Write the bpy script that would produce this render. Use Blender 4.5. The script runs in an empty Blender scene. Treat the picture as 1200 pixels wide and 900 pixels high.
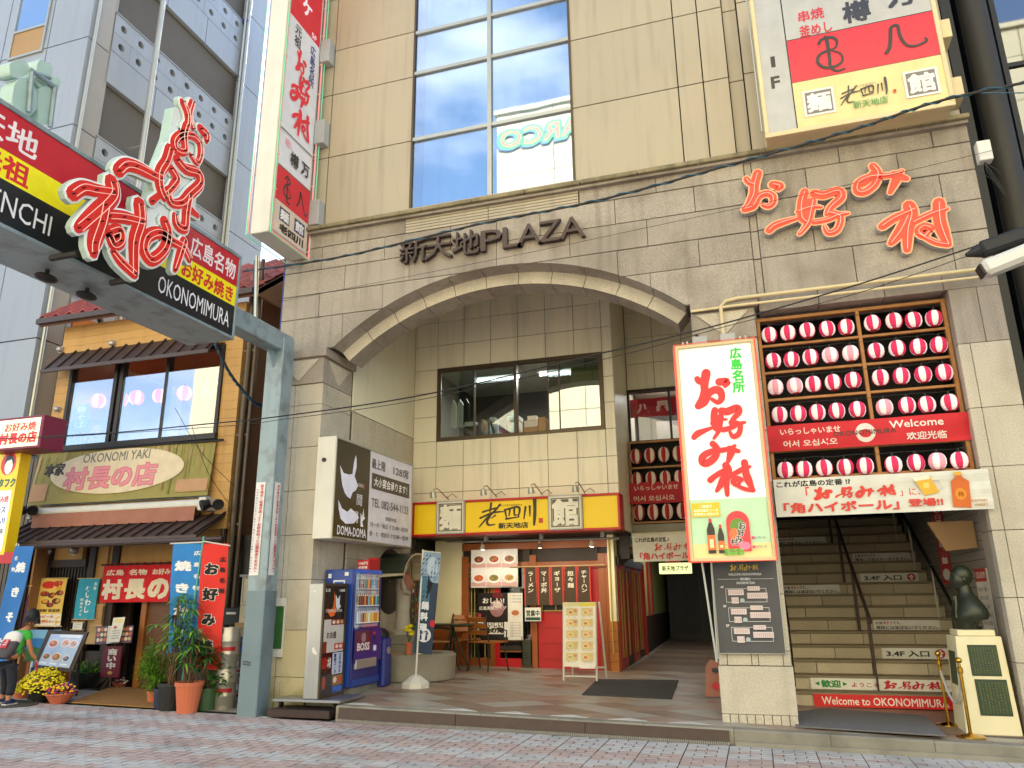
import bpy, math, random
from mathutils import Vector, Matrix, noise
random.seed(7)
S = bpy.context.scene
COL = S.collection
V3 = Vector
# ---------------------------------------------------------------- camera
CAM = V3((0, -8.8667, 1.5))
RX = V3((0.953876, 0.300008, -0.010747)); RY = V3((-0.091791, 0.25739, -0.961938)); RZ = V3((-0.285823, 0.918557, 0.273056))
FPX = 879.376
cd = bpy.data.cameras.new('camera'); cam = bpy.data.objects.new('camera', cd); COL.objects.link(cam)
cd.sensor_width = 36; cd.lens = FPX / 1200 * 36; cd.clip_start = .05; cd.clip_end = 3000
mw = Matrix((RX, -RY, -RZ)).transposed().to_4x4(); mw.translation = CAM
cam.matrix_world = mw
S.camera = cam
# ---------------------------------------------------------------- world, sun, exposure
wd = bpy.data.worlds.new('World'); S.world = wd; wd.use_nodes = True
nt = wd.node_tree; bg = nt.nodes['Background']
sky = nt.nodes.new('ShaderNodeTexSky'); sky.sky_type = 'NISHITA'; sky.sun_disc = False
SUN_EL, SUN_AZ = math.radians(38), math.radians(-6)     # azimuth measured from +Y towards +X: the sun stands behind the buildings
sky.sun_elevation = SUN_EL; sky.sun_rotation = SUN_AZ; sky.air_density = 1.0; sky.dust_density = .4; sky.ozone_density = 1.5
geo = nt.nodes.new('ShaderNodeTexCoord'); no = nt.nodes.new('ShaderNodeTexNoise'); no.inputs['Scale'].default_value = 2.2; no.inputs['Detail'].default_value = 7
no.inputs['Roughness'].default_value = .55
mp = nt.nodes.new('ShaderNodeMapping'); mp.inputs['Scale'].default_value = (1, 1, 2.2); mp.inputs['Location'].default_value = (.35, .1, .2)
cr = nt.nodes.new('ShaderNodeValToRGB'); cr.color_ramp.elements[0].position = .49; cr.color_ramp.elements[1].position = .78; cr.color_ramp.elements[0].color = (.03, .03, .03, 1)
mx = nt.nodes.new('ShaderNodeMixRGB'); mx.inputs[2].default_value = (9.5, 9.5, 9.9, 1)
mu = nt.nodes.new('ShaderNodeMath'); mu.operation = 'MULTIPLY'; mu.inputs[1].default_value = .75
nt.links.new(geo.outputs['Generated'], mp.inputs[0]); nt.links.new(mp.outputs[0], no.inputs[0]); nt.links.new(no.outputs[0], cr.inputs[0])
nt.links.new(cr.outputs[0], mu.inputs[0]); nt.links.new(mu.outputs[0], mx.inputs[0])
nt.links.new(sky.outputs[0], mx.inputs[1]); nt.links.new(mx.outputs[0], bg.inputs[0]); bg.inputs[1].default_value = .15
sl = bpy.data.lights.new('sun', 'SUN'); sl.energy = 5; sl.angle = math.radians(.5); sl.color = (1, .94, .84)
so = bpy.data.objects.new('sun', sl); COL.objects.link(so)
sd = V3((math.sin(SUN_AZ) * math.cos(SUN_EL), math.cos(SUN_AZ) * math.cos(SUN_EL), math.sin(SUN_EL)))
so.rotation_euler = sd.to_track_quat('Z', 'Y').to_euler(); so.location = sd * 60
S.view_settings.view_transform = 'Standard'; S.view_settings.look = 'None'; S.view_settings.exposure = 1.6; S.view_settings.gamma = 1
S.cycles.max_bounces = 8; S.cycles.diffuse_bounces = 5; S.cycles.glossy_bounces = 4; S.cycles.transparent_max_bounces = 12
S.cycles.use_denoising = True
S.cycles.sample_clamp_indirect = 6
# ---------------------------------------------------------------- helpers
def ray(x, y): return RX * ((x - 600) / FPX) + RY * ((y - 450) / FPX) + RZ
def W(x, y, Y=0.0):
    d = ray(x, y); return CAM + d * ((Y - CAM.y) / d.y)
def WX(x, y, X):
    d = ray(x, y); return CAM + d * ((X - CAM.x) / d.x)
def WP(x, y, a, b=0.0, c=0.0):
    d = ray(x, y); return CAM + d * ((a + b * CAM.x + c * CAM.y - CAM.z) / (d.z - b * d.x - c * d.y))
def street_z(x): return .05 - .015 * x
def plaza_z(x, y): return .2 - .02 * x + .02 * y
def WS(x, y): return WP(x, y, .05, -.015)
def WL(x, y): return WP(x, y, .2, -.02, .02)
def lin(c):
    if isinstance(c, str):
        c = c.lstrip('#'); c = [int(c[i:i + 2], 16) / 255 for i in (0, 2, 4)]
        return tuple(((v / 12.92) if v <= .04045 else ((v + .055) / 1.055) ** 2.4) for v in c)
    return tuple(c)
MATS = {}
def mat(name, col, rough=.6, metal=0.0, var=.12, scale=2.0, bump=0.0, bscale=40, streak=0.0, emit=0.0, speck=0.0, tint=.06, spec=.5, dirt=None, alpha=1):
    m = bpy.data.materials.new(name); m.use_nodes = True; MATS[name] = m
    n = m.node_tree; L = n.links.new; b = n.nodes['Principled BSDF']; c = lin(col)
    b.inputs['Roughness'].default_value = rough; b.inputs['Metallic'].default_value = metal
    b.inputs['Specular IOR Level'].default_value = spec
    g = n.nodes.new('ShaderNodeNewGeometry')
    def noi(sc, det=5, vec=None):
        t = n.nodes.new('ShaderNodeTexNoise'); t.inputs['Scale'].default_value = sc; t.inputs['Detail'].default_value = det
        L(vec or g.outputs['Position'], t.inputs['Vector']); return t.outputs[0]
    def math_(op, a, bb):
        t = n.nodes.new('ShaderNodeMath'); t.operation = op
        for i, v in enumerate((a, bb)):
            if isinstance(v, (int, float)): t.inputs[i].default_value = v
            else: L(v, t.inputs[i])
        return t.outputs[0]
    f = math_('ADD', math_('MULTIPLY', math_('SUBTRACT', noi(scale), .5), 2.4 * var), 1.0)
    if speck: f = math_('ADD', f, math_('MULTIPLY', math_('SUBTRACT', noi(95, 2), .5), 3.0 * speck))
    if tint:
        oi = n.nodes.new('ShaderNodeObjectInfo')
        f = math_('MULTIPLY', f, math_('ADD', math_('MULTIPLY', math_('SUBTRACT', oi.outputs['Random'], .5), 2 * tint), 1.0))
    if streak:
        mp_ = n.nodes.new('ShaderNodeMapping'); mp_.inputs['Scale'].default_value = (5, 5, .35); L(g.outputs['Position'], mp_.inputs[0])
        st = noi(1.6, 6, mp_.outputs[0]); r = n.nodes.new('ShaderNodeMapRange'); L(st, r.inputs[0])
        r.inputs[1].default_value = .5; r.inputs[2].default_value = .78; r.inputs[3].default_value = 1; r.inputs[4].default_value = 1 - streak
        f = math_('MULTIPLY', f, r.outputs[0])
    vm = n.nodes.new('ShaderNodeVectorMath'); vm.operation = 'SCALE'; vm.inputs[0].default_value = c; L(f, vm.inputs['Scale'])
    out = vm.outputs[0]
    if dirt:
        mxx = n.nodes.new('ShaderNodeMixRGB'); r = n.nodes.new('ShaderNodeMapRange'); L(noi(dirt[1], 8), r.inputs[0])
        r.inputs[1].default_value = .5; r.inputs[2].default_value = .7; r.inputs[4].default_value = dirt[2]
        L(r.outputs[0], mxx.inputs[0]); L(out, mxx.inputs[1]); mxx.inputs[2].default_value = (*lin(dirt[0]), 1); out = mxx.outputs[0]
    L(out, b.inputs['Base Color'])
    if bump:
        bp = n.nodes.new('ShaderNodeBump'); bp.inputs['Strength'].default_value = bump; bp.inputs['Distance'].default_value = .01
        L(noi(bscale, 6), bp.inputs['Height']); L(bp.outputs[0], b.inputs['Normal'])
    if emit: b.inputs['Emission Color'].default_value = (*c, 1); b.inputs['Emission Strength'].default_value = emit
    return m
def print_mat(name, rough=.5, emit=0.0, cloth=False):
    m = bpy.data.materials.new(name); m.use_nodes = True; MATS[name] = m
    n = m.node_tree; b = n.nodes['Principled BSDF']; a = n.nodes.new('ShaderNodeVertexColor'); a.layer_name = 'Col'
    g = n.nodes.new('ShaderNodeNewGeometry'); t = n.nodes.new('ShaderNodeTexNoise'); t.inputs['Scale'].default_value = 6; t.inputs['Detail'].default_value = 5
    n.links.new(g.outputs['Position'], t.inputs[0]); r = n.nodes.new('ShaderNodeMapRange'); n.links.new(t.outputs[0], r.inputs[0])
    r.inputs[1].default_value = .3; r.inputs[2].default_value = .7; r.inputs[3].default_value = .9; r.inputs[4].default_value = 1.04
    v = n.nodes.new('ShaderNodeVectorMath'); v.operation = 'SCALE'; n.links.new(a.outputs[0], v.inputs[0]); n.links.new(r.outputs[0], v.inputs['Scale'])
    n.links.new(v.outputs[0], b.inputs['Base Color']); b.inputs['Roughness'].default_value = rough
    if emit: n.links.new(v.outputs[0], b.inputs['Emission Color']); b.inputs['Emission Strength'].default_value = emit
    if cloth: b.inputs['Sheen Weight'].default_value = .2
    return m
def glass_mat(name, tint=(.8, .85, .85), refl=.35, rough=.02):
    m = bpy.data.materials.new(name); m.use_nodes = True; MATS[name] = m
    n = m.node_tree; n.nodes.clear(); o = n.nodes.new('ShaderNodeOutputMaterial'); mxs = n.nodes.new('ShaderNodeMixShader')
    t = n.nodes.new('ShaderNodeBsdfTransparent'); t.inputs[0].default_value = (*tint, 1)
    g = n.nodes.new('ShaderNodeBsdfGlossy'); g.inputs['Roughness'].default_value = rough; g.inputs[0].default_value = (.95, .97, 1, 1)
    f = n.nodes.new('ShaderNodeLayerWeight'); f.inputs[0].default_value = .22
    r = n.nodes.new('ShaderNodeMapRange'); r.inputs[3].default_value = refl; r.inputs[4].default_value = 1
    p = n.nodes.new('ShaderNodeNewGeometry'); nz = n.nodes.new('ShaderNodeTexNoise'); nz.inputs['Scale'].default_value = 1.2; n.links.new(p.outputs['Position'], nz.inputs[0])
    bp = n.nodes.new('ShaderNodeBump'); bp.inputs['Strength'].default_value = .03; bp.inputs['Distance'].default_value = .02
    n.links.new(nz.outputs[0], bp.inputs['Height']); n.links.new(bp.outputs[0], g.inputs['Normal'])
    n.links.new(f.outputs['Facing'], r.inputs[0]); n.links.new(r.outputs[0], mxs.inputs[0]); n.links.new(t.outputs[0], mxs.inputs[1]); n.links.new(g.outputs[0], mxs.inputs[2])
    n.links.new(mxs.outputs[0], o.inputs[0]); return m

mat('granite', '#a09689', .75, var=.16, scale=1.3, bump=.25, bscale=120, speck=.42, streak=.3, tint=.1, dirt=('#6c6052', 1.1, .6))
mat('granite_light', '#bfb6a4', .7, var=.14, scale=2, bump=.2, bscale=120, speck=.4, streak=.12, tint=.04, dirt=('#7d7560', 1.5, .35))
mat('granite_moss', '#c3b795', .8, var=.15, scale=2, bump=.3, speck=.12, dirt=('#6f6d2c', 1.7, .75))
mat('joint_dark', '#4a4238', .9)
mat('cladding', '#ada18a', .38, var=.09, scale=.7, streak=.2, tint=.05)
mat('wall_tile', '#e8e1cb', .4, var=.08, scale=.9, streak=.2, tint=.03)
mat('plaster', '#ddd8c0', .8, var=.06, streak=.1)
mat('ledge', '#8f8467', .85, var=.3, scale=6, bump=.5, streak=.4, dirt=('#55523a', 5, .6))
mat('concrete', '#8d887a', .85, var=.2, scale=3, bump=.3, dirt=('#5b584b', 2.5, .5))
mat('dark_metal', '#2b2826', .45, .3)
mat('black', '#141414', .5)
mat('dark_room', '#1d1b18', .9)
mat('bronze_frame', '#55493a', .4, .5)
mat('alu', '#b2b2a8', .35, .6)
mat('steel', '#b4b0aa', .35, .6, var=.1, scale=3)
mat('steel_brushed', '#a3a6aa', .33, .8, var=.18, scale=2, streak=.15)
mat('white_paint', '#d2cfc4', .45, streak=.08)
mat('cream', '#e6dcb4', .5)
mat('cream_frame', '#d9c79a', .4, streak=.1)
mat('grey_box', '#a9abab', .5)
mat('panel_blue', '#989fa9', .38, var=.05, scale=.5, streak=.1, tint=.04)
mat('panel_grey', '#9a9690', .5, var=.08, tint=.05)
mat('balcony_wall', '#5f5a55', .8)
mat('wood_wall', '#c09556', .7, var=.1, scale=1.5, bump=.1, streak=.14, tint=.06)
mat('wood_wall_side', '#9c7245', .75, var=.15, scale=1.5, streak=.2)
mat('brown_metal', '#4a3c37', .45, .3, var=.12)
mat('brown_panel', '#6b4632', .6)
mat('dark_wood', '#33261d', .6, var=.2, scale=8)
mat('frame_wood', '#a8743f', .55, var=.2, scale=12, bump=.1)
mat('door_wood', '#9a5a22', .45, var=.15, scale=6)
mat('orange_wood', '#98501e', .45, var=.12, scale=5)
mat('roof_tile', '#8a3a30', .6, var=.2, scale=6, tint=.15)
mat('red_paint', '#b81019', .4)
mat('red_frame', '#b01c26', .35)
mat('neon_red', '#e8483a', .3, emit=.12)
mat('neon_pale', '#f0b8a8', .3, emit=.1)
mat('pole_green', '#5fae94', .5)
mat('neon_pink', '#f08a8a', .3, emit=.15)
mat('neon_green', '#74cf96', .3, emit=.12)
mat('sign_red', '#e0261f', .4, var=.1, scale=6)
mat('sign_orange', '#e8452a', .4, var=.2, scale=7, emit=.1)
mat('sign_orange_edge', '#f4b48a', .4)
mat('sign_white', '#e8ebe8', .4)
mat('sign_green_side', '#a9c2b8', .5)
mat('pole_paint', '#8fa1a8', .42, .15, var=.1, scale=1.2, streak=.15, dirt=('#5c5a50', 5, .55))
mat('pole_low', '#74868d', .5, .1, var=.12, dirt=('#48524f', 3, .4))
mat('lamp_white', '#d8d8d2', .4)
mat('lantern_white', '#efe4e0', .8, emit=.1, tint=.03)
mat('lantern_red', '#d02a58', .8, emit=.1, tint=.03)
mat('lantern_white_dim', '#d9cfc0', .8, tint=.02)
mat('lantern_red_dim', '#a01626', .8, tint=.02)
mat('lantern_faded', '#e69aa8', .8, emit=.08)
mat('lantern_warm', '#e8803c', .8, emit=1.0)
mat('lantern_warm_red', '#cf3028', .8, emit=.8)
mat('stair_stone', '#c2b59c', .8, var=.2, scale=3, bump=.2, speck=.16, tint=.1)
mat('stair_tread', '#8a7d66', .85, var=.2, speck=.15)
mat('brass', '#c99b3c', .18, 1.0, var=.05)
mat('verdigris', '#3f4438', .4, .6, var=.35, scale=9)
mat('green_plaque', '#16301c', .4)
mat('gold', '#b9a04a', .5)
mat('rope', '#b9b6ae', .8)
mat('mat_grey', '#6d6b6a', .95, var=.2, scale=30, bump=.5, bscale=200)
mat('mat_dark', '#3e3d3c', .95, var=.2, scale=30, bump=.5, bscale=200)
mat('mat_tan', '#a0733c', .95, var=.15, scale=20, bump=.5, bscale=200)
mat('paver_pink', '#ad9a93', .8, var=.14, scale=7, bump=.2, tint=.07, dirt=('#7d6d66', 1.1, .6))
mat('paver_grey', '#b3b1af', .8, var=.16, scale=7, bump=.2, tint=.06, dirt=('#838280', 1.1, .6))
mat('paver_joint', '#4a423e', .95)
mat('asphalt', '#504d4b', .9, var=.1)
mat('cement_strip', '#98968f', .85, var=.2, scale=4, bump=.2, dirt=('#6b6861', 2.2, .6))
mat('kerb_plate', '#43342f', .5, .3, var=.2, scale=10)
mat('plaza_a', '#97806f', .4, var=.14, scale=3, tint=.1)
mat('plaza_b', '#9d978c', .4, var=.14, scale=3, tint=.1)
mat('plaza_c', '#84705f', .4, var=.14, scale=3, tint=.1)
mat('plaza_white', '#c9c8c0', .6, var=.1, scale=5)
mat('vm_blue', '#1a4090', .35, tint=.0)
mat('vm_navy', '#232c78', .35)
mat('vm_purple', '#3a2378', .35)
mat('terracotta', '#c46a48', .8, var=.12)
mat('pot_black', '#20211f', .5)
mat('pot_blue', '#232e48', .5)
mat('pot_green', '#3c5c3a', .6)
mat('soil', '#33271d', .95)
mat('leaf', '#3f7a24', .5, var=.3, scale=14, tint=.3)
mat('leaf_light', '#7fae2e', .5, var=.3, scale=14, tint=.2)
mat('leaf_dark', '#2c5a24', .5, var=.3, scale=14, tint=.25)
mat('bark', '#6b4c34', .9)
mat('flower_yellow', '#e6d21a', .7)
mat('flower_pink', '#c41f6b', .7)
mat('flower_orange', '#f0a412', .7)
mat('flower_violet', '#5b3d94', .7)
mat('flower_red', '#cf1b2d', .7)
mat('skin', '#b5794f', .6, var=.05)
mat('hair', '#15110f', .6)
mat('shirt_green', '#3fae3a', .8)
mat('trousers', '#20222c', .85)
mat('pack_grey', '#4a4649', .8)
mat('pack_white', '#d9d6cf', .8)
mat('shoe', '#232c55', .6)
mat('stone_statue', '#b6ad9c', .8, bump=.2, var=.15, scale=6)
mat('basin_stone', '#8d8778', .8, bump=.3, speck=.2, var=.15)
mat('cable', '#1f2022', .6)
mat('cable_blue', '#27576b', .5)
mat('light_tube', '#f3fbff', .4, emit=2.5)
mat('lightbox', '#fff1cf', .4, emit=.9)
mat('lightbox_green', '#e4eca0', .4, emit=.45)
mat('maroon', '#7a2140', .45)
mat('yellow_board', '#f5cf12', .45, var=.05)
mat('canvas_grey', '#cfcabb', .8, var=.05, streak=.1)
mat('awning_pink', '#a06a56', .8)
mat('opposite_wall', '#cdc4a2', .7, var=.05, scale=.3, tint=.04)
mat('cardboard', '#b08d62', .8)
mat('pale_wood', '#c8a673', .6)
mat('green_wall', '#9aa866', .6)
mat('tile_brown', '#b26a2a', .4, tint=.08)
mat('curtain', '#9cc0dc', .8, streak=.25)  # blue in this colour stands in for sky reflected in the tall window
mat('paper', '#d8d2c4', .8, tint=.15)
mat('book_blue', '#2c3a7a', .6)
mat('gas_red', '#b01f25', .5)
mat('crate_blue', '#1f5cb0', .5)
mat('crate_red', '#c22a1e', .5)
mat('silver_column', '#37342f', .55, .4, var=.12, scale=.8, streak=.2)
print_mat('print'); print_mat('print_cloth', .85, cloth=True); print_mat('print_lit', .3, emit=.06); print_mat('print_bright', .35, emit=.45); print_mat('print_gloss', .2)
glass_mat('glass', (.8, .85, .83), .12); glass_mat('glass_blue', (.7, .85, .95), .3, .02); glass_mat('glass_up', (.9, .92, .95), .16); glass_mat('glass_dark', (.25, .3, .35), .16); glass_mat('glass_mid', (.75, .8, .77), .3); glass_mat('glass_clear', (.93, .95, .95), .05)

WO = {}
def _link(name, data, wpos, parent):
    o = bpy.data.objects.new(name, data); COL.objects.link(o); WO[o.name] = V3(wpos)
    if parent: o.parent = parent; o.location = V3(wpos) - WO[parent.name]
    else: o.location = wpos
    return o
def tag(o, label=None, cat=None, group=None, kind=None):
    if label: o['label'] = label
    if cat: o['category'] = cat
    if group: o['group'] = group
    if kind: o['kind'] = kind
    return o
def thing(name, label, cat, loc, group=None):
    o = bpy.data.objects.new(name, None); COL.objects.link(o); o.location = loc; WO[o.name] = V3(loc); o.empty_display_size = .1
    return tag(o, label, cat, group)
class MB:
    def __init__(s): s.v = []; s.f = []; s.m = []; s.mats = []; s.c = None
    def mi(s, m):
        if m not in s.mats: s.mats.append(m)
        return s.mats.index(m)
    def poly(s, pts, m):
        k = len(s.v); s.v += [V3(p) for p in pts]; s.f.append(tuple(range(k, k + len(pts)))); s.m.append(s.mi(m))
    def mesh(s, vs, fs, m):
        k = len(s.v); s.v += [V3(p) for p in vs]; i = s.mi(m)
        for f in fs: s.f.append(tuple(k + a for a in f)); s.m.append(i)
        return s
    def obox(s, c, U, Vv, N, a, b, d, m):       # centre, axes, full sizes
        c = V3(c); U = V3(U) * a / 2; Vv = V3(Vv) * b / 2; N = V3(N) * d / 2
        vs = [c + U * i + Vv * j + N * k for k in (-1, 1) for j in (-1, 1) for i in (-1, 1)]
        return s.mesh(vs, [(0, 2, 3, 1), (4, 5, 7, 6), (0, 1, 5, 4), (2, 6, 7, 3), (0, 4, 6, 2), (1, 3, 7, 5)], m)
    def box(s, x0, x1, y0, y1, z0, z1, m):
        return s.obox(((x0 + x1) / 2, (y0 + y1) / 2, (z0 + z1) / 2), (1, 0, 0), (0, 1, 0), (0, 0, 1), abs(x1 - x0), abs(y1 - y0), abs(z1 - z0), m)
    def prism(s, pts, off, m, m2=None):
        pts = [V3(p) for p in pts]; off = V3(off); n = len(pts); k = len(s.v)
        s.v += pts + [p + off for p in pts]; i = s.mi(m); j = s.mi(m2 or m)
        s.f.append(tuple(range(k, k + n))); s.m.append(i); s.f.append(tuple(range(k + 2 * n - 1, k + n - 1, -1))); s.m.append(j)
        for a in range(n):
            b = (a + 1) % n; s.f.append((k + a, k + n + a, k + n + b, k + b)); s.m.append(j)
        return s
    def tube(s, pts, r, m, seg=8, caps=True):
        pts = [V3(p) for p in pts]; k = len(s.v); i = s.mi(m); n = len(pts); rr = r if isinstance(r, (list, tuple)) else [r] * n
        up = None
        for a, p in enumerate(pts):
            t = (pts[min(a + 1, n - 1)] - pts[max(a - 1, 0)]).normalized()
            if up is None: up = t.orthogonal().normalized()
            u = (up - t * up.dot(t)); u = u.normalized() if u.length > 1e-6 else t.orthogonal().normalized(); w = t.cross(u); up = u
            for b in range(seg):
                an = 2 * math.pi * b / seg; s.v.append(p + (u * math.cos(an) + w * math.sin(an)) * rr[a])
        for a in range(n - 1):
            for b in range(seg):
                c = (b + 1) % seg; s.f.append((k + a * seg + b, k + a * seg + c, k + (a + 1) * seg + c, k + (a + 1) * seg + b)); s.m.append(i)
        if caps:
            s.f.append(tuple(k + b for b in range(seg - 1, -1, -1))); s.m.append(i); s.f.append(tuple(k + (n - 1) * seg + b for b in range(seg))); s.m.append(i)
        return s
    def lathe(s, c, prof, m, seg=16, ax=None, mf=None, ang=(0, 2 * math.pi)):    # prof [(r,h)]
        c = V3(c); ax = V3(ax or (0, 0, 1)).normalized(); u = ax.orthogonal().normalized() if abs(ax.z) < .99 else V3((1, 0, 0)); w = ax.cross(u)
        k = len(s.v); n = len(prof); full = abs(ang[1] - ang[0] - 2 * math.pi) < 1e-6; sg = seg if full else seg + 1
        for r, h in prof:
            for b in range(sg):
                an = ang[0] + (ang[1] - ang[0]) * b / seg; s.v.append(c + ax * h + (u * math.cos(an) + w * math.sin(an)) * max(r, 1e-4))
        for a in range(n - 1):
            for b in range(seg):
                d = (b + 1) % sg; s.f.append((k + a * sg + b, k + a * sg + d, k + (a + 1) * sg + d, k + (a + 1) * sg + b)); s.m.append(s.mi(mf(a, b) if mf else m))
        return s
    def cyl(s, c, r, h, m, seg=16, ax=None): return s.lathe(c, [(0, 0), (r, 0), (r, h), (0, h)], m, seg, ax)
    def ball(s, c, r, m, seg=12, sc=(1, 1, 1)):
        k = len(s.v); i = s.mi(m); rings = seg // 2
        for a in range(rings + 1):
            th = math.pi * a / rings
            for b in range(seg):
                ph = 2 * math.pi * b / seg
                s.v.append(V3(c) + V3((math.sin(th) * math.cos(ph) * sc[0], math.sin(th) * math.sin(ph) * sc[1], math.cos(th) * sc[2])) * r)
        for a in range(rings):
            for b in range(seg):
                d = (b + 1) % seg; s.f.append((k + a * seg + b, k + (a + 1) * seg + b, k + (a + 1) * seg + d, k + a * seg + d)); s.m.append(i)
        return s
    def build(s, name, parent=None, bev=0, smooth=False, label=None, cat=None, group=None, kind=None, at=None):
        if not s.v: return None
        if at is None:
            xs = [p.x for p in s.v]; ys = [p.y for p in s.v]; zs = [p.z for p in s.v]
            at = V3(((min(xs) + max(xs)) / 2, (min(ys) + max(ys)) / 2, min(zs) if parent is None else (min(zs) + max(zs)) / 2))
        me = bpy.data.meshes.new(name); me.from_pydata([tuple(p - at) for p in s.v], [], s.f)
        for m in s.mats: me.materials.append(MATS[m])
        me.polygons.foreach_set('material_index', s.m)
        if s.c:
            ca = me.color_attributes.new('Col', 'FLOAT_COLOR', 'CORNER'); buf = []
            for p, c in zip(s.f, s.c): buf += [c[0], c[1], c[2], 1.0] * len(p)
            ca.data.foreach_set('color', buf)
        if smooth:
            me.polygons.foreach_set('use_smooth', [True] * len(me.polygons)); me.set_sharp_from_angle(angle=math.radians(38))
        me.update()
        o = _link(name, me, at, parent)
        if bev:
            md = o.modifiers.new('b', 'BEVEL'); md.width = bev; md.segments = 1; md.limit_method = 'ANGLE'; md.angle_limit = math.radians(50)
        return tag(o, label, cat, group, kind)
def copy_part(o, wpos, parent, name=None):     # another object on the same mesh
    c = o.copy(); COL.objects.link(c); c.parent = parent; WO[c.name] = V3(wpos)
    c.location = V3(wpos) - (WO[parent.name] if parent else V3()); return c
def copy_tree(root, loc, label, group=None, rotz=None):
    r = root.copy(); COL.objects.link(r); r.location = loc; WO[r.name] = V3(loc); r['label'] = label
    if group: r['group'] = group
    if rotz is not None: r.rotation_euler.z = rotz
    for ch in list(root.children):
        c = ch.copy(); COL.objects.link(c); c.parent = r
        for g in list(ch.children):
            d = g.copy(); COL.objects.link(d); d.parent = c
    return r
# ---- printed canvases: flat print laid in thin layers over a board
GL = {}
def glyph(t, bold=0):
    if t in GL: return GL[t]
    c = bpy.data.curves.new('t', 'FONT'); c.body = t; c.resolution_u = 2
    o = bpy.data.objects.new('t', c); m = bpy.data.meshes.new_from_object(o)
    vs = [(v.co.x, v.co.y) for v in m.vertices]; fs = [tuple(p.vertices) for p in m.polygons]
    bpy.data.objects.remove(o); bpy.data.curves.remove(c); bpy.data.meshes.remove(m)
    GL[t] = (vs, fs); return GL[t]
def smooth_line(pts, n=5):
    if len(pts) < 3: return [tuple(p) for p in pts]
    out = []; P = [pts[0]] + list(pts) + [pts[-1]]
    for i in range(1, len(P) - 2):
        a, b, c, d = P[i - 1:i + 3]
        for k in range(n):
            t = k / n
            out.append(tuple(.5 * ((2 * b[j]) + (-a[j] + c[j]) * t + (2 * a[j] - 5 * b[j] + 4 * c[j] - d[j]) * t * t + (-a[j] + 3 * b[j] - 3 * c[j] + d[j]) * t ** 3) for j in range(2)))
    out.append(tuple(pts[-1])); return out
def ribbon2d(pts, w, taper=.55, grow=0.0):
    """outline polygon of a brush stroke as a strip of quads plus round ends, in 2-D"""
    L = smooth_line(pts); n = len(L); quads = []; prof = []
    for i, p in enumerate(L):
        t = i / max(1, n - 1); ww = w * (1 - (1 - taper) * max(0, t - .55) / .45) * (1 + .08 * math.sin(7 * t + w))
        prof.append(ww / 2 + grow)
    sides = []
    for i, p in enumerate(L):
        a = L[max(i - 1, 0)]; b = L[min(i + 1, n - 1)]; dx, dy = b[0] - a[0], b[1] - a[1]; l = math.hypot(dx, dy) or 1
        nx, ny = -dy / l, dx / l; r = prof[i]; sides.append(((p[0] + nx * r, p[1] + ny * r), (p[0] - nx * r, p[1] - ny * r)))
    polys = [[sides[i][0], sides[i][1], sides[i + 1][1], sides[i + 1][0]] for i in range(n - 1)]
    for e, i in ((0, 0), (1, n - 1)):
        p = L[i]; a, b = sides[i]; an = math.atan2(a[1] - p[1], a[0] - p[0]); r = prof[i]; sg = 1 if e == 0 else -1
        polys.append([(p[0] + r * math.cos(an + sg * math.pi * k / 5), p[1] + r * math.sin(an + sg * math.pi * k / 5) ) for k in range(6)])
    return polys
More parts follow.
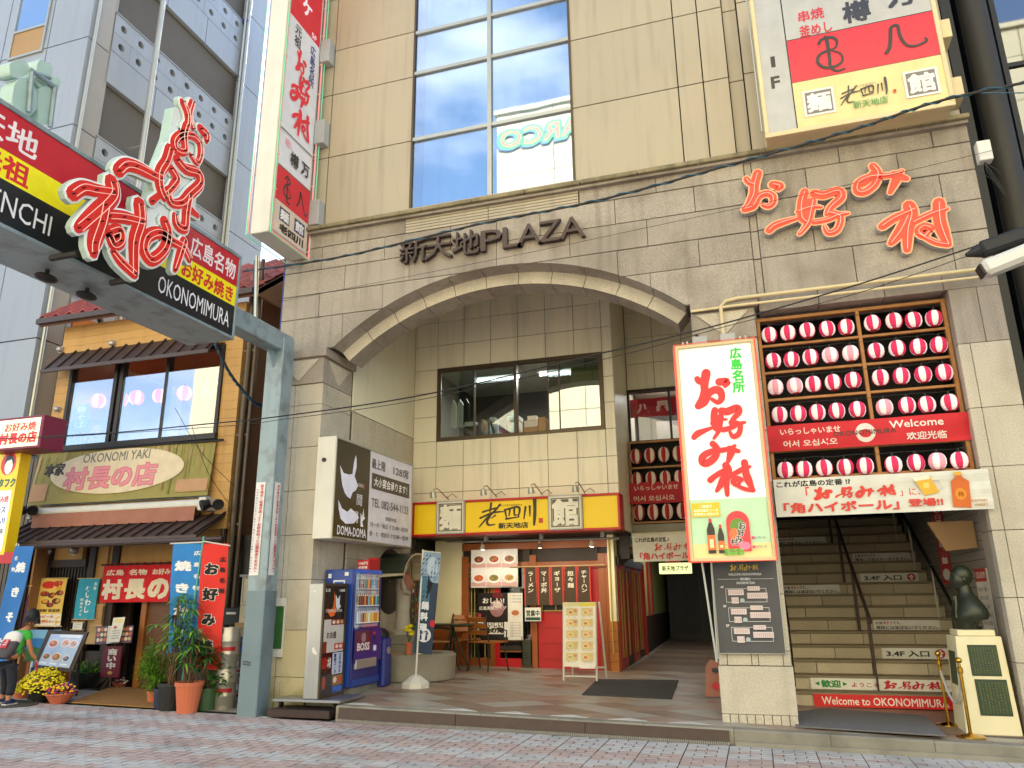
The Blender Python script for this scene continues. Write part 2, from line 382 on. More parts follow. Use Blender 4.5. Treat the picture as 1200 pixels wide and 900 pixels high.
class Canvas(MB):
    def __init__(s, O, U, V, w, h, uw, uh, material='print', warp=None, dl=.00025):
        super().__init__(); s.O = V3(O); s.U = V3(U).normalized(); s.V = V3(V).normalized(); s.N = s.U.cross(s.V).normalized()
        s.w, s.h, s.uw, s.uh, s.warp, s.material, s.layer, s.dl = w, h, uw, uh, warp, material, 1, dl; s.c = []
    def P(s, x, y, z=None):
        u = x / s.uw; v = y / s.uh; q = s.O + s.U * (u * s.w) - s.V * (v * s.h) + s.N * (s.layer * s.dl if z is None else z)
        if s.warp: q = q + s.warp(u, v, s)
        return q
    def face(s, pts, col): s.poly([s.P(*p) for p in pts], s.material); s.c.append(lin(col))
    def up(s): s.layer += 1
    def rect(s, x0, y0, x1, y1, col, nu=1, nv=1):
        if s.warp and nu == 1: nu, nv = max(1, int(abs(x1 - x0) / s.uw * 24)), max(1, int(abs(y1 - y0) / s.uh * 24))
        for i in range(nu):
            for j in range(nv):
                a, b = x0 + (x1 - x0) * i / nu, x0 + (x1 - x0) * (i + 1) / nu; c, d = y0 + (y1 - y0) * j / nv, y0 + (y1 - y0) * (j + 1) / nv
                s.face([(a, d), (b, d), (b, c), (a, c)], col)
        s.up()
    def polyf(s, pts, col): s.face(pts, col); s.up()
    def disc(s, cx, cy, rx, ry, col, n=20, a0=0):
        if s.warp and rx > 20:
            for k in range(24):
                a, b = [math.cos(math.pi * (1 - q / 24)) for q in (k, k + 1)]; e, f = [ry * math.sqrt(max(0, 1 - q * q)) for q in (a, b)]
                for j in range(6): t0, t1 = j / 3 - 1, (j + 1) / 3 - 1; s.face([(cx + rx * a, cy + e * t1), (cx + rx * b, cy + f * t1), (cx + rx * b, cy + f * t0), (cx + rx * a, cy + e * t0)], col)
            s.up(); return
        s.polyf([(cx + rx * math.cos(a0 - 2 * math.pi * k / n), cy + ry * math.sin(a0 - 2 * math.pi * k / n)) for k in range(n)], col)
    def glyphs(s, t, fx, col, b=0):
        vs, fs = glyph(t); offs = [(0, 0)]
        if b: offs += [(b, b), (-b, -b), (b, -b), (-b, b)]
        if b > .03: offs += [(b, 0), (-b, 0), (0, b), (0, -b)]
        for ox, oy in offs:
            k = len(s.v); s.v += [s.P(*fx(x + ox, y + oy)) for x, y in vs]; i = s.mi(s.material)
            for f in fs: s.f.append(tuple(k + a for a in f)); s.m.append(i); s.c.append(lin(col))
            s.layer += .5
        s.layer += .5
    def text(s, t, cx, cy, w, h, col, b=0, rot=0, shear=0):
        vs, fs = glyph(t)
        if not vs: return
        x0, x1 = min(v[0] for v in vs), max(v[0] for v in vs); y0, y1 = min(v[1] for v in vs), max(v[1] for v in vs)
        sx = w / (x1 - x0 + 1e-6); sy = h / (y1 - y0 + 1e-6) if h else sx * (s.uw / s.w) ** -1 * (s.uh / s.h)
        cr_, sr_ = math.cos(rot), math.sin(rot)
        def fx(x, y):
            X = (x - (x0 + x1) / 2) * sx + shear * (y - y0) * sy; Y = -(y - (y0 + y1) / 2) * sy
            return cx + X * cr_ - Y * sr_, cy + X * sr_ + Y * cr_
        s.glyphs(t, fx, col, b)
    def vtext(s, t, cx, y0, y1, size, col, b=0):
        n = len(t); st = (y1 - y0) / n
        for i, ch in enumerate(t):
            if ch == ' ': continue
            cy = y0 + st * (i + .5); hs = min(size, st) if size else st; ax = (size or st); k = 0.0
            if ch == 'ー': s.rect(cx - .05 * ax, cy - .38 * hs, cx + .05 * ax, cy + .38 * hs, col); continue
            vs, fs = glyph(ch); xm = (min(v[0] for v in vs) + max(v[0] for v in vs)) / 2; ym = (min(v[1] for v in vs) + max(v[1] for v in vs)) / 2
            s.glyphs(ch, lambda x, y: (cx + (x - xm) * ax, cy - (y - ym) * hs), col, b)
    def strokes(s, lst, col, T=lambda p: p, ws=1.0, grow=0.0):
        for pts, w in lst:
            for q in ribbon2d(pts, w, grow=grow): s.face([T(p) for p in q], col); s.layer += .04
            s.up()
    def line(s, pts, w, col):
        for i in range(len(pts) - 1):
            (a, b), (c, d) = pts[i], pts[i + 1]; l = math.hypot(c - a, d - b) or 1; nx, ny = -(d - b) / l * w / 2, (c - a) / l * w / 2
            s.face([(a + nx, b + ny), (c + nx, d + ny), (c - nx, d - ny), (a - nx, b - ny)], col)
        s.up()
    def frame(s, x0, y0, x1, y1, w, col): s.line([(x0, y0), (x1, y0), (x1, y1), (x0, y1), (x0, y0)], w, col)
    def done(s, name='print', parent=None, **k): return s.build(name, parent, **k)
def canvas_front(x0, x1, z1, z0, Y, uw, uh, material='print', **k): return Canvas((x0, Y, z1), (1, 0, 0), (0, 0, 1), x1 - x0, z1 - z0, uw, uh, material, **k)
def canvas_side(y0, y1, z1, z0, X, uw, uh, material='print', **k): return Canvas((X, y0, z1), (0, 1, 0), (0, 0, 1), y1 - y0, z1 - z0, uw, uh, material, **k)

# brush-written お好み村, traced once per character in a 0..1 box (y down)
def _n(st, x0, y0, w, h, ): return [([((x - x0) / w, (y - y0) / h) for x, y in p], wd / w) for p, wd in st]
B_O = _n([([(68, 160), (85, 180), (112, 190)], 30), ([(128, 130), (112, 190), (108, 240), (85, 290), (55, 322)], 42), ([(60, 325), (105, 305), (135, 255), (175, 235), (208, 250), (212, 290), (185, 312), (150, 290)], 36), ([(205, 190), (250, 195), (240, 218)], 40)], 45, 115, 225, 225)
B_KO = _n([([(190, 435), (230, 405), (340, 370)], 38), ([(380, 230), (362, 300), (368, 370), (400, 395)], 40), ([(425, 275), (412, 340), (395, 400), (352, 455)], 34), ([(345, 335), (420, 310), (470, 312)], 24), ([(400, 300), (385, 380)], 46), ([(432, 238), (480, 248), (560, 225), (572, 262), (520, 312), (500, 350)], 44), ([(505, 340), (570, 362), (556, 430), (508, 452), (486, 415)], 36), ([(430, 392), (500, 380), (560, 355), (612, 345)], 30)], 175, 205, 445, 265)
B_MI = _n([([(745, 92), (772, 130), (755, 190), (700, 232), (662, 225), (668, 182), (730, 150), (830, 142), (880, 130), (900, 118)], 38), ([(868, 170), (842, 232)], 40), ([(860, 140), (925, 160)], 42)], 645, 75, 295, 175)
B_MURA = _n([([(795, 415), (860, 372), (970, 322)], 38), ([(938, 305), (952, 350), (932, 430), (928, 540)], 52), ([(932, 360), (892, 440), (842, 505)], 46), ([(960, 395), (1060, 348), (1142, 322)], 34), ([(1098, 290), (1102, 380), (1122, 450), (1148, 512)], 50), ([(1148, 514), (1080, 502), (985, 455)], 28), ([(1055, 425), (1018, 415), (988, 440), (1018, 468), (1045, 442)], 36)], 775, 270, 400, 290)
BRUSH = {'お': B_O, '好': B_KO, 'み': B_MI, '村': B_MURA}
def brush(c, ch, x0, y0, x1, y1, col, thick=1.0):
    for pts, w in BRUSH[ch]:
        P = [(x0 + (x1 - x0) * a, y0 + (y1 - y0) * b) for a, b in pts]
        for q in ribbon2d(P, w * thick * (x1 - x0)): c.face(q, col); c.layer += .04
        c.up()
# ================================================================ GROUND
m = MB(); m.poly([(-400, -400, -.35), (400, -400, -.35), (400, 400, -.35), (-400, 400, -.35)], 'asphalt')
m.build('ground', kind='structure')
m = MB()                                             # street bed under the pavers
m.prism([(-26, -30, street_z(-26) - .012), (12, -30, street_z(12) - .012), (12, .9, street_z(12) - .012), (-26, .9, street_z(-26) - .012)], (0, 0, -.3), 'paver_joint')
street = m.build('street', kind='structure')
m = MB(); m.poly([(-26, -23, .44), (12, -23, -.12), (12, -4.33, street_z(12) - .006), (-26, -4.33, street_z(-26) - .006)], 'paver_pink'); m.build('far_pavement', kind='structure')
KY = -.386                                            # kerb line
def band(cx, cy):
    """grey zigzag bands in the pink paving (a pattern of differently coloured pavers)"""
    fr = (cx % .4) / .4; saw = int(fr * 2)
    if cy > -.62 - (.0 if cx > -3.4 else 0) and cx > -3.4: return True
    if cx > -2.6 and cy > -.72: return True
    r = round((KY - .05 - .0485 - cy) / .097) + saw
    return (r % 7) in (4, 5, 6)
pav = []
row = 0; y = KY - .05
while y > -4.3:
    cell = -12.0 - .013 * row
    i0 = int(-12 / .4)
    for i in range(-31, 6):
        x0 = i * .4
        cuts = [0, .2, .4] if row % 2 == 0 else [0, .1, .3, .4]
        for a, b in zip(cuts[:-1], cuts[1:]):
            pav.append((x0 + a, x0 + b, y - .097, y))
    y -= .097; row += 1
yy = KY - .05 + .097
for r in range(13):                                   # left of the sidewalk the paving runs on towards the shops
    for i in range(-31, -14):
        x0 = i * .4; cuts = [0, .2, .4] if r % 2 == 1 else [0, .1, .3, .4]
        for a, b in zip(cuts[:-1], cuts[1:]):
            if yy < -.25 and x0 + b < -4.9: pav.append((x0 + a, x0 + b, yy - .097, yy))
    yy += .097
def vis(x, y):
    p = V3((x, y, .1)) - CAM; zc = p.dot(RZ); return zc > .5 and -20 < 600 + FPX * p.dot(RX) / zc < 1220 and 450 + FPX * p.dot(RY) / zc < 915
def paver_mesh(w, colr, jit):
    m = MB(); g = .004; d = .0965 - g * 2; a, b = -w / 2 + g, w / 2 - g; k = .004
    vs = [(a, -d / 2, -.03), (b, -d / 2, -.03), (b, d / 2, -.03), (a, d / 2, -.03), (a + k, -d / 2 + k, jit), (b - k, -d / 2 + k, jit), (b - k, d / 2 - k, jit), (a + k, d / 2 - k, jit), (a, -d / 2, jit - k), (b, -d / 2, jit - k), (b, d / 2, jit - k), (a, d / 2, jit - k)]
    fs = [(4, 5, 6, 7), (8, 9, 5, 4), (9, 10, 6, 5), (10, 11, 7, 6), (11, 8, 4, 7), (0, 1, 9, 8), (1, 2, 10, 9), (2, 3, 11, 10), (3, 0, 8, 11)]
    return vs, fs
seen = [p for p in pav if vis((p[0] + p[1]) / 2, (p[2] + p[3]) / 2)]
seen.sort(key=lambda p: (V3(((p[0] + p[1]) / 2, (p[2] + p[3]) / 2, 0)) - CAM).length + (3 if p[1] - p[0] < .15 else 0))
single = set(seen[:300]); protos = {}; rest = MB()
for p in pav:
    x0, x1, y0, y1 = p; w = x1 - x0; cx, cy = (x0 + x1) / 2, (y0 + y1) / 2; c = 'paver_grey' if band(cx, cy) else 'paver_pink'
    z = street_z(cx) + random.uniform(-.0015, .0015)
    if p in single:
        key = (round(w, 2), c)
        if key not in protos:
            vs, fs = paver_mesh(w, c, 0); mm = MB(); mm.mesh([V3(v) + V3((cx, cy, z)) for v in vs], fs, c); protos[key] = mm.build('paver', street, at=V3((cx, cy, z)))
        else: copy_part(protos[key], (cx, cy, z), street)
    else:
        vs, fs = paver_mesh(w, c, 0); rest.mesh([V3(v) + V3((cx, cy, z)) for v in vs], fs[:5], c)
rest.build('pavers', street, kind='stuff')
m = MB()                                              # rough cement strip in front of the wooden shop
m.poly([(-14, -.25, street_z(-14) + .004), (-4.9, -.25, street_z(-4.9) + .004), (-4.9, .9, street_z(-4.9) + .004), (-14, .9, street_z(-14) + .004)], 'cement_strip')
m.poly([(-4.9, KY - .05, street_z(-4.9) + .004), (-4.9, KY - .05, street_z(-4.9) + .004), (12, KY - .05, street_z(12) + .004), (12, KY + .1, street_z(12) + .004), (-4.9, KY + .1, street_z(-4.9) + .004)], 'cement_strip')
m.build('cement_strip', kind='structure')
m = MB(); zz = street_z(-9.1) + .01; m.cyl((-9.55, -.62, street_z(-9.5) - .02), .3, .028, 'joint_dark', 24); m.build('manhole_cover', label='dark round manhole cover in the paving beside the child', cat='manhole cover')

# plaza slab, its kerb and tiles
def slab(x0, x1, y0, y1, th, mt, off=0.0):
    return [V3((x, y, plaza_z(x, y) + off)) for x, y in ((x0, y0), (x1, y0), (x1, y1), (x0, y1))]
m = MB(); m.prism(slab(-4.85, 3.4, KY + .001, 12, 0, 0, -.006), (0, 0, -.4), 'concrete'); m.prism(slab(-5.5, -4.85, .0, 12, 0, 0, -.006), (0, 0, -.4), 'concrete')
plaza = m.build('plaza_floor', kind='structure')
def rot45tile(cx, cy, s, mt, name='floor_tile', ymin=KY + .16):
    pts = [(cx - s, cy), (cx, cy - s * .62), (cx + s, cy), (cx, cy + s * .62)]
    if min(p[1] for p in pts) < ymin:
        pts2 = []
        for i in range(4):
            a, b = pts[i], pts[(i + 1) % 4]
            if a[1] >= ymin: pts2.append(a)
            if (a[1] - ymin) * (b[1] - ymin) < 0:
                t = (ymin - a[1]) / (b[1] - a[1]); pts2.append((a[0] + (b[0] - a[0]) * t, ymin))
        pts = pts2
    if len(pts) < 3: return
    m = MB(); m.prism([(x, y, plaza_z(x, y) + .002 - .0) for x, y in pts], (0, 0, -.006), mt)
    m.build(name, plaza)
random.seed(3)
tiles = []; j = 0; yy = KY - .1
while yy < 4.1:
    xx = -5.6 + (.32 if j % 2 else 0)
    while xx < 2.5:
        if not (yy < .05 and xx < -4.7) and not (.1 < xx and yy > 1.3): tiles.append((xx, yy))
        xx += .64
    yy += .198; j += 1
for xx, yy in tiles:
    if xx + .3 < -4.75 and yy < .15: continue
    x_ = max(xx, -5.45)
    c = random.choice(['plaza_a', 'plaza_a', 'plaza_b', 'plaza_c', 'plaza_b'])
    if yy < KY + .22 and xx < -.4: c = 'plaza_white' if int(xx * 7) % 3 else 'plaza_b'
    rot45tile(xx, yy, .313, c)
m = MB(); x = -5.4
for i in range(14):                                   # further in: long rows
    a = -2.1 ; m.prism([(a, 4.2 + i * .5, plaza_z(a, 4.2 + i * .5) + .002), (.0, 4.2 + i * .5, plaza_z(0, 4.2 + i * .5) + .002), (.0, 4.69 + i * .5, plaza_z(0, 4.69 + i * .5) + .002), (a, 4.69 + i * .5, plaza_z(a, 4.69 + i * .5) + .002)], (0, 0, -.006), 'plaza_a' if i % 2 else 'plaza_c')
m.build('floor_tiles', plaza, kind='stuff')
x = -4.85                                             # kerb stones
ks = []
while x < 3.3:
    w = .9; x1 = min(x + w, 3.4); mm = MB()
    a, b = x + .003, x1 - .003
    mm.mesh([(a, KY - .012, street_z(a) - .05), (b, KY - .012, street_z(b) - .05), (b, KY + .14, street_z(b) - .05), (a, KY + .14, street_z(a) - .05), (a, KY - .012, plaza_z(a, KY) - .012), (b, KY - .012, plaza_z(b, KY) - .012), (b, KY + .002, plaza_z(b, KY) + .002), (a, KY + .002, plaza_z(a, KY) + .002), (b, KY + .14, plaza_z(b, KY) + .004), (a, KY + .14, plaza_z(a, KY) + .004)],
            [(0, 1, 5, 4), (4, 5, 6, 7), (7, 6, 8, 9), (3, 9, 8, 2), (0, 4, 7, 9, 3), (1, 2, 8, 6, 5)], 'concrete')
    mm.build('kerb_stone', plaza); x = x1
mm = MB(); a = .0                                      # low second step of the kerb at the right
mm.prism([(-.34, KY - .06, street_z(0) - .02), (3.3, KY - .06, street_z(3) - .02), (3.3, KY - .06, street_z(3) + .04), (-.34, KY - .06, street_z(0) + .045)], (0, .05, 0), 'concrete'); mm.build('kerb_foot', plaza)
t = thing('kerb_cover_plate', 'long dark brown metal flood plate leaning against the plaza kerb', 'metal plate', (-2.6, KY - .03, street_z(-2.6)))
x = -4.8
for i in range(3):
    x1 = x + 1.47; mm = MB(); mm.prism([(x + .004, KY - .055, street_z(x) + .035), (x1 - .004, KY - .055, street_z(x1) + .035), (x1 - .004, KY - .03, plaza_z(x1, KY) - .012), (x + .004, KY - .03, plaza_z(x, KY) - .012)], (0, .012, 0), 'kerb_plate'); mm.build('plate', t); x = x1
mm = MB()
for k in range(210):
    xx = -4.8 + k * .021; mm.box(xx, xx + .011, KY - .075, KY - .05, street_z(xx) + .004, street_z(xx) + .034, 'steel')
mm.build('mesh_strip', t)

# ================================================================ MAIN BUILDING
main = thing('main_building', 'large beige building of stone blocks and metal panels with a wide arch over the plaza', 'building', (-1.7, 0, 0))
XL, XR = -6.3, 2.84
WX0_, WX1_ = -4.31, -1.88
m = MB()                                              # core masses
m.box(XL + .04, WX0_ - .04, .27, 14, 7.0, 17.6, 'joint_dark'); m.box(WX1_ + .04, XR - .04, .27, 14, 7.0, 17.6, 'joint_dark')   # upper mass behind the cladding, open at the window
m.box(WX0_ - .04, WX1_ + .04, .55, 14, 7.03, 17.6, 'joint_dark'); m.box(WX0_ - .04, WX1_ + .04, .27, .55, 17, 17.6, 'joint_dark')
m.build('upper_core', main)
# courses of granite blocks on the lower facade
ARX, ARZ, RO, RI = -2.96, 2.01, 3.81, 3.62
SPR = 4.93
def arch(x, r=RO):
    d = r * r - (x - ARX) ** 2; return ARZ + math.sqrt(d) if d > 0 else -9
hw = math.sqrt(RO ** 2 - (SPR - ARZ) ** 2)             # half width of the arch at the springing
def block(x0, x1, z0, z1, y0=0.0, d=.16, mt='granite', g=.0035, name='stone_block', bev=.004):
    a, b, c, e = x0 + g, x1 - g, z0 + g * 1.6, z1 - g * 1.6; y0 += random.uniform(0, .006)
    n = 10; xs = [a + (b - a) * i / n for i in range(n + 1)]
    need = any(arch(x) > c and ARX - hw < x < ARX + hw for x in xs) and e > SPR - .01
    if not need: pts = [(a, c), (b, c), (b, e), (a, e)]
    else:
        xs = sorted(set(xs + [x for x in (ARX - hw, ARX + hw) if a < x < b])); xs2 = []
        for i in range(0, 41):
            x = a + (b - a) * i / 40; xs2.append(x)
        lo = [(x, max(c, arch(x) + .002 if ARX - hw <= x <= ARX + hw else c)) for x in xs2]
        lo = [(x, z) for x, z in lo if z < e - .004]
        if len(lo) < 2: return
        if lo[-1][0] - lo[0][0] < .03: return
        # keep one contiguous run
        pts = lo + [(lo[-1][0], e), (lo[0][0], e)]
    mm = MB(); mm.prism([(x, y0, z) for x, z in pts], (0, d, 0), mt); mm.build(name, main, bev=bev if not need else 0)
random.seed(11)
rows = [(SPR, 5.42), (5.42, 5.79), (5.79, 6.17), (6.17, 6.53), (6.53, 6.77)]
for ri, (z0, z1) in enumerate(rows):
    spans = [(XL, ARX - (0 if z1 > 5.83 else 0)), (ARX, .33)] if z0 > 5.6 else [(XL, ARX), (ARX, .33)]
    if ri >= 4:                                       # louvre grille over the letters, between -4.33 and -1.8
        spans = [(XL, -4.34), (-1.79, .33)]
    spans.append((.42, XR))
    for (sa, sb) in spans:
        x = sa; first = True
        while x < sb - .01:
            w = 1.02 if not first else (.62 if ri % 2 else 1.02); x1 = x + w
            if sb - x1 < .35: x1 = sb
            block(x, x1, z0, z1); x = x1; first = False
    block(.33, .42, z0, z1, y0=.02, d=.14)
mm = MB()                                              # dark bedding of the joints behind the blocks (above the arch)
pts = [(XL + .03, SPR), (ARX - hw - .02, SPR)] + [(ARX - hw + 2 * hw * i / 40, arch(ARX - hw + 2 * hw * i / 40 * .9999 + .0001) + .01) for i in range(41)] + [(ARX + hw + .02, SPR), (XR - .03, SPR), (XR - .03, 6.77), (XL + .03, 6.77)]
mm.prism([(x, .07, z) for x, z in pts], (0, .4, 0), 'joint_dark'); mm.build('facade_wall', main)
for i, z in enumerate((6.53, 6.575, 6.62, 6.665, 6.71)):     # beige louvres
    for a, b in ((-4.33, -3.08), (-3.07, -1.8)):
        mm = MB(); mm.box(a, b, -.01, .07, z, z + .036, 'cladding'); mm.build('louvre', main)
for i in range(12): # ledge stones
    a = XL - .05 + i * .767; mm = MB(); mm.prism([(a + .003, -.12, 6.78), (a + .764, -.12, 6.78), (a + .764, -.12, 6.84), (a + .003, -.12, 6.84)], (0, .28, 0), 'ledge'); mm.build('ledge_stone', main, bev=.01)
mm = MB(); mm.box(XL, XR, -.07, .1, 6.74, 6.779, 'granite'); mm.build('ledge_moulding', main)
# arch: cove, cream voussoirs, soffit
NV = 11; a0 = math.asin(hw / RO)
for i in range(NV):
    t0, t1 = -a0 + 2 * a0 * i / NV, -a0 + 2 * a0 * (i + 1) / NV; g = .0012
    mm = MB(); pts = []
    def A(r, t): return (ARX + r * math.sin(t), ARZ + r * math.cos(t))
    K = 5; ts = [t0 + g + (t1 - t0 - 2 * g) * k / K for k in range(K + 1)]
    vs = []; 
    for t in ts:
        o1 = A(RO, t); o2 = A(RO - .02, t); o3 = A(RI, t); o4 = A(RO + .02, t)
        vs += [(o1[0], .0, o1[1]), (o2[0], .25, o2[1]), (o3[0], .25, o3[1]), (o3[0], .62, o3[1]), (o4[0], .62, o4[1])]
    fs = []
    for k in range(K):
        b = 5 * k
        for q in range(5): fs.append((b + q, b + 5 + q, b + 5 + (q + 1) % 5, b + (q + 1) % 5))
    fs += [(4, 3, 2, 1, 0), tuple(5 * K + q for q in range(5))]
    mm.mesh(vs, [f for i, f in enumerate(fs) if i % 5 != 1 or i >= 5 * K], 'granite'); mm.mesh(vs, [f for i, f in enumerate(fs) if i % 5 == 1 and i < 5 * K], 'granite_light'); mm.build('arch_stone', main)  # darker granite on cove and soffit puts the shade under the arch into colour
# left pillar
PLX = -5.53
def pillar_blocks(x0, x1, courses, y1, seam=None, mt='granite_light', side=True):
    for z0, z1 in courses:
        xs = [x0] + (seam or []) + [x1]
        for a, b in zip(xs[:-1], xs[1:]):
            mm = MB(); gg = .003; mm.box(a + gg, b - gg, 0.0 if b - a > .12 else .008, .12, z0 + gg, z1 - gg, mt); mm.build('stone_block', main, bev=.003)
        if side:
            for k in range(2):
                ya, yb = .12 + (y1 - .12) * k / 2, .12 + (y1 - .12) * (k + 1) / 2
                mm = MB(); mm.box(x1 - .12, x1 - .001, ya + gg, yb - gg, z0 + gg, z1 - gg, mt); mm.build('stone_block', main, bev=.003)
pillar_blocks(XL, PLX, [(1.12, 1.75), (1.75, 2.33), (2.33, 2.92), (2.92, 3.52), (3.52, 4.12), (4.12, 4.42)], .8, [-5.98, -5.9])
pillar_blocks(XL, PLX, [(.05, .55), (.55, 1.12)], .8, [-5.98, -5.9], 'granite_moss')
m = MB(); m.box(XL + .02, PLX - .02, .05, .78, 0, SPR, 'joint_dark'); m.build('pillar_core', main)
def capital(x0, x1, y1, z0=4.42, z1=4.8, z2=SPR, name='capital'):
    mm = MB(); mm.box(x0, x1, -.02, y1, z0 + .004, z1, 'granite')
    # raised V relief on the front
    cx = (x0 + x1) / 2 ; w = (x1 - x0) * .42
    mm.prism([(cx - w, -.045, z1 - .03), (cx, -.045, z0 + .05), (cx + w, -.045, z1 - .03)], (0, .03, 0), 'granite_light')
    mm.prism([(x1 + .02, .1, z1 - .03), (x1 + .02, .1 + (y1 - .2) / 2, z0 + .05), (x1 + .02, y1 - .1, z1 - .03)], (-.03, 0, 0), 'granite_light')
    mm.build(name, main, bev=.006)
    mm = MB(); mm.box(x0 - (0.0), x1 + .05, -.06, y1 + .03, z1 + .002, z2 - .002, 'granite'); mm.build(name + '_slab', main, bev=.012)
capital(XL, PLX, .8)
# middle pillar
MX0, MX1 = -.46, .28
pillar_blocks(MX0, MX1, [(.92, 1.5), (1.5, 2.1), (2.1, 2.7), (2.7, 3.3), (3.3, 3.9), (3.9, 4.42)], .8, [-.13, -.05, .2], side=True)
pillar_blocks(MX0, MX1, [(.77, .92)], .8, [-.37, -.12, -.05, .2])
for s0, s1 in ((MX0, MX0 + .1),):                      # left cheek of the middle pillar
    for z0, z1 in [(.77, 1.5), (1.5, 2.1), (2.1, 2.7), (2.7, 3.3), (3.3, 3.9), (3.9, 4.42)]:
        mm = MB(); mm.box(s0 + .001, s1, .124, .8, z0 + .003, z1 - .003, 'granite_light'); mm.build('stone_block', main)
mm = MB(); mm.box(MX0 - .01, MX1 + .01, -.02, .8, plaza_z(0, 0) + .09, .765, 'granite_light'); mm.build('pillar_base', main, bev=.006)
for k in range(9):
    a = MX0 - .012 + k * .0845; mm = MB(); mm.box(a + .003, a + .0815, -.026, .06, plaza_z(0, 0) - .04, plaza_z(0, 0) + .087, 'granite_light'); mm.build('base_stone', main, bev=.004)
m = MB(); m.box(MX0 + .03, MX1 - .03, .06, .78, 0, SPR - .03, 'joint_dark'); m.build('pillar_core', main)
capital(MX0, MX1, .8)
# lintel over the lantern opening and right pillar
for a, b in ((.334, 1.0), (1.0, 1.7), (1.7, 2.3), (2.3, XR)):
    mm = MB(); mm.box(a + .003, b - .003, .0, .5, 4.74, SPR - .003, 'granite'); mm.build('stone_block', main, bev=.004)
RPX = 2.335
pillar_blocks(RPX, XR, [(-.1, .83), (.83, 1.44), (1.44, 2.1), (2.1, 2.75), (2.75, 3.38), (3.38, 4.1)], .8, [RPX + .12], side=False)
pillar_blocks(RPX, XR, [(4.1, 4.74)], .8, [RPX + .28], 'granite', side=False)
for z0, z1 in [(-.1, .83), (.83, 1.44), (1.44, 2.1), (2.1, 2.75), (2.75, 3.38), (3.38, 4.1), (4.1, 4.74)]:
    mm = MB(); mm.box(RPX + .002, RPX + .1, .124, .4, z0 + .003, z1 - .003, 'granite'); mm.build('stone_block', main)
m = MB(); m.box(RPX + .03, XR - .03, .06, .38, -.1, SPR, 'joint_dark'); m.box(RPX + .2, XR - .03, .38, 1.4, -.1, SPR, 'joint_dark'); m.build('pillar_core', main)
# upper cladding panels (metal) and tall window
WX0, WX1, WY = -4.31, -1.88, .15
def cpanel(x0, x1, z0, z1, y=.12, d=.05, mt='cladding', name='cladding_panel'):
    mm = MB(); g = .008; mm.box(x0 + g, x1 - g, y, y + d, z0 + g, z1 - g, mt); return mm.build(name, main)
zs = [6.84, 8.125, 9.26, 10.1, 11.14, 12.6, 14.1, 15.6, 17.1]
for z0, z1 in zip(zs[:-1], zs[1:]):
    cpanel(XL, -5.75, z0, z1); cpanel(-5.75, WX0 - .02, z0, z1)
zs2 = [6.84, 8.125, 9.26, 10.5, 11.9, 13.3, 14.7, 16.1, 17.1]
for z0, z1 in zip(zs2[:-1], zs2[1:]):
    cpanel(WX1 + .02, -.39, z0, z1); cpanel(-.39, -.06, z0, z1); cpanel(-.06, .27, z0, z1); cpanel(.27, .46, z0 - (.03 if z0 > 7 else 0), z1 - .03, y=.2); cpanel(.46, XR, z0, z1)
m = MB(); m.box(XL, XR, .1, .3, 17.12, 17.7, 'cladding'); m.build('upper_wall', main)
for a, b, c in ((XL, XL + .05, 0), (XR - .05, XR, 0)):  # side walls of the building
    mm = MB(); mm.box(a - .005, b + .005, .18, 14, -.2, 17.65, 'plaster'); mm.build('side_wall', main)
mm = MB(); mm.box(XL, XR, 13.7, 13.9, -.3, 7.0, 'plaster'); mm.build('rear_wall', main)
mull = [8.13, 9.3, 10.05, 10.9, 12.1, 13.3, 14.5, 15.7]
zb = 7.0
for c, (xa, xb) in enumerate(((WX0, -3.12), (-3.06, WX1))):
    z = 6.96
    for z1 in mull:
        win = thing_w = None
        mm = MB(); t_ = .028
        mm.box(xa, xb, .1, .16, z1 - t_, z1 + t_, 'alu'); w_ = mm.build('window', main, label=None)
        mm = MB(); mm.box(xa + .01, xb - .01, .135, .145, z + t_, z1 - t_, 'glass_blue'); mm.build('pane', w_); z = z1
mm = MB(); mm.box(-3.12, -3.06, .085, .16, 6.93, 15.7, 'alu'); mm.box(WX0 - .03, WX0, .1, .16, 6.93, 15.7, 'bronze_frame'); mm.box(WX1, WX1 + .03, .1, .16, 6.93, 15.7, 'bronze_frame'); mm.box(WX0 - .03, WX1 + .03, .06, .16, 6.88, 6.955, 'cladding'); mm.box(WX0, WX1, .1, .16, 15.7, 17.1, 'cladding'); mm.build('window_frame', main)
mm = MB(); mm.box(WX0, WX1, .5, .52, 6.9, 15.7, 'curtain'); mm.build('curtain', main)
# the upper core must leave room for the window: recessed box
# ---------------------------------------------------------------- recess behind the arch
RY_ = 2.95
def tile(x0, x1, z0, z1, y=RY_, mt='wall_tile', name='wall_panel', g=.005, par=None):
    mm = MB(); mm.box(x0 + g, x1 - g, y, y + .03, z0 + g, z1 - g, mt); mm.build(name, par or main)
xs = [-5.5, -5.06, -4.563, -4.066, -3.569, -3.072, -2.575, -2.1, -1.93]
zs = [2.52, 2.78, 3.22, 3.66, 4.11, 4.55, 4.99, 5.41, 5.86, 6.3, 6.74, 7.0]
for i in range(len(xs) - 1):
    for j in range(len(zs) - 1):
        if 1 <= i <= 6 and 4.0 < zs[j] < 5.3: continue
        tile(xs[i], xs[i + 1], zs[j], zs[j + 1])
m = MB()
m.box(-5.5, -5.06, RY_ + .02, RY_ + .2, 2.52, 7, 'joint_dark'); m.box(-2.1, -1.935, RY_ + .02, RY_ + .2, 2.52, 7, 'joint_dark')
m.box(-5.06, -2.1, RY_ + .02, RY_ + .2, 2.52, 4.1, 'joint_dark'); m.box(-5.06, -2.1, RY_ + .02, RY_ + .2, 5.42, 7, 'joint_dark'); m.build('recess_wall', main)
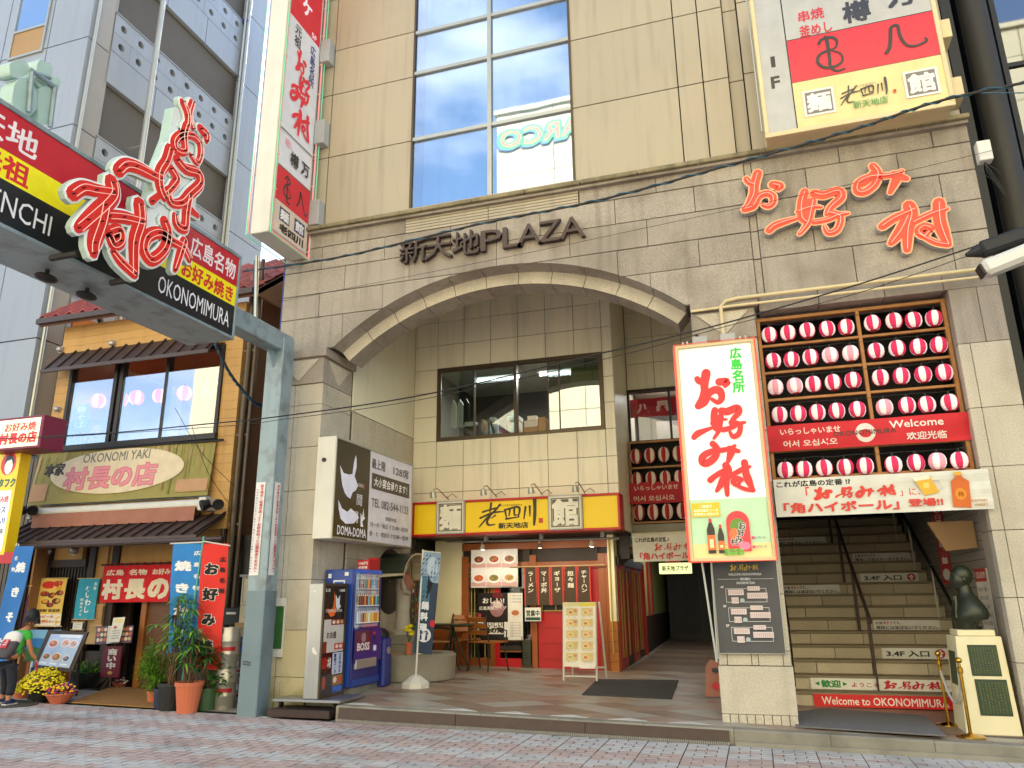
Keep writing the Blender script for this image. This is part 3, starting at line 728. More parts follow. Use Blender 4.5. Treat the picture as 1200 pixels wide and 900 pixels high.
m = MB(); m.box(-1.935, -1.925, RY_ - .012, RY_ + .04, 2.5, 5.6, 'light_tube'); 
# office windows
wx = [-5.05, -4.38, -3.62, -3.08, -2.82, -2.1]
m = MB(); m.box(-5.06, -2.1, RY_ - .02, RY_ + .08, 4.1, 4.15, 'bronze_frame'); m.box(-5.06, -2.1, RY_ - .02, RY_ + .08, 5.36, 5.42, 'bronze_frame'); m.box(-5.06, -5.01, RY_ - .02, RY_ + .08, 4.15, 5.36, 'bronze_frame'); m.box(-2.15, -2.1, RY_ - .02, RY_ + .08, 4.15, 5.36, 'bronze_frame'); m.box(-3.64, -3.59, RY_ - .03, RY_ + .08, 4.15, 5.36, 'bronze_frame')
fr = m.build('window_frame', main, bev=.003)
for a, b, y in ((-5.01, -4.36, .0), (-4.38, -3.64, .03), (-3.06, -2.84, .03), (-2.86, -2.15, 0)):
    mm = MB(); t_ = .02; Y = RY_ + y
    mm.box(a, b, Y, Y + .025, 4.15, 4.15 + t_, 'bronze_frame'); mm.box(a, b, Y, Y + .025, 5.36 - t_, 5.36, 'bronze_frame'); mm.box(a, a + t_, Y, Y + .025, 4.17, 5.34, 'bronze_frame'); mm.box(b - t_, b, Y, Y + .025, 4.17, 5.34, 'bronze_frame')
    w_ = mm.build('window', main); mm = MB(); mm.box(a + t_, b - t_, Y + .01, Y + .014, 4.17, 5.34, 'glass_mid' if a > -3.1 else 'glass'); mm.build('pane', w_)
# office room behind the windows
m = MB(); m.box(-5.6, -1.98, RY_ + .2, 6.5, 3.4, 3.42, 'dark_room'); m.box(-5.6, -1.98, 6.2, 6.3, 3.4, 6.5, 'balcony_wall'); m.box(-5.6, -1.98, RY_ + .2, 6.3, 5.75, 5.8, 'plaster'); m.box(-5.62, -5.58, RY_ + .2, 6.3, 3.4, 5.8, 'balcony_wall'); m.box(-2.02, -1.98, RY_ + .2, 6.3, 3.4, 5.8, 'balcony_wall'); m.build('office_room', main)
for x in (-4.35, -3.1):
    l = thing('ceiling_light', 'fluorescent lamp glowing behind the office window, %s one' % ('left' if x < -4 else 'right'), 'lamp', (x, 4.2, 5.6), 'fluorescent lamps in the office')
    mm = MB(); mm.box(x - .45, x + .45, 4.1, 4.3, 5.55, 5.7, 'white_paint'); mm.build('housing', l); mm = MB(); mm.cyl((x - .42, 4.2, 5.51), .025, .84, 'light_tube', 8, (1, 0, 0)); mm.build('tube', l)
    ld = bpy.data.lights.new('office_lamp', 'AREA'); ld.shape = 'RECTANGLE'; ld.size = .8; ld.size_y = .1; ld.energy = 14; ld.color = (.93, 1, .97)
    lo = bpy.data.objects.new('office_lamp', ld); COL.objects.link(lo); lo.parent = l; lo.location = (0, 0, -.13)
# things on the office sill
random.seed(5)
t = thing('book_row', 'row of folders and books leaning behind the office window', 'books', (-4.1, 3.3, 4.15))
x = -4.34
for k in range(9):
    w = random.uniform(.03, .06); h = random.uniform(.28, .42); mm = MB(); lean = .12 * (k % 3 == 1)
    mm.prism([(x, 3.22, 4.12), (x + w, 3.22, 4.12), (x + w - lean, 3.22, 4.12 + h), (x - lean, 3.22, 4.12 + h)], (0, .22, 0), random.choice(['paper', 'book_blue', 'paper', 'white_paint', 'cardboard'])); mm.build('book', t); x += w + .006 + lean * .6
t = thing('cardboard_box', 'cardboard box at the right end of the book row in the office window', 'box', (-3.78, 3.35, 4.15)); mm = MB(); mm.box(-3.85, -3.66, 3.22, 3.5, 4.13, 4.5, 'cardboard'); mm.build('carton', t); mm = MB(); mm.box(-3.86, -3.65, 3.215, 3.505, 4.45, 4.52, 'paper'); mm.build('lid', t)
t = thing('file_boxes', 'stack of printed paper boxes in the middle office window', 'boxes', (-3.4, 3.4, 4.15))
for k, (a, b, c, d) in enumerate(((-3.57, -3.32, 4.12, 4.3), (-3.56, -3.3, 4.305, 4.42), (-3.31, -3.18, 4.12, 4.46), (-3.5, -3.34, 4.425, 4.5))): mm = MB(); mm.box(a, b, 3.25, 3.5, c, d, 'paper' if k % 2 else 'cardboard'); mm.build('carton', t)
t = thing('hanging_clothes', 'clothes and papers hanging at the left side of the office window', 'clothes', (-4.8, 3.4, 4.5))
for k, (x, c) in enumerate(((-4.93, 'paper'), (-4.8, 'white_paint'), (-4.68, 'verdigris'))):
    mm = MB(); mm.prism([(x - .06, 3.4 + .02 * k, 4.45), (x + .05, 3.4, 4.42), (x + .06, 3.38, 4.85), (x, 3.38, 4.95), (x - .05, 3.4, 4.85)], (0, .03, 0), c); mm.build('garment', t)
t = thing('office_desk', 'cluttered desk edge with papers behind the office window', 'desk', (-4.6, 3.6, 4.2)); mm = MB(); mm.box(-4.75, -4.4, 3.3, 3.7, 4.42, 4.45, 'paper'); mm.box(-4.7, -4.42, 3.32, 3.68, 4.15, 4.42, 'dark_metal'); mm.box(-4.68, -4.48, 3.31, 3.6, 4.45, 4.5, 'paper'); mm.build('desk_top', t)
mm = MB(); mm.box(-2.72, -2.2, 3.3, 3.32, 4.9, 5.3, 'green_wall'); mm.build('notice_board', main)
# left inner wall: stone wainscot below, plaster above
m = MB(); m.box(-5.6, -5.52, .8, 3.2, 0, 7, 'joint_dark'); m.build('inner_wall', main)
m = MB(); m.box(-5.53, -5.5, .8, 2.95, 4.24, 7, 'plaster'); m.build('plaster_wall', main)
m = MB(); m.box(-5.53, -5.485, .8, 2.95, 4.19, 4.235, 'plaster'); m.build('wall_moulding', main)
zz = [.25, .85, 1.45, 2.05, 2.65, 3.25, 3.72, 4.185]
for j in range(len(zz) - 1):
    for k in range(6):
        ya = .82 + k * .355; mm = MB(); mm.box(-5.53, -5.5, ya + .003, ya + .352, zz[j] + .003, zz[j + 1] - .003, 'granite_light'); mm.build('stone_slab', main)
# recess ceiling with white soffit
m = MB(); m.box(-5.5, -.45, .45, 6, 6.98, 7.02, 'plaster'); m.build('recess_ceiling', main)
m = MB(); m.box(-.5, -.46 + .02, .8, 12, 0, 7, 'plaster'); m.build('corridor_right_wall', main)
# deeper bay to the right of the shop
m = MB(); m.box(-1.99, -1.93, RY_ + .03, 5.2, 2.5, 7, 'wall_tile'); m.build('bay_side_wall', main)
xs = [-1.93, -1.55, -1.0, -.5]; zs = [4.2, 5.0, 5.5, 6.0, 6.5, 7.0]
xs2 = [-1.92, -1.42, -.9, -.5]
for i in range(3):
    for j in range(1, 5):
        if zs[j] >= 5.0: tile(xs2[i], xs2[i + 1], zs[j] + .1, zs[j + 1] + .1 if j < 4 else 7, y=4.4)
m = MB(); m.box(-1.93, -.5, 4.42, 4.5, 5.1, 7, 'joint_dark'); m.build('bay_wall', main)
m = MB(); m.box(-1.93, -.5, 4.35, 4.5, 5.05, 5.1, 'dark_metal'); m.box(-1.93, -1.89, 4.35, 4.4, 4.15, 5.05, 'dark_metal'); m.box(-1.2, -1.16, 4.35, 4.4, 4.15, 5.05, 'dark_metal'); m.box(-1.93, -.5, 4.33, 4.45, 4.1, 4.15, 'dark_metal')
w_ = m.build('window', main); mm = MB(); mm.box(-1.89, -1.2, 4.37, 4.375, 4.15, 5.05, 'glass_clear'); mm.box(-1.16, -.5, 4.37, 4.375, 4.15, 5.05, 'glass_clear'); mm.build('pane', w_)
m = MB(); m.box(-1.95, -.5, 5.8, 5.85, 3.9, 5.3, 'balcony_wall'); m.box(-1.95, -.5, 4.5, 5.8, 5.28, 5.3, 'plaster'); m.box(-1.95, -.5, 4.5, 5.8, 3.95, 3.97, 'dark_room'); m.build('upstairs_room', main)
m = MB(); m.box(-1.5, -.95, 5.0, 5.3, 4.2, 4.62, 'grey_box'); m.build('cabinet', label='grey cabinet behind the upstairs window beneath a red curtain', cat='cabinet')
l = thing('ceiling_light', 'small bright lamp in the upstairs room behind the red curtain', 'lamp', (-1.3, 4.9, 5.2)); mm = MB(); mm.box(-1.4, -1.15, 4.8, 5.0, 5.2, 5.24, 'light_tube'); mm.build('lamp_panel', l)
ld = bpy.data.lights.new('room_lamp', 'AREA'); ld.size = .25; ld.energy = 6; lo = bpy.data.objects.new('room_lamp', ld); COL.objects.link(lo); lo.parent = l; lo.location = (0, 0, -.03)
# beam above corridor
m = MB(); m.box(-1.93, -.5, 4.1, 4.6, 2.5, 2.66, 'concrete'); m.cyl((-1.93, 4.05, 2.47), .05, 1.43, 'plaster', 12, (1, 0, 0)); m.build('corridor_beam', main)
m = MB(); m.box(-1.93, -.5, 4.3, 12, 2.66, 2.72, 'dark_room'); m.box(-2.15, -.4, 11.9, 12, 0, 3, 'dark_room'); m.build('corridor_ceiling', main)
# soffit over the restaurant front
m = MB(); m.box(-5.5, -1.93, RY_ + .03, 4.3, 2.49, 2.52, 'dark_wood'); m.build('shop_soffit', main)
# stairwell walls, ceiling
m = MB(); m.box(.2, .28, .8, 6, 0, 7, 'plaster'); m.build('stair_left_wall', main)
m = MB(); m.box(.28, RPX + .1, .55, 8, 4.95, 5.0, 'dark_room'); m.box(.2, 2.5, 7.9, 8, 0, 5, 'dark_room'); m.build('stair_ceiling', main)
for k in range(30):                                   # clapboard on the right wall of the stairwell
    mm = MB(); z = .25 + k * .1; mm.box(RPX + .1, RPX + .13, .4, 5.2, z + .004, z + .097, 'panel_grey'); mm.build('wall_board', main)
m = MB(); m.box(RPX + .12, RPX + .2, .4, 8, 0, 5, 'joint_dark'); m.build('stair_right_wall', main)
# stairs
st = thing('staircase', 'wide granite staircase rising behind the lantern frame', 'staircase', (1.3, 1.39, .2))
T, H, SY, SZ = .28, .16, 1.39, .215
for k in range(16):
    x0 = .285; x1 = RPX + .09; y = SY + T * k; z = SZ + H * k
    n = 4; off = (k % 2) * .26
    xs = [x0, x0 + .35 + off, x0 + 1.0 + off, x0 + 1.62 + off * .4, x1]
    for a, b in zip(xs[:-1], xs[1:]):
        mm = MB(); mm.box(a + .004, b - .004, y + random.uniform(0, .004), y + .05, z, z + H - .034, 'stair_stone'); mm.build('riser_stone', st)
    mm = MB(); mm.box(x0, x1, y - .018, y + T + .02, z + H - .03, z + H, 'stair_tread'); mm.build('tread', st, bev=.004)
mm = MB(); mm.prism([(.29, SY + .06, 0), (.29, SY + T * 16, 0), (.29, SY + T * 16, SZ + H * 16 - .2), (.29, SY + .06, SZ)], (2.1, 0, 0), 'joint_dark'); mm.build('stair_core', st)
# floor of the stair landing
m = MB(); m.poly([(.29, -.02, .19), (2.33, -.02, .165), (2.33, 1.39, .2), (.29, 1.39, .216)], 'plaza_c'); m.build('landing_floor', kind='structure')
# ================================================================ RESTAURANT FRONT UNDER THE RECESS (Y = 4)
SFY = 4.0
shop = thing('restaurant_front', 'orange wooden restaurant front with red door and lattice windows under the yellow signboard', 'shop front', (-3.7, SFY, .35))
def fbox(name, x0, x1, z0, z1, mt, y=SFY, d=.08, par=None, bev=.004):
    mm = MB(); mm.box(x0, x1, y, y + d, z0, z1, mt); return mm.build(name, par or shop, bev=bev)
fbox('wall', -5.52, -1.99, 2.1, 2.5, 'dark_wood', y=SFY + .1)
fbox('wall_panel', -5.5, -4.98, 1.02, 2.49, 'cream'); fbox('wall_panel', -5.5, -4.98, .3, 1.015, 'orange_wood')
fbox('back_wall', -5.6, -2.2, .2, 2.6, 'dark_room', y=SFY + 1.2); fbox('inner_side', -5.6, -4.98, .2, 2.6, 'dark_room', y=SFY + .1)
fbox('ceiling_panel', -4.95, -2.1, 2.14, 2.16, 'dark_wood', y=SFY + .1, d=1.1)
for a, b in ((-4.97, -4.85), (-4.44, -4.35), (-3.72, -3.6), (-2.52, -2.4), (-2.4, -2.33)): fbox('post', a, b, .3, 2.2, 'orange_wood', y=SFY - .02)
for a, b, z0, z1 in ((-4.85, -4.44, 2.0, 2.09), (-4.35, -3.72, 2.0, 2.09), (-3.6, -2.52, 2.0, 2.08), (-4.85, -4.44, .32, .42), (-4.97, -2.33, 2.3, 2.42)): fbox('rail', a, b, z0, z1, 'orange_wood', y=SFY - .01)
fbox('transom', -4.85, -4.44, 2.09, 2.3, 'dark_wood'); fbox('transom', -4.35, -3.72, 2.09, 2.3, 'dark_wood', y=SFY + .03); fbox('transom', -3.6, -2.52, 2.08, 2.3, 'dark_wood', y=SFY + .03)
# lattice window
w_ = fbox('window', -4.85, -4.44, .42, .5, 'orange_wood')
mm = MB()
for x in (-4.8, -4.74, -4.55, -4.49): mm.box(x, x + .01, SFY, SFY + .02, .5, 2.0, 'gold')
for z in (1.15, 1.23, 1.86, 1.92): mm.box(-4.85, -4.44, SFY, SFY + .02, z, z + .008, 'gold')
mm.build('lattice', w_); mm = MB(); mm.box(-4.85, -4.44, SFY + .03, SFY + .035, .5, 2.0, 'glass_clear'); mm.build('pane', w_)
fbox('red_post', -4.35, -4.27, .3, 1.95, 'red_paint', y=SFY - .03)
w_ = fbox('window', -4.27, -3.72, .62, .7, 'dark_wood'); mm = MB(); mm.box(-4.27, -3.72, SFY + .02, SFY + .025, .7, 2.0, 'glass_clear'); mm.build('pane', w_)
fbox('kick_board', -4.27, -3.7, .32, .5, 'red_paint', y=SFY - .02); fbox('bench_shelf', -4.27, -3.72, .6, .62, 'door_wood', y=SFY - .02); fbox('bench_shelf', -4.27, -3.72, .78, .8, 'door_wood', y=SFY - .0)
d_ = fbox('door', -3.59, -2.52, .33, 2.0, 'red_paint', y=SFY + .01)
for x0, x1, z0, z1 in ((-3.5, -3.28, 1.28, 1.6), (-3.26, -3.06, 1.28, 1.6)):
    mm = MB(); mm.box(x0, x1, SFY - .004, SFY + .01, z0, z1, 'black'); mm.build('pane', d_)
mm = MB(); mm.box(-3.52, -3.04, SFY - .006, SFY + .0, 1.26, 1.28, 'gold'); mm.box(-3.52, -3.04, SFY - .006, SFY, 1.6, 1.62, 'gold'); mm.box(-3.52, -3.5, SFY - .006, SFY, 1.28, 1.6, 'gold'); mm.box(-3.28, -3.26, SFY - .006, SFY, 1.28, 1.6, 'gold'); mm.build('door_window_frame', d_)
mm = MB()
for z in (.5, .75, 1.0): mm.box(-3.55, -2.56, SFY - .002, SFY + .01, z, z + .006, 'red_frame')
mm.build('door_mould', d_)
fbox('wall_panel', -2.52, -2.5, .3, 2.1, 'red_paint', y=SFY - .01)
# cream column with brown tiles at its foot
fbox('column', -2.33, -2.22, 1.1, 2.5, 'cream', y=SFY - .12, d=.2)
for k in range(5): fbox('brick', -2.345, -2.21, .32 + .157 * k, .32 + .157 * k + .152, 'tile_brown', y=SFY - .135, d=.22)
mm = MB(); mm.tube([(-2.29, SFY - .16, .6), (-2.29, SFY - .16, 2.45)], .012, 'gold', 6); mm.build('conduit', shop)
# rail for lamps
t = thing('lamp_rail', 'grey lamp rail hanging under the soffit above the restaurant door', 'rail', (-3.5, 3.1, 2.4))
mm = MB(); mm.tube([(-4.9, 3.1, 2.4), (-2.0, 3.1, 2.37)], .018, 'steel', 8); mm.build('rail', t)
for x in (-4.2, -3.25, -2.25): mm = MB(); mm.box(x - .03, x + .03, 3.07, 3.13, 2.4, 2.5, 'grey_box'); mm.build('bracket', t)
def spot(x, y, z, label, mt='white_paint', g='spotlights on the lamp rail'):
    t = thing('spotlight', label, 'spotlight', (x, y, z), g); mm = MB(); mm.cyl((x, y, z + .06), .012, .06, 'steel', 6); mm.build('stem', t)
    mm = MB(); mm.lathe((x, y, z), [(0, .07), (.03, .07), (.045, 0), (.04, -.005), (0, .01)], mt, 12, (.2, .3, 1)); mm.build('head', t, smooth=True)
    ld = bpy.data.lights.new('spotlight_beam', 'AREA'); ld.size = .12; ld.energy = 2.5; ld.color = (1, .9, .72); lo = bpy.data.objects.new('spotlight_beam', ld); COL.objects.link(lo); lo.parent = t; lo.location = (0, 0, -.02); lo.rotation_euler = (math.radians(28), 0, 0)
spot(-4.28, 3.12, 2.27, 'white spotlight hanging over the food photo board'); spot(-3.3, 3.14, 2.27, 'small spotlight hanging left of the brown door curtain', 'steel'); spot(-2.45, 3.14, 2.27, 'white spotlight hanging near the cream column')
# noren: five dark brown panels with red edging
NR = W(614, 665, 3.88); NE = W(692, 664, 3.88)
t = thing('door_curtain', 'dark brown shop curtain of five lettered strips edged in red at the restaurant door', 'curtain', (-3.3, 3.88, 1.5))
mm = MB(); mm.tube([(NR.x - .25, 3.88, 2.0), (NE.x + .25, 3.88, 2.0)], .012, 'pale_wood', 8); mm.build('rod', t)
words = ['ラーメン', 'マーボ丼', 'ギョーザ', '担々麺', 'チャーハン']; n = 5; x0 = NR.x; x1 = NE.x; wd_ = (x1 - x0) / n
for i, wrd in enumerate(words):
    zb_ = 1.36
    c = Canvas((x0 + wd_ * i + .004, 3.88 - .005 + .006 * (i % 2), 1.985), (1, 0, 0), (0, 0, 1), wd_ - .008, 1.985 - zb_, 60, 220, 'print_cloth', warp=lambda u, v, s, i=i: V3((0, -.008 * math.sin(u * 6 + i) * v, 0)))
    c.rect(0, 0, 60, 220, '4a3a28', 4, 6); c.rect(0, 0, 6, 220, 'c84238', 1, 6); c.rect(54, 0, 60, 220, 'c84238', 1, 6); c.vtext(wrd, 30, 22, 150 if len(wrd) > 3 else 125, 30, 'e6ddc8', .02)
    c.done('curtain_strip', t)
# food photo board
def plate(c, cx, cy, r, food, garnish, rim='f4f1ea', seed=0):
    rnd = random.Random(seed); c.disc(cx, cy, r, r * .7, 'd5c9c0', 24); c.disc(cx, cy - r * .04, r * .96, r * .66, rim, 24); c.disc(cx, cy - r * .05, r * .66, r * .44, food, 18)
    for k in range(16):
        a = rnd.uniform(0, 6.28); d = rnd.uniform(0, .5) * r; cl = rnd.choice([food, garnish, '7a3018', 'd98a4a', garnish]); c.disc(cx + d * math.cos(a), cy - r * .1 + d * math.sin(a) * .62, r * rnd.uniform(.07, .15), r * rnd.uniform(.05, .12), cl, 7)
FB = (W(552, 644.5, 3.9), W(607, 688, 3.9))
t = thing('food_photo_board', 'white board with six photographs of red and green dishes on plates', 'menu board', (-4.4, 3.92, 1.7))
mm = MB(); mm.box(FB[0].x, FB[1].x, 3.9, 3.92, FB[1].z, FB[0].z, 'white_paint'); mm.build('board', t)
c = canvas_front(FB[0].x, FB[1].x, FB[0].z, FB[1].z, 3.9, 330, 260); c.rect(2, 2, 328, 258, 'f3ece6')
for i in range(3):
    for j in range(2):
        cx, cy = 56 + 109 * i, 66 + 128 * j; c.rect(cx - 52, cy + 30, cx + 52, cy + 58, 'd9a8a0'); plate(c, cx, cy + 4, 50, ['8a2a22', 'b0472c', 'a9572c', 'd0502c', '8a8040', 'd8a060'][i + 3 * j], ['3f7a2a', '4f8a2a', '2f6a2a', 'e07040', '4f7a30', '3f7a2a'][i + 3 * j], seed=i + 3 * j)
for x in (110, 219): c.rect(x - 1, 0, x + 1, 260, 'f5f0ea')
c.done('food_photos', t)
# two posters in the window
P0, P1 = W(560, 695, 3.95), W(597, 750, 3.95)
t = tag(canvas := None or thing('curry_poster', 'dark poster with white lettering and a bowl in the restaurant window', 'poster', (-4, 3.95, 1.3)))
mm = MB(); mm.box(P0.x, P1.x, 3.95, 3.955, P1.z, P0.z, 'white_paint'); mm.build('sheet', t)
c = canvas_front(P0.x, P1.x, P0.z, P1.z, 3.95, 220, 330, 'print_gloss'); c.rect(0, 0, 220, 330, '2c2726'); c.disc(135, 110, 50, 60, 'a7787a', 20); c.disc(140, 85, 34, 22, 'd8c8c0', 16); c.disc(140, 20, 40, 22, '6b2a2c', 16)
c.text('おしい!', 110, 55, 150, 38, 'f4efe6', .02); c.text('広島海鮮カープ', 105, 108, 190, 26, 'e6ded6', .02); c.disc(12, 160, 14, 16, 'b0404c', 10); c.rect(0, 205, 40, 290, 'ece8e0'); c.rect(185, 205, 220, 310, 'ece8e0'); c.polyf([(0, 270), (30, 230), (60, 270)], '4a5a90'); c.rect(42, 210, 180, 290, 'ece6da')
c.text('あいしい!', 110, 225, 140, 30, '2a2420', .04); c.text('鍋の海', 110, 262, 140, 40, '2a2420', .045); c.done('poster_print', t)
P0, P1 = W(595, 695, 3.94), W(613, 750, 3.94)
t = thing('price_poster', 'white price list with a picture of a dish beside the dark poster', 'poster', (-3.8, 3.94, 1.3)); mm = MB(); mm.box(P0.x, P1.x, 3.94, 3.945, P1.z, P0.z, 'white_paint'); mm.build('sheet', t)
c = canvas_front(P0.x, P1.x, P0.z, P1.z, 3.94, 100, 300); c.rect(0, 0, 100, 300, 'e9e4d8')
for k in range(3): c.text('十一月四日金曜', 50, 18 + 20 * k, 80, 9, '3a6a6a')
plate(c, 50, 130, 40, 'd86a50', '5a8a40', 'e9e4d8', 3)
for k in range(6): c.text('全国うまい具', 50, 190 + 17 * k, 70, 8, '444040')
c.done('poster_print', t)
# 営業中 sign, umbrella stand
O0, O1 = W(615, 712, 3.86), W(634, 728, 3.86)
t = thing('open_sign', 'small white OPEN sign in Japanese hanging under the brown curtain', 'sign', (O0.x, 3.86, O1.z)); mm = MB(); mm.box(O0.x, O1.x, 3.86, 3.88, O1.z, O0.z, 'white_paint'); mm.build('plate', t)
c = canvas_front(O0.x, O1.x, O0.z, O1.z, 3.86, 110, 90); c.rect(3, 3, 107, 87, 'e8e6da'); c.text('営業中', 55, 38, 90, 40, '1f3a2a', .03); c.rect(5, 64, 105, 84, '1f4a38'); c.done('lettering', t)
t = thing('umbrella_stand', 'dark metal umbrella stand beside the red restaurant door', 'umbrella stand', (-3.33, 3.7, .33))
p_ = WL(617, 783); 
for a, b in ((0, 0), (.16, 0), (.16, .16), (0, .16)): mm = MB(); mm.box(p_.x - .08 + a, p_.x - .065 + a, p_.y + b, p_.y + .015 + b, .36, .86, 'bronze_frame'); mm.build('leg', t)
mm = MB(); mm.box(p_.x - .08, p_.x + .095, p_.y - .0, p_.y + .01, .4, .8, 'verdigris'); mm.box(p_.x - .08, p_.x + .095, p_.y + .165, p_.y + .175, .4, .8, 'verdigris'); mm.box(p_.x - .085, p_.x + .1, p_.y - .005, p_.y + .18, .36, .39, 'bronze_frame'); mm.build('panel', t)
# sliding doors of the shop along the corridor side (red lattice, yellow-green panes)
ss = thing('side_doors', 'row of red and yellow lattice doors along the left side of the passage', 'doors', (-2.18, 5.5, .35))
X_ = -2.2
mm = MB(); mm.box(X_ - .1, X_, 4.05, 12, 2.1, 2.66, 'green_wall'); mm.box(X_ - .1, X_, 6.9, 12, 1.1, 2.1, 'green_wall'); mm.build('wall', ss)
mm = MB(); mm.box(X_ - .1, X_ + .012, 6.9, 12, .2, 1.1, 'dark_wood'); mm.box(X_ - .08, X_ + .03, 4.0, 6.95, 2.0, 2.14, 'dark_wood'); mm.build('wainscot', ss)
for k in range(4):
    ya = 4.12 + k * .68; mm = MB(); f = 'red_frame' if k % 2 == 0 else 'dark_wood'
    mm.box(X_ - .05, X_, ya, ya + .05, .34, 2.0, f); mm.box(X_ - .05, X_, ya + .6, ya + .66, .34, 2.0, 'red_frame'); mm.box(X_ - .05, X_, ya + .05, ya + .6, .34, .5, f); mm.box(X_ - .05, X_, ya + .05, ya + .6, 1.94, 2.0, f)
    d_ = mm.build('door', ss); mm = MB()
    for q in range(4): mm.box(X_ - .03, X_ - .005, ya + .12 + q * .13, ya + .14 + q * .13, .5, 1.94, 'gold' if q % 2 else 'red_frame')
    mm.build('lattice', d_); mm = MB(); mm.box(X_ - .04, X_ - .035, ya + .05, ya + .6, .5, 1.94, 'green_wall'); mm.build('pane', d_)
mm = MB(); mm.box(X_, X_ + .05, 6.85, 6.95, .34, 2.1, 'red_paint'); mm.build('red_post', ss)
for k in range(2): mm = MB(); mm.box(X_, X_ + .03, 7.6 + k * .6, 7.75 + k * .6, 1.1, 2.2, 'red_frame'); mm.build('red_strip', ss)
t = thing('gas_bottle_shelf', 'dark shelf with small red pots above the passage doors', 'shelf', (-2.1, 4.6, 2.14)); mm = MB(); mm.box(-2.16, -1.9, 4.3, 5.2, 2.14, 2.18, 'dark_wood'); mm.build('shelf_board', t)
for k in range(4): mm = MB(); mm.cyl((-2.02, 4.4 + .2 * k, 2.18), .05, .1 + .04 * (k % 2), 'gas_red' if k % 2 else 'cardboard', 10); mm.build('pot', t)
# passage end: glazed door with dim displays
t = thing('passage_end_door', 'dim glazed door at the far end of the dark passage', 'door', (-1.3, 10.5, .3)); mm = MB(); mm.box(-2.1, -.5, 10.6, 10.7, .2, 2.6, 'dark_metal'); mm.build('door_frame', t)
for a, b in ((-1.75, -1.35), (-1.3, -.95)): mm = MB(); mm.box(a, b, 10.57, 10.59, .6, 2.1, 'black'); mm.build('pane', t)
ld = bpy.data.lights.new('passage_lamp', 'AREA'); ld.size = .5; ld.energy = 4; 
l = thing('passage_lamp', 'small white ceiling lamp glowing in the dark passage', 'lamp', (-1.45, 7.2, 2.6)); mm = MB(); mm.cyl((-1.45, 7.2, 2.5), .05, .12, 'light_tube', 10); mm.build('bulb', l); lo = bpy.data.objects.new('passage_lamp', ld); COL.objects.link(lo); lo.parent = l; lo.location = (0, 0, -.12)

# ---------------------------------------------------------------- YELLOW SIGNBOARD
YT = W(484, 583, 2.6); YB = W(728, 621, 2.6); yx0, yx1, yz0, yz1 = YT.x, YB.x, 2.465, 3.02
t = thing('yellow_signboard', 'long yellow restaurant signboard with red frame and brush lettering', 'signboard', (-3.6, 2.7, yz0))
mm = MB(); mm.box(yx0 + .03, yx1 - .03, 2.6, 2.93, yz0 + .03, yz1 - .03, 'yellow_board'); mm.build('board', t)
for a in ((yx0, yx1, yz0, yz0 + .035), (yx0, yx1, yz1 - .035, yz1), (yx0, yx0 + .035, yz0 + .035, yz1 - .035), (yx1 - .035, yx1, yz0 + .035, yz1 - .035)):
    mm = MB(); mm.box(a[0], a[1], 2.57, 2.94, a[2], a[3], 'red_paint'); mm.build('frame', t, bev=.003)
c = canvas_front(yx0, yx1, yz1, yz0, 2.599, 840, 165)
L4 = [([(300, 60), (350, 45), (360, 50)], 9), ([(335, 20), (332, 45), (330, 62)], 9), ([(290, 88), (340, 66), (385, 62)], 10), ([(372, 28), (345, 62), (315, 92), (285, 130)], 10), ([(330, 82), (318, 105), (325, 122), (350, 120)], 10), ([(352, 78), (335, 92)], 7),
      ([(392, 55), (398, 98)], 9), ([(390, 55), (448, 45), (445, 92)], 10), ([(396, 97), (448, 90)], 9), ([(412, 52), (408, 84)], 8), ([(430, 50), (430, 80), (442, 80)], 8), ([(475, 45), (468, 100)], 10), ([(492, 42), (492, 88)], 9), ([(512, 12), (512, 70), (508, 130)], 14)]
c.strokes(L4, '3a2c14'); c.text('ROSHISEN', 415, 34, 90, 9, '5a4a20'); c.text('新天地店', 425, 128, 118, 26, '2b2414', .03); c.rect(527, 100, 543, 122, 'c8402c'); c.done('lettering', t)
for (a, b, ch) in ((109, 229, '麺'), (568, 700, '館')):
    X0, X1 = yx0 + (yx1 - yx0) * a / 840, yx0 + (yx1 - yx0) * b / 840; Z0, Z1 = yz0 + .02, yz1 + .0
    mm = MB(); mm.box(X0, X1, 2.54, 2.598, Z0, Z1, 'grey_box'); mm.build('character_block', t, bev=.006)
    c = canvas_front(X0 + .02, X1 - .02, Z1 - .02, Z0 + .02, 2.539, 100, 100); c.rect(0, 0, 100, 100, 'd9d4c4'); c.rect(5, 5, 95, 95, '5b5444'); c.frame(9, 9, 91, 91, 2, 'b9b29e'); c.text(ch, 50, 50, 78, 78, 'e9e4d2', .035); c.done('lettering', t)
for k, (px, py) in enumerate(((507, 583), (566, 580), (622, 578), (674, 576))):
    p = W(px, py, 2.3); t = thing('sign_spotlight', 'silver spotlight number %s from the left above the yellow signboard' % ['one', 'two', 'three', 'four'][k], 'spotlight', p, 'spotlights above the yellow signboard')
    t['label'] = ['leftmost silver spotlight above the yellow signboard', 'silver spotlight above the first character of the yellow signboard', 'silver spotlight above the brush lettering of the yellow signboard', 'rightmost silver spotlight above the yellow signboard'][k]
    mm = MB(); mm.tube([p + V3((.03, .6, .04)), p + V3((.03, .1, .16)), p + V3((0, .02, .13))], .009, 'steel', 6); mm.build('arm', t)
    mm = MB(); mm.lathe(p + V3((0, 0, .1)), [(0, 0), (.03, -.005), (.045, -.04), (.055, -.1), (.048, -.1), (0, -.06)], 'alu', 14, (0, -.35, 1)); mm.build('head', t, smooth=True)
    mm = MB(); mm.tube([p + V3((.03, .5, .05)), p + V3((.12, .55, .12)), p + V3((.18, .6, .06))], .005, 'cable', 5); mm.build('cable', t)

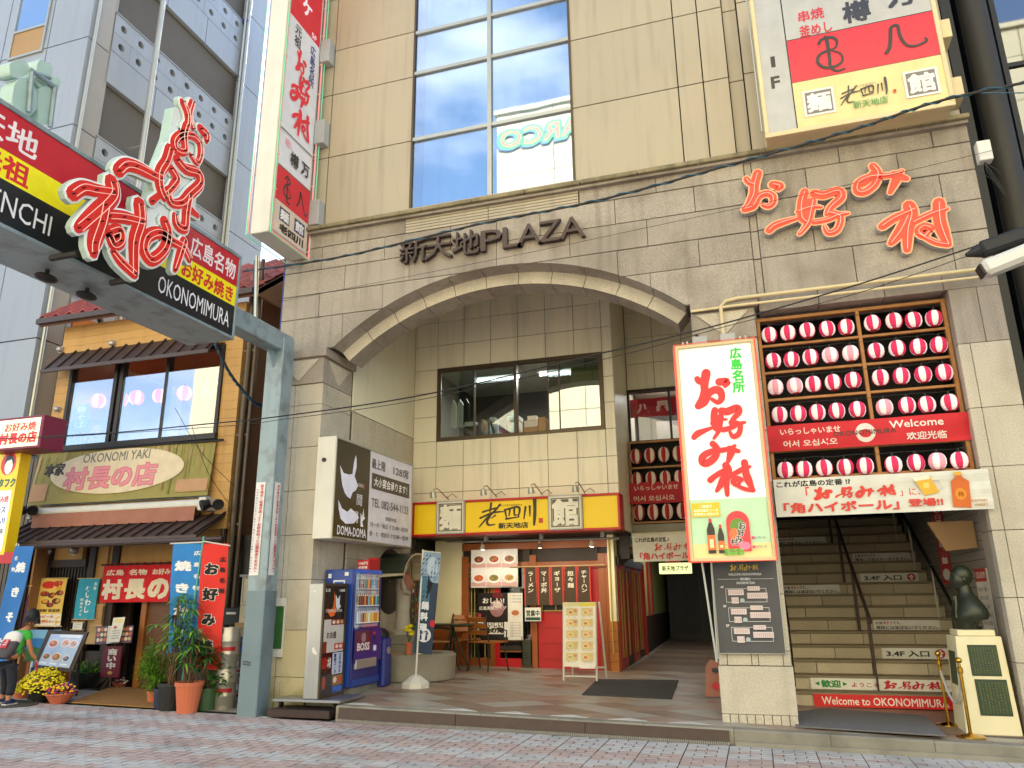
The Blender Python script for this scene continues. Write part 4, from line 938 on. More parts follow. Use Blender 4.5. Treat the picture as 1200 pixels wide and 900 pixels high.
# ---------------------------------------------------------------- SIDE SIGN (DOMA-DOMA)
t = thing('side_signboard', 'white box sign on the inner left wall with a white bird shape on brown', 'signboard', (-5.3, 1.1, 2.25))
X_ = -5.22; y0, y1, z0, z1 = -.1, 2.36, 2.26, 3.62
mm = MB(); mm.box(-5.5, X_ - .004, y0, y1, z0, z1, 'white_paint'); mm.build('box', t, bev=.008)
mm = MB()
for a in ((y0, y1, z0, z0 + .03), (y0, y1, z1 - .03, z1), (y0, y0 + .03, z0 + .03, z1 - .03), (y1 - .03, y1, z0 + .03, z1 - .03)): mm.box(X_ - .006, X_ + .012, a[0], a[1], a[2], a[3], 'alu')
mm.build('frame', t, bev=.003)
c = canvas_side(y0 + .03, y1 - .03, z1 - .03, z0 + .03, X_, 1000, 560, 'print_lit'); c.rect(0, 0, 1000, 560, 'ccc8ce'); c.rect(0, 0, 400, 560, '2f2614')
c.polyf([(45, 150), (60, 200), (80, 260), (110, 300), (140, 320), (180, 330), (200, 290), (240, 270), (260, 240), (215, 190), (235, 130), (230, 80), (218, 60), (200, 110), (190, 180), (150, 190), (90, 190)][::-1], 'dcdcec'); c.polyf([(45, 350), (90, 395), (150, 410), (190, 385), (260, 410), (290, 430), (230, 470), (140, 480), (80, 455), (55, 400)][::-1], 'dcdcec')
c.text('居酒屋', 290, 235, 60, 22, 'c9c4c4'); c.rect(322, 225, 340, 250, 'b03028'); c.text('間', 285, 325, 62, 66, 'd8d8e2'); c.text('間', 240, 430, 72, 66, 'd8d8e2'); c.polyf([(305, 400), (325, 420), (340, 370), (350, 420), (365, 425), (330, 450), (345, 480), (310, 482)][::-1], 'dcdcec'); c.text('DOMA-DOMA', 215, 520, 330, 52, 'e4e2ea', .01)
c.text('最上階', 510, 75, 180, 62, '35302c', .015); c.text('128席', 830, 75, 230, 62, '35302c', .012); c.rect(425, 135, 960, 235, '3c3426'); c.text('大小宴会承ります！', 690, 185, 470, 58, 'e8e4e0', .015); c.text('TEL 082-544-1133', 690, 320, 520, 52, '4b4742', .01)
c.text('営業時間', 700, 405, 150, 26, '6b6762', .01); c.text('日〜木・祝日 夕方5時〜翌3時', 690, 455, 520, 30, '4b4742', .01); c.text('金・土・祝前日 夕方5時〜翌5時', 690, 510, 540, 30, '4b4742', .01)
c.done('sign_print', t); mm = MB(); mm.cyl((-5.38, y0 - .02, 3.3), .03, .03, 'dark_metal', 10, (0, 1, 0)); mm.build('knob', t)

# ---------------------------------------------------------------- METAL LETTERS
t = thing('plaza_lettering', 'dark bronze letters of the plaza name fixed on the stone above the arch', 'lettering', (-3.05, 0, 6.0))
pos = [(487, 297, 32, 40), (516, 291, 32, 38), (548, 287, 32, 38), (578, 283, 25, 33), (602, 283, 22, 30), (622, 279, 28, 30), (646, 275, 26, 28), (672, 268, 30, 32)]
for ch, (px, py, w, h) in zip('新天地PLAZA', pos):
    vs, fs = glyph(ch); xm0, xm1 = min(v[0] for v in vs), max(v[0] for v in vs); ym0, ym1 = min(v[1] for v in vs), max(v[1] for v in vs)
    a = W(px - w / 2, py, 0).x; b = W(px + w / 2, py, 0).x; zc = W(px, py, 0).z; hh = (W(px, py - h / 2, 0).z - W(px, py + h / 2, 0).z) * .9
    zc = 6.19; hh = .36 if ch in '新天地' else .3; zc = 6.2 if ch in '新天地' else 6.18
    for q in range(2):
        pass
    P_ = [(a + (x - xm0) / (xm1 - xm0) * (b - a), zc + ((y - ym0) / (ym1 - ym0) - .5) * hh) for x, y in vs]
    mm = MB(); edges = {}
    for f in fs:
        for i in range(len(f)): e = (f[i], f[(i + 1) % len(f)]); edges[e] = 1
    n = len(P_); F = -.085; Bk = -.01; dx = .006
    V_ = [V3((x, F, z)) for x, z in P_] + [V3((x, Bk, z)) for x, z in P_]
    FF = [tuple(f) for f in fs]
    for (i, j) in edges:
        if (j, i) not in edges: FF.append((i, i + n, j + n, j))
    mm.mesh(V_, FF, 'brown_metal'); o = mm.build('letter', t); md = o.modifiers.new('s', 'SOLIDIFY') if False else None
# ---------------------------------------------------------------- ORANGE BRUSH CHARACTERS ON THE FACADE
def stroke_slab(mm, pts2, w, P, n, f, b, mt, ms, grow=0.0, taper=.6):
    """one brush stroke as a solid slab; P maps 2-D to the plane point, n is the outward normal"""
    L = smooth_line(pts2); N_ = len(L); front = []; 
    prof = [(w * (1 - (1 - taper) * max(0, i / max(1, N_ - 1) - .6) / .4)) / 2 + grow for i in range(N_)]
    lft, rgt = [], []
    for i, p in enumerate(L):
        a = L[max(i - 1, 0)]; c_ = L[min(i + 1, N_ - 1)]; dx, dy = c_[0] - a[0], c_[1] - a[1]; l = math.hypot(dx, dy) or 1; nx, ny = -dy / l, dx / l; r = prof[i]
        lft.append((p[0] + nx * r, p[1] + ny * r)); rgt.append((p[0] - nx * r, p[1] - ny * r))
    def cap(i, sg):
        p = L[i]; a = lft[i]; an = math.atan2(a[1] - p[1], a[0] - p[0]); r = prof[i]
        return [(p[0] + r * math.cos(an + sg * math.pi * k / 4), p[1] + r * math.sin(an + sg * math.pi * k / 4)) for k in range(1, 4)]
    ring = lft + cap(N_ - 1, -1) + rgt[::-1] + cap(0, -1)
    # cap at the start goes from rgt[0] round to lft[0]
    p = L[0]; a = rgt[0]; an = math.atan2(a[1] - p[1], a[0] - p[0]); r = prof[0]
    ring = lft + cap(N_ - 1, -1) + rgt[::-1] + [(p[0] + r * math.cos(an - math.pi * k / 4), p[1] + r * math.sin(an - math.pi * k / 4)) for k in range(1, 4)]
    m_ = len(ring); Fv = [P(q) + n * f for q in ring]; Bv = [P(q) + n * b for q in ring]
    sides = [(i, (i + 1) % m_, m_ + (i + 1) % m_, m_ + i) for i in range(m_)]
    mm.mesh(Fv + Bv, sides, ms)
    nl = len(lft); fr = [(i, i + 1, m_ - 0 - 0 - 3 - 1 - i - 1, m_ - 3 - 1 - i) for i in range(nl - 1)]
    # rgt reversed begins at index nl+3 ; rgt[i] is at nl+3+(nl-1-i)
    R_ = lambda i: nl + 3 + (nl - 1 - i)
    fr = [(i, i + 1, R_(i + 1), R_(i)) for i in range(nl - 1)] + [tuple([nl - 1] + list(range(nl, nl + 3)) + [R_(nl - 1)]), tuple([R_(0)] + list(range(nl + 3 + nl, nl + 3 + nl + 3)) + [0])]
    mm.mesh(Fv, fr, mt)
t = thing('brush_lettering', 'orange red brush style neon characters mounted on the right of the stone facade', 'lettering', (1.4, 0, 5.9))
n_ = V3((0, -1, 0)); PO = (860, 180); SC = 260 / 1200
raw = {'お': [([(68, 160), (85, 180), (112, 190)], 30), ([(128, 130), (112, 190), (108, 240), (85, 290), (60, 322)], 42), ([(60, 322), (105, 305), (135, 255), (175, 238), (208, 252), (210, 288), (185, 308), (158, 300)], 34), ([(210, 190), (246, 198), (240, 215)], 40)],
       '好': B_KO and [([(190, 435), (230, 405), (340, 370)], 34), ([(380, 230), (362, 300), (368, 370), (400, 395)], 38), ([(425, 275), (412, 340), (395, 400), (352, 455)], 30), ([(345, 335), (420, 310), (470, 312)], 24), ([(400, 290), (385, 380)], 50), ([(432, 238), (480, 248), (560, 225), (572, 262), (520, 312), (500, 350)], 40), ([(505, 340), (570, 362), (556, 430), (508, 452), (486, 415)], 30), ([(430, 392), (500, 380), (560, 355), (612, 345)], 26)],
       'み': [([(745, 92), (772, 130), (755, 190), (700, 232), (662, 225), (668, 182), (730, 150), (830, 142), (880, 130), (900, 118)], 34), ([(868, 170), (838, 232)], 38), ([(860, 140), (925, 160)], 42), ([(760, 130), (690, 190)], 46)],
       '村': [([(795, 415), (860, 372), (970, 322)], 36), ([(938, 305), (952, 350), (932, 430), (928, 540)], 52), ([(932, 360), (892, 440), (842, 505)], 46), ([(960, 395), (1060, 348), (1142, 322)], 30), ([(1098, 290), (1102, 380), (1122, 450), (1148, 512)], 50), ([(1148, 514), (1080, 502), (985, 455)], 26), ([(1055, 425), (1018, 415), (988, 440), (1018, 468), (1045, 442)], 34)]}
for ch in 'お好み村':
    P = lambda q: W(PO[0] + q[0] * SC, PO[1] + q[1] * SC, 0)
    o1 = MB(); o2 = MB(); o3 = MB()
    conv = lambda pts: [(P(q).x, P(q).z) for q in pts]
    Q = lambda q: V3((q[0], 0, q[1])); sc_ = .0100 * SC
    for k, (pts, w) in enumerate(raw[ch]):
        p2 = conv(pts); ww = w * SC * .0128
        stroke_slab(o1, p2, ww, Q, n_, .10 + .0004 * k, .01, 'sign_orange_edge', 'grey_box', grow=.012)
        stroke_slab(o2, p2, ww, Q, n_, .108 + .0004 * k, .09, 'sign_orange', 'sign_orange', grow=-.006)
        L = smooth_line(p2, 4)
        if len(L) > 2: o3.tube([Q(q) + n_ * .125 for q in L], .005, 'neon_pale', 5)
    o = o1.build('character', t); o2.build('character_face', o); o3.build('neon_tube', o)
# ---------------------------------------------------------------- VERTICAL BOX SIGN お好み村
t = thing('vertical_signboard', 'tall white lit sign with red brush characters and red tube frame on the middle pillar', 'signboard', (-.2, -.3, 1.84))
vx0, vx1, vz0, vz1, VY = -.635, .218, 1.845, 4.235, -.5
mm = MB(); mm.box(vx0, vx1, VY + .004, VY + .3, vz0, vz1, 'white_paint'); mm.build('box', t, bev=.006)
c = canvas_front(vx0 + .03, vx1 - .03, vz1 - .03, vz0 + .03, VY, 600, 1640, 'print_lit', dl=.0003)
c.rect(0, 0, 600, 1640, 'eef5f0'); c.rect(0, 1210, 600, 1640, 'b5d8b0'); c.rect(0, 1540, 600, 1640, 'e0d290')
c.vtext('広島名所', 470, 30, 400, 100, '19c43c', .035)
for ch, a in (('お', (110, 200, 400, 500)), ('好', (60, 500, 500, 760)), ('み', (110, 770, 440, 950)), ('村', (160, 930, 530, 1200))): brush(c, ch, *a, col='d01626', thick=1.3)
c.rect(15, 1235, 235, 1340, 'e8b81c'); c.text('ご家庭で', 125, 1262, 100, 22, 'fff6d8', .02); c.text('お好み焼きソース', 125, 1292, 190, 22, 'fff6d8', .02); c.text('新発売のお知らせ', 125, 1320, 190, 20, 'fff6d8', .02)
for bx, bw, bt in ((150, 50, 1355), (225, 40, 1400)):
    c.rect(bx - bw * .22, bt, bx + bw * .22, bt + 30, 'c8202c'); c.polyf([(bx - bw * .25, bt + 28), (bx + bw * .25, bt + 28), (bx + bw * .6, bt + 80), (bx + bw * .6, 1610), (bx - bw * .6, 1610), (bx - bw * .6, bt + 80)], '241c1c'); c.rect(bx - bw * .6, bt + 120, bx + bw * .6, 1585, 'e0682c'); c.rect(bx - bw * .3, bt + 150, bx + bw * .3, 1570, 'f0d8a0')
c.polyf([(275, 1600)] + [(362 + 88 * math.cos(math.pi - k * math.pi / 12), 1390 - 85 * math.sin(math.pi - k * math.pi / 12)) for k in range(0, 13)][::1] + [(450, 1600)], 'd8303c'); c.disc(360, 1420, 60, 60, '5f8a2a', 14); c.disc(330, 1480, 40, 50, 'e07040', 12); c.disc(400, 1560, 46, 30, 'e87a9a', 12)
for ch, x, y in (('お', 395, 1415), ('好', 380, 1465), ('み', 360, 1515), ('村', 325, 1530)): c.text(ch, x, y, 52, 48, 'f4f0e8', .07); c.text(ch, x, y, 52, 48, '161414', .03)
for k in range(12): c.disc(260 + 22 * (k % 6) + random.uniform(-8, 8), 1590 + 24 * (k // 6), 17, 11, ['4f9a30', '6fb040'][k % 2], 8)
c.disc(468, 1505, 12, 12, 'd8407a', 10); c.disc(468, 1570, 12, 12, 'd8407a', 10); c.text('カープソース', 520, 1505, 80, 18, '3a3a30', .02); c.text('ミツワソース', 522, 1570, 84, 18, '3a3a30', .02)
c.done('sign_print', t)
for (a, b, cc, d) in ((vx0 - .01, vx1 + .01, vz1 - .03, vz1 + .01), (vx0 - .01, vx1 + .01, vz0 - .01, vz0 + .03), (vx0 - .01, vx0 + .028, vz0 + .03, vz1 - .03), (vx1 - .028, vx1 + .01, vz0 + .03, vz1 - .03)):
    mm = MB(); mm.box(a, b, VY - .03, VY + .02, cc, d, 'cream_frame'); mm.build('frame', t, bev=.004)
mm = MB(); e = .012
mm.tube([(vx0 - e, VY - .045, vz0), (vx0 - e, VY - .045, vz1 + e), (vx1 + e, VY - .045, vz1 + e), (vx1 + e, VY - .045, vz0 - e), (vx0 - e, VY - .045, vz0 - e), (vx0 - e, VY - .045, vz0)], .009, 'neon_red', 6)
for y in (VY + .08, VY + .2, VY + .32): mm.tube([(vx0 - .03, y, vz0), (vx0 - .03, y, vz1)], .008, 'neon_red', 6)
for k in range(9): mm.tube([(vx0 - .02, VY + .02, vz0 + .1 + .28 * k), (vx0 - .03, VY + .33, vz0 + .1 + .28 * k)], .006, 'red_frame', 5)
mm.build('neon_tube', t)
for x in (-.36, -.05): mm = MB(); mm.box(x - .08, x + .08, VY + .02, VY + .14, vz1 + .02, vz1 + .11, 'grey_box'); mm.box(x - .06, x + .06, VY + .05, VY + .5, vz1 + .03, vz1 + .06, 'grey_box'); mm.build('transformer', t)
for x in (-.55, -.5, .08, .14): mm = MB(); mm.cyl((x, VY + .02, vz1 + .01), .012, .05, 'alu', 8); mm.build('insulator', t)
mm = MB(); mm.tube([(-.4, VY + .3, vz0 + .3), (-.4, 0, vz0 + .3)], .02, 'dark_metal'); mm.tube([(.0, VY + .3, vz0 + .3), (0, 0, vz0 + .3)], .02, 'dark_metal'); mm.tube([(-.4, VY + .3, vz1 - .3), (-.4, 0, vz1 - .3)], .02, 'dark_metal'); mm.tube([(.0, VY + .3, vz1 - .3), (0, 0, vz1 - .3)], .02, 'dark_metal'); mm.build('bracket', t)
t = thing('sign_truss', 'pair of thin white braces hanging below the vertical sign beside the pillar', 'brace', (-.6, -.3, .9)); mm = MB(); a = W(822, 655, -.2); b = W(840, 776, -.2); mm.tube([a, b], .012, 'alu', 6); a2 = W(833, 655, -.1); b2 = W(841, 772, -.1); mm.tube([a2, b2], .01, 'alu', 6); mm.build('rods', t)
# ---------------------------------------------------------------- INFORMATION BOARD on the pillar
t = thing('information_board', 'dark grey floor guide board on the pillar below the vertical sign', 'information board', (-.1, -.04, .88))
ix0, ix1, iz0, iz1 = -.45, .235, .89, 1.86
mm = MB(); mm.box(ix0, ix1, -.05, -.003, iz0, iz1, 'alu'); mm.build('panel', t, bev=.003)
c = canvas_front(ix0 + .008, ix1 - .008, iz1 - .008, iz0 + .008, -.0505, 320, 420); c.rect(0, 0, 320, 420, '4c4c50')
for i, ch in enumerate('お好み村'): brush(c, ch, 88 + i * 36, 14, 122 + i * 36, 46, 'd8b83c')
c.text('WELCOME OKONOMIMURA', 160, 62, 165, 11, 'dcdcdc', .02); c.line([(20, 84), (130, 84)], 2, 'd0d0d0'); c.line([(190, 84), (300, 84)], 2, 'd0d0d0'); c.text('館内案内', 160, 84, 50, 13, 'e4e4e4', .02); c.text('INFORMATION', 160, 102, 90, 11, 'dcdcdc', .02)
for k, fl in enumerate(('4F', '3F', '2F')):
    y = 124 + 88 * k; x = 62 + 6 * k; c.text(fl, x - 22, y - 4, 16, 10, 'e4e4e4', .02); c.frame(x - 5, y + 4, x + 195, y + 66, 2, 'd8d8d8')
    for (a, b, cc, d) in ((6, 8, 84, 34), (104, -6, 165, 14), (100, 24, 200, 50), (20, 44, 56, 72)):
        c.rect(x + a, y + b, x + cc, y + d, 'd8c8c8'); 
        for q in range(int((cc - a) / 9)): c.rect(x + a + 3 + q * 9, y + b + 5, x + a + 5 + q * 9, y + d - 5, 'a07878')
    c.disc(x + 74, y + 58, 12, 10, 'a8b8bc', 10)
c.done('board_print', t)
# ---------------------------------------------------------------- LANTERN RACK
t = rack = thing('lantern_rack', 'wooden rack hung with rows of red and white lanterns above the stairs', 'rack', (1.3, .2, 2.72))
rx0, rx1, rz0, rz1 = .29, 2.33, 2.73, 4.7; RKY = .15
rowz = [4.335, 4.0, 3.67, 3.345]
for (a, b, c0, c1) in ((rx0, rx1, rz1 - .04, rz1), (rx0, rx1, rz0, rz0 + .045), (rx0, rx0 + .04, rz0 + .045, rz1 - .04), (rx1 - .045, rx1, rz0 + .045, rz1 - .04), (1.39, 1.43, rz0 + .045, rz1 - .04)):
    mm = MB(); mm.box(a, b, RKY, RKY + .06, c0, c1, 'frame_wood'); mm.build('frame_bar', t, bev=.004)
for z in rowz[:3] + [3.06, 3.34]:
    for a, b in ((rx0 + .04, 1.39), (1.43, rx1 - .045)): mm = MB(); mm.box(a, b, RKY + .01, RKY + .055, z, z + .028, 'frame_wood'); mm.build('shelf_bar', t)
mm = MB(); mm.box(rx0, rx1, .8, .84, rz0, 4.95, 'dark_room'); mm.build('back_board', t)
lp = thing('paper_lantern', '', 'lantern', (0, 0, 0))
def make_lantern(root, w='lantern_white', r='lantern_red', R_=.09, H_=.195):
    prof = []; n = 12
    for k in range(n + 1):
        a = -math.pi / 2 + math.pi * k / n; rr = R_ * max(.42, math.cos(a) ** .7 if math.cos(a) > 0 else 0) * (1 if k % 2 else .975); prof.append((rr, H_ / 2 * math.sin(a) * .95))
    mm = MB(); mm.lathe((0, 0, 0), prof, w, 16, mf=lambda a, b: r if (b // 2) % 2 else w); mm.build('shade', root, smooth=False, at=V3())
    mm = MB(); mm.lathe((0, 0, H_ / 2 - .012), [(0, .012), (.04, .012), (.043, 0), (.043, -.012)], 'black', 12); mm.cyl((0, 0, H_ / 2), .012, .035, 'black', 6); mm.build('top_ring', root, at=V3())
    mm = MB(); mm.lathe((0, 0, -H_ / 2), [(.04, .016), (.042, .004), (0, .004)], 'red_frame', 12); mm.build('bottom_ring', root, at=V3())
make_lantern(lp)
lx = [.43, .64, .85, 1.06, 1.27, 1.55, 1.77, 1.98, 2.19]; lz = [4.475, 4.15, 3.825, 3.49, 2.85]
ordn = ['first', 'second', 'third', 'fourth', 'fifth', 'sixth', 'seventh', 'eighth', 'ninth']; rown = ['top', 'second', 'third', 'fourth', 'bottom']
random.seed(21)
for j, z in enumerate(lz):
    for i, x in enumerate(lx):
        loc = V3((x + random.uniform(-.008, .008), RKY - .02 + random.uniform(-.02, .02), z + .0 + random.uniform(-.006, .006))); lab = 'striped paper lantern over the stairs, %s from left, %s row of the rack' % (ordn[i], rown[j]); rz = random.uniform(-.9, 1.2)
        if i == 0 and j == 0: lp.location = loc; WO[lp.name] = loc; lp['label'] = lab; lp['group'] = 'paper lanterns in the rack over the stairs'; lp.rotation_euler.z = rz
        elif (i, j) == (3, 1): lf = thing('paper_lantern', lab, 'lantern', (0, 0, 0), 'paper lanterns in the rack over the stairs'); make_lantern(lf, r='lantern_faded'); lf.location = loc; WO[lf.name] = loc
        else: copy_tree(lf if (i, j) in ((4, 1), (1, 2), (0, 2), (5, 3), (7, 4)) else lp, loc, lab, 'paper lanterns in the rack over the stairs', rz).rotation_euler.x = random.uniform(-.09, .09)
wr = thing('lantern_wires', 'thin slack wires carrying the lantern rows of the wooden rack', 'wires', (1.3, .13, 3)); mm = MB()
for z in lz:
    pts = []
    for i, x in enumerate([.33] + lx + [2.29]): pts.append((x, RKY - .02, z + .128 + .0)); 
    pp = []
    for a, b in zip(pts[:-1], pts[1:]): pp += [a, ((a[0] + b[0]) / 2, a[1], a[2] + .012 * random.uniform(-1, 1))]
    mm.tube(pp + [pts[-1]], .003, 'cable', 4)
mm.build('wire', wr)
# banners under the rack
def cloth(u, v, s): return s.N * (.012 * math.sin(9 * u + 3 * v) + .018 * math.sin(3.2 * v + 2 * u) * (.4 + v) + .012 * math.sin(14 * (u + .35 * v)) * v)
b0, b1 = W(897, 497, .08), W(1137, 522, .08)
t = thing('welcome_banner', 'red cloth banner with white welcome greetings across the lantern rack', 'banner', (1.3, .08, 3.05))
c = canvas_front(.28, 2.34, 3.36, 3.065, .09, 940, 140, 'print_cloth', warp=cloth); c.rect(0, 0, 940, 140, 'cf2c34', 40, 10)
c.text('いらっしゃいませ', 210, 40, 290, 34, 'e9d9ce', .02); c.text('어서 오십시오', 205, 105, 260, 34, 'e9d9ce', .02); c.disc(470, 70, 46, 50, 'e9ddd4', 28); c.disc(470, 74, 28, 22, 'cf2c34', 20); c.text('OKONOMIMURA', 465, 68, 290, 24, '5a4038', .02); c.text('Welcome', 705, 38, 240, 38, 'f0e6de', .012); c.text('欢迎光临', 745, 104, 180, 38, 'f0e6de', .02); c.done('cloth', t)
hz1, hz0 = 2.72, 2.31
t = thing('highball_banner', 'white cloth banner with red lettering, a glass and a bottle under the lantern rack', 'banner', (1.35, .0, 2.3))
c = Canvas((.285, -.06, hz1), (1, 0, 0), (0, 0, 1), 2.1, hz1 - hz0, 980, 215, 'print_cloth', warp=lambda u, v, s: s.N * (.008 * math.sin(7 * u + 2 * v) + .006 * math.sin(17 * u * v))); c.rect(0, 0, 980, 215, 'd9d8cc', 40, 10)
c.text('これが広島の定番 !?', 190, 30, 350, 34, '2a2626', .03)
c.text('「', 160, 75, 16, 45, 'd9483c', .03); c.text('」に、', 630, 105, 90, 40, 'd9483c', .01)
for i, ch in enumerate('お好み村'): brush(c, ch, 190 + i * 98, 60, 275 + i * 98, 124, 'd9483c', 1.5)
c.text('「角ハイボール」', 305, 168, 530, 56, 'd9483c', .035); c.text('登場!!', 690, 165, 150, 40, 'd9483c', .03)
c.warp = None; c.layer = max(c.layer, 90); c.polyf([(650, 30), (722, 20), (758, 115), (690, 130)], 'e0b03c'); c.polyf([(650, 30), (722, 20), (724, 40), (654, 50)], 'efe6cc'); c.line([(730, 45), (768, 45), (772, 90), (750, 100)], 7, 'd8d4c4'); c.rect(690, 60, 716, 90, 'f0d070')
c.polyf([(832, 10), (862, 10), (864, 40), (890, 62), (882, 205), (804, 198), (812, 60), (834, 38)], 'cf6a2c'); c.rect(832, 8, 862, 28, 'dfae40'); c.disc(846, 130, 24, 32, 'e0902c', 16); c.text('角', 846, 130, 24, 26, 'a04a1c', .02); c.text('SUNTORY', 920, 168, 70, 13, 'c89048', .02); c.text('WHISKY', 925, 190, 60, 13, 'c89048', .02)
c.done('cloth', t)
# ---------------------------------------------------------------- SIGNS ON THE RISERS
def riser(k): return SY + T * k - .006, SZ + H * k, SZ + H * (k + 1) - .03
def rsign(name, lab, k, x0, x1, fn, uw=500, uh=100, grow=0.0, cat='sign', group=None, base='e9e7df'):
    y, z0, z1 = riser(k); t = thing(name, lab, cat, (x0, y, z0), group); mm = MB(); mm.box(x0, x1, y - .014, y - .002, z0 + .002, z1 + grow, 'white_paint'); mm.build('plate', t)
    c = canvas_front(x0, x1, z1 + grow, z0 + .002, y - .0145, uw, uh); c.rect(0, 0, uw, uh, base); fn(c); c.done('lettering', t)
def s_wel(c): c.text('Welcome to OKONOMIMURA', 255, 52, 450, 62, 'f4ece4', .01)
def s_you(c):
    c.polyf([(15, 50), (32, 30), (32, 70)], '1f8a3a'); c.text('歓迎', 75, 50, 70, 62, '1f8a3a', .04); c.polyf([(135, 50), (118, 30), (118, 70)], '1f8a3a'); c.text('ようこそ', 200, 55, 100, 38, 'b03028', .02)
    for i, ch in enumerate('お好み村'): brush(c, ch, 266 + i * 50, 12, 312 + i * 50, 88, 'c8202c', 1.5)
    c.text('へ', 482, 55, 22, 20, 'b03028')
def s_dan(c): c.text('大変', 42, 28, 58, 30, '3a3634', .02); c.text('キケン', 112, 28, 70, 30, 'c0302c', .04); c.text('です。', 180, 28, 60, 30, '3a3634', .02); c.text('階段には並ばないでください。', 255, 74, 470, 36, '2e2a28', .025)
def s_34(c): c.text('3.4F 入口', 195, 52, 320, 56, '1c1a1a', .03); c.disc(440, 50, 36, 42, 'c0202c', 24); c.polyf([(440, 18), (466, 50), (450, 50), (450, 82), (430, 82), (430, 50), (414, 50)][::-1], 'f4f0ea')
def xr(px, k, py=800): return W(px, py, riser(k)[0]).x
y0_ = riser(0)[0]
rsign('welcome_sign', 'red strip with white Welcome lettering on the lowest riser', 0, W(953, 815, y0_).x, W(1118, 822, y0_).x, s_wel, base='dc1e22', grow=.01)
rsign('greeting_sign', 'white strip with green and red greeting on the second riser', 1, xr(950, 1), xr(1114, 1), s_you)
rsign('entrance_sign', 'white 3.4F entrance sign with red arrow low on the stairs beside the pedestal', 3, xr(1034, 3, 770), xr(1112, 3, 770), s_34)
rsign('warning_sign', 'white warning strip just below the middle of the stairs at the right', 5, xr(1024, 5, 735), xr(1101, 5, 735), s_dan)
rsign('warning_sign', 'white warning strip at the left of the stairs beside the pillar', 8, xr(917, 8, 690), xr(984, 8, 690), s_dan)
rsign('entrance_sign', 'white 3.4F entrance sign with red arrow high on the stairs', 9, xr(1008, 9, 676), xr(1076, 9, 676), s_34)
rsign('warning_sign', 'white warning strip high on the stairs above the upper entrance sign', 11, xr(999, 11, 650), xr(1066, 11, 650), s_dan)
rsign('warning_sign', 'white warning strip at the top left partly behind the white banner', 13, xr(905, 13, 620), xr(966, 13, 620), s_dan)
# handrails
t = thing('middle_handrail', 'thin dark handrail running up the middle of the stairs', 'handrail', (1.2, 1.5, .2))
def rail_pt(px, py, k): return W(px, py, SY + T * k + .1)
hx = W(1028, 810, SY + .3).x
p0 = V3((hx, SY + .45, SZ + .16)); 
mm = MB(); ks_ = [0.2, 15]; ta = V3((hx, SY + T * .4, SZ + H * .4 + .92)); tb = V3((hx, SY + T * 15, SZ + H * 15 + .92)); mm.tube([ta + V3((0, -.02, -.05)), ta, tb], .022, 'brown_metal', 8); mm.build('rail', t)
for k in (0.4, 4, 8, 12):
    for dx in (0, .0):
        pass
    for q in (0, .16):
        y = SY + T * k + .06 + q; z = SZ + H * (math.floor((y - SY) / T) + 1) ; mm = MB(); mm.tube([(hx, y, z), (hx, y, SZ + H * (y - SY) / T + .9)], .012, 'brown_metal', 6); mm.build('post', t)
    mm = MB(); y = SY + T * k + .06; mm.box(hx - .015, hx + .015, y, y + .17, SZ + H * k + .55, SZ + H * k + .6, 'brown_metal'); mm.build('clamp', t)
t = thing('right_handrail', 'dark handrail along the right wall of the stairs behind the bust', 'handrail', (2.3, 2.4, .8)); mm = MB(); hx = 2.28; mm.tube([(hx, SY + T * 1.2, SZ + H + .85), (hx, SY + T * 15, SZ + H * 15 + .85)], .022, 'dark_metal', 8); mm.build('rail', t)
for k in (5, 9, 13): mm = MB(); y = SY + T * k; mm.tube([(hx, y, SZ + H * k), (hx, y, SZ + H * k + .85)], .012, 'white_paint', 6); mm.build('post', t)
t = thing('left_handrail', 'short black handrail at the left edge of the stairs behind the pillar', 'handrail', (.33, 1.9, .8)); mm = MB(); mm.tube([(.34, SY + .1, SZ + .9), (.34, SY + T * 9, SZ + H * 9 + .9)], .015, 'dark_metal', 6); mm.tube([(.34, SY + .1, SZ + .2), (.34, SY + .1, SZ + .9)], .012, 'dark_metal', 6); mm.build('rail', t)
# posters and board on the right stairwell wall
t = thing('red_banner', 'narrow red and white vertical banner in the stairwell', 'banner', (2.35, 2.2, 1.5)); c = Canvas((RPX + .02, 2.6, 2.9), (.3, -1, 0), (0, 0, 1), .25, 1.3, 60, 300, 'print_cloth'); c.rect(0, 0, 60, 300, 'b8182c'); c.rect(14, 60, 46, 240, 'ddd4cc'); c.vtext('全国麺', 30, 65, 235, 34, 'b8182c', .03); c.disc(30, 30, 20, 20, 'e8d8c8', 10); c.disc(30, 272, 22, 18, 'ddd4cc', 8); c.done('cloth', t)
t = thing('wall_poster', 'white poster with a red top behind the bronze bust', 'poster', (2.4, 1.2, 1.4)); mm = MB(); mm.box(RPX + .07, RPX + .09, .75, 1.2, 1.05, 1.75, 'white_paint'); mm.build('sheet', t); c = Canvas((RPX + .069, 1.2, 1.75), (0, -1, 0), (0, 0, 1), .45, .7, 100, 140); c.rect(0, 0, 100, 140, 'e4dfd6'); c.rect(0, 0, 100, 28, 'c0302c'); c.text('OKONOMI', 50, 14, 80, 14, 'f4ece4', .02)
for k in range(5): c.text('お知らせご案内', 50, 45 + 18 * k, 76, 9, '444040')
c.done('poster_print', t)
t = thing('wooden_board', 'brown sheet board fixed high on the right wall of the stairwell', 'board', (2.2, 1.2, 2.1)); mm = MB(); mm.prism([(1.95, .95, 2.28), (2.42, .95, 2.28), (2.42, .95, 1.98), (2.1, .95, 1.95)], (0, .05, 0), 'cardboard'); mm.build('sheet', t)
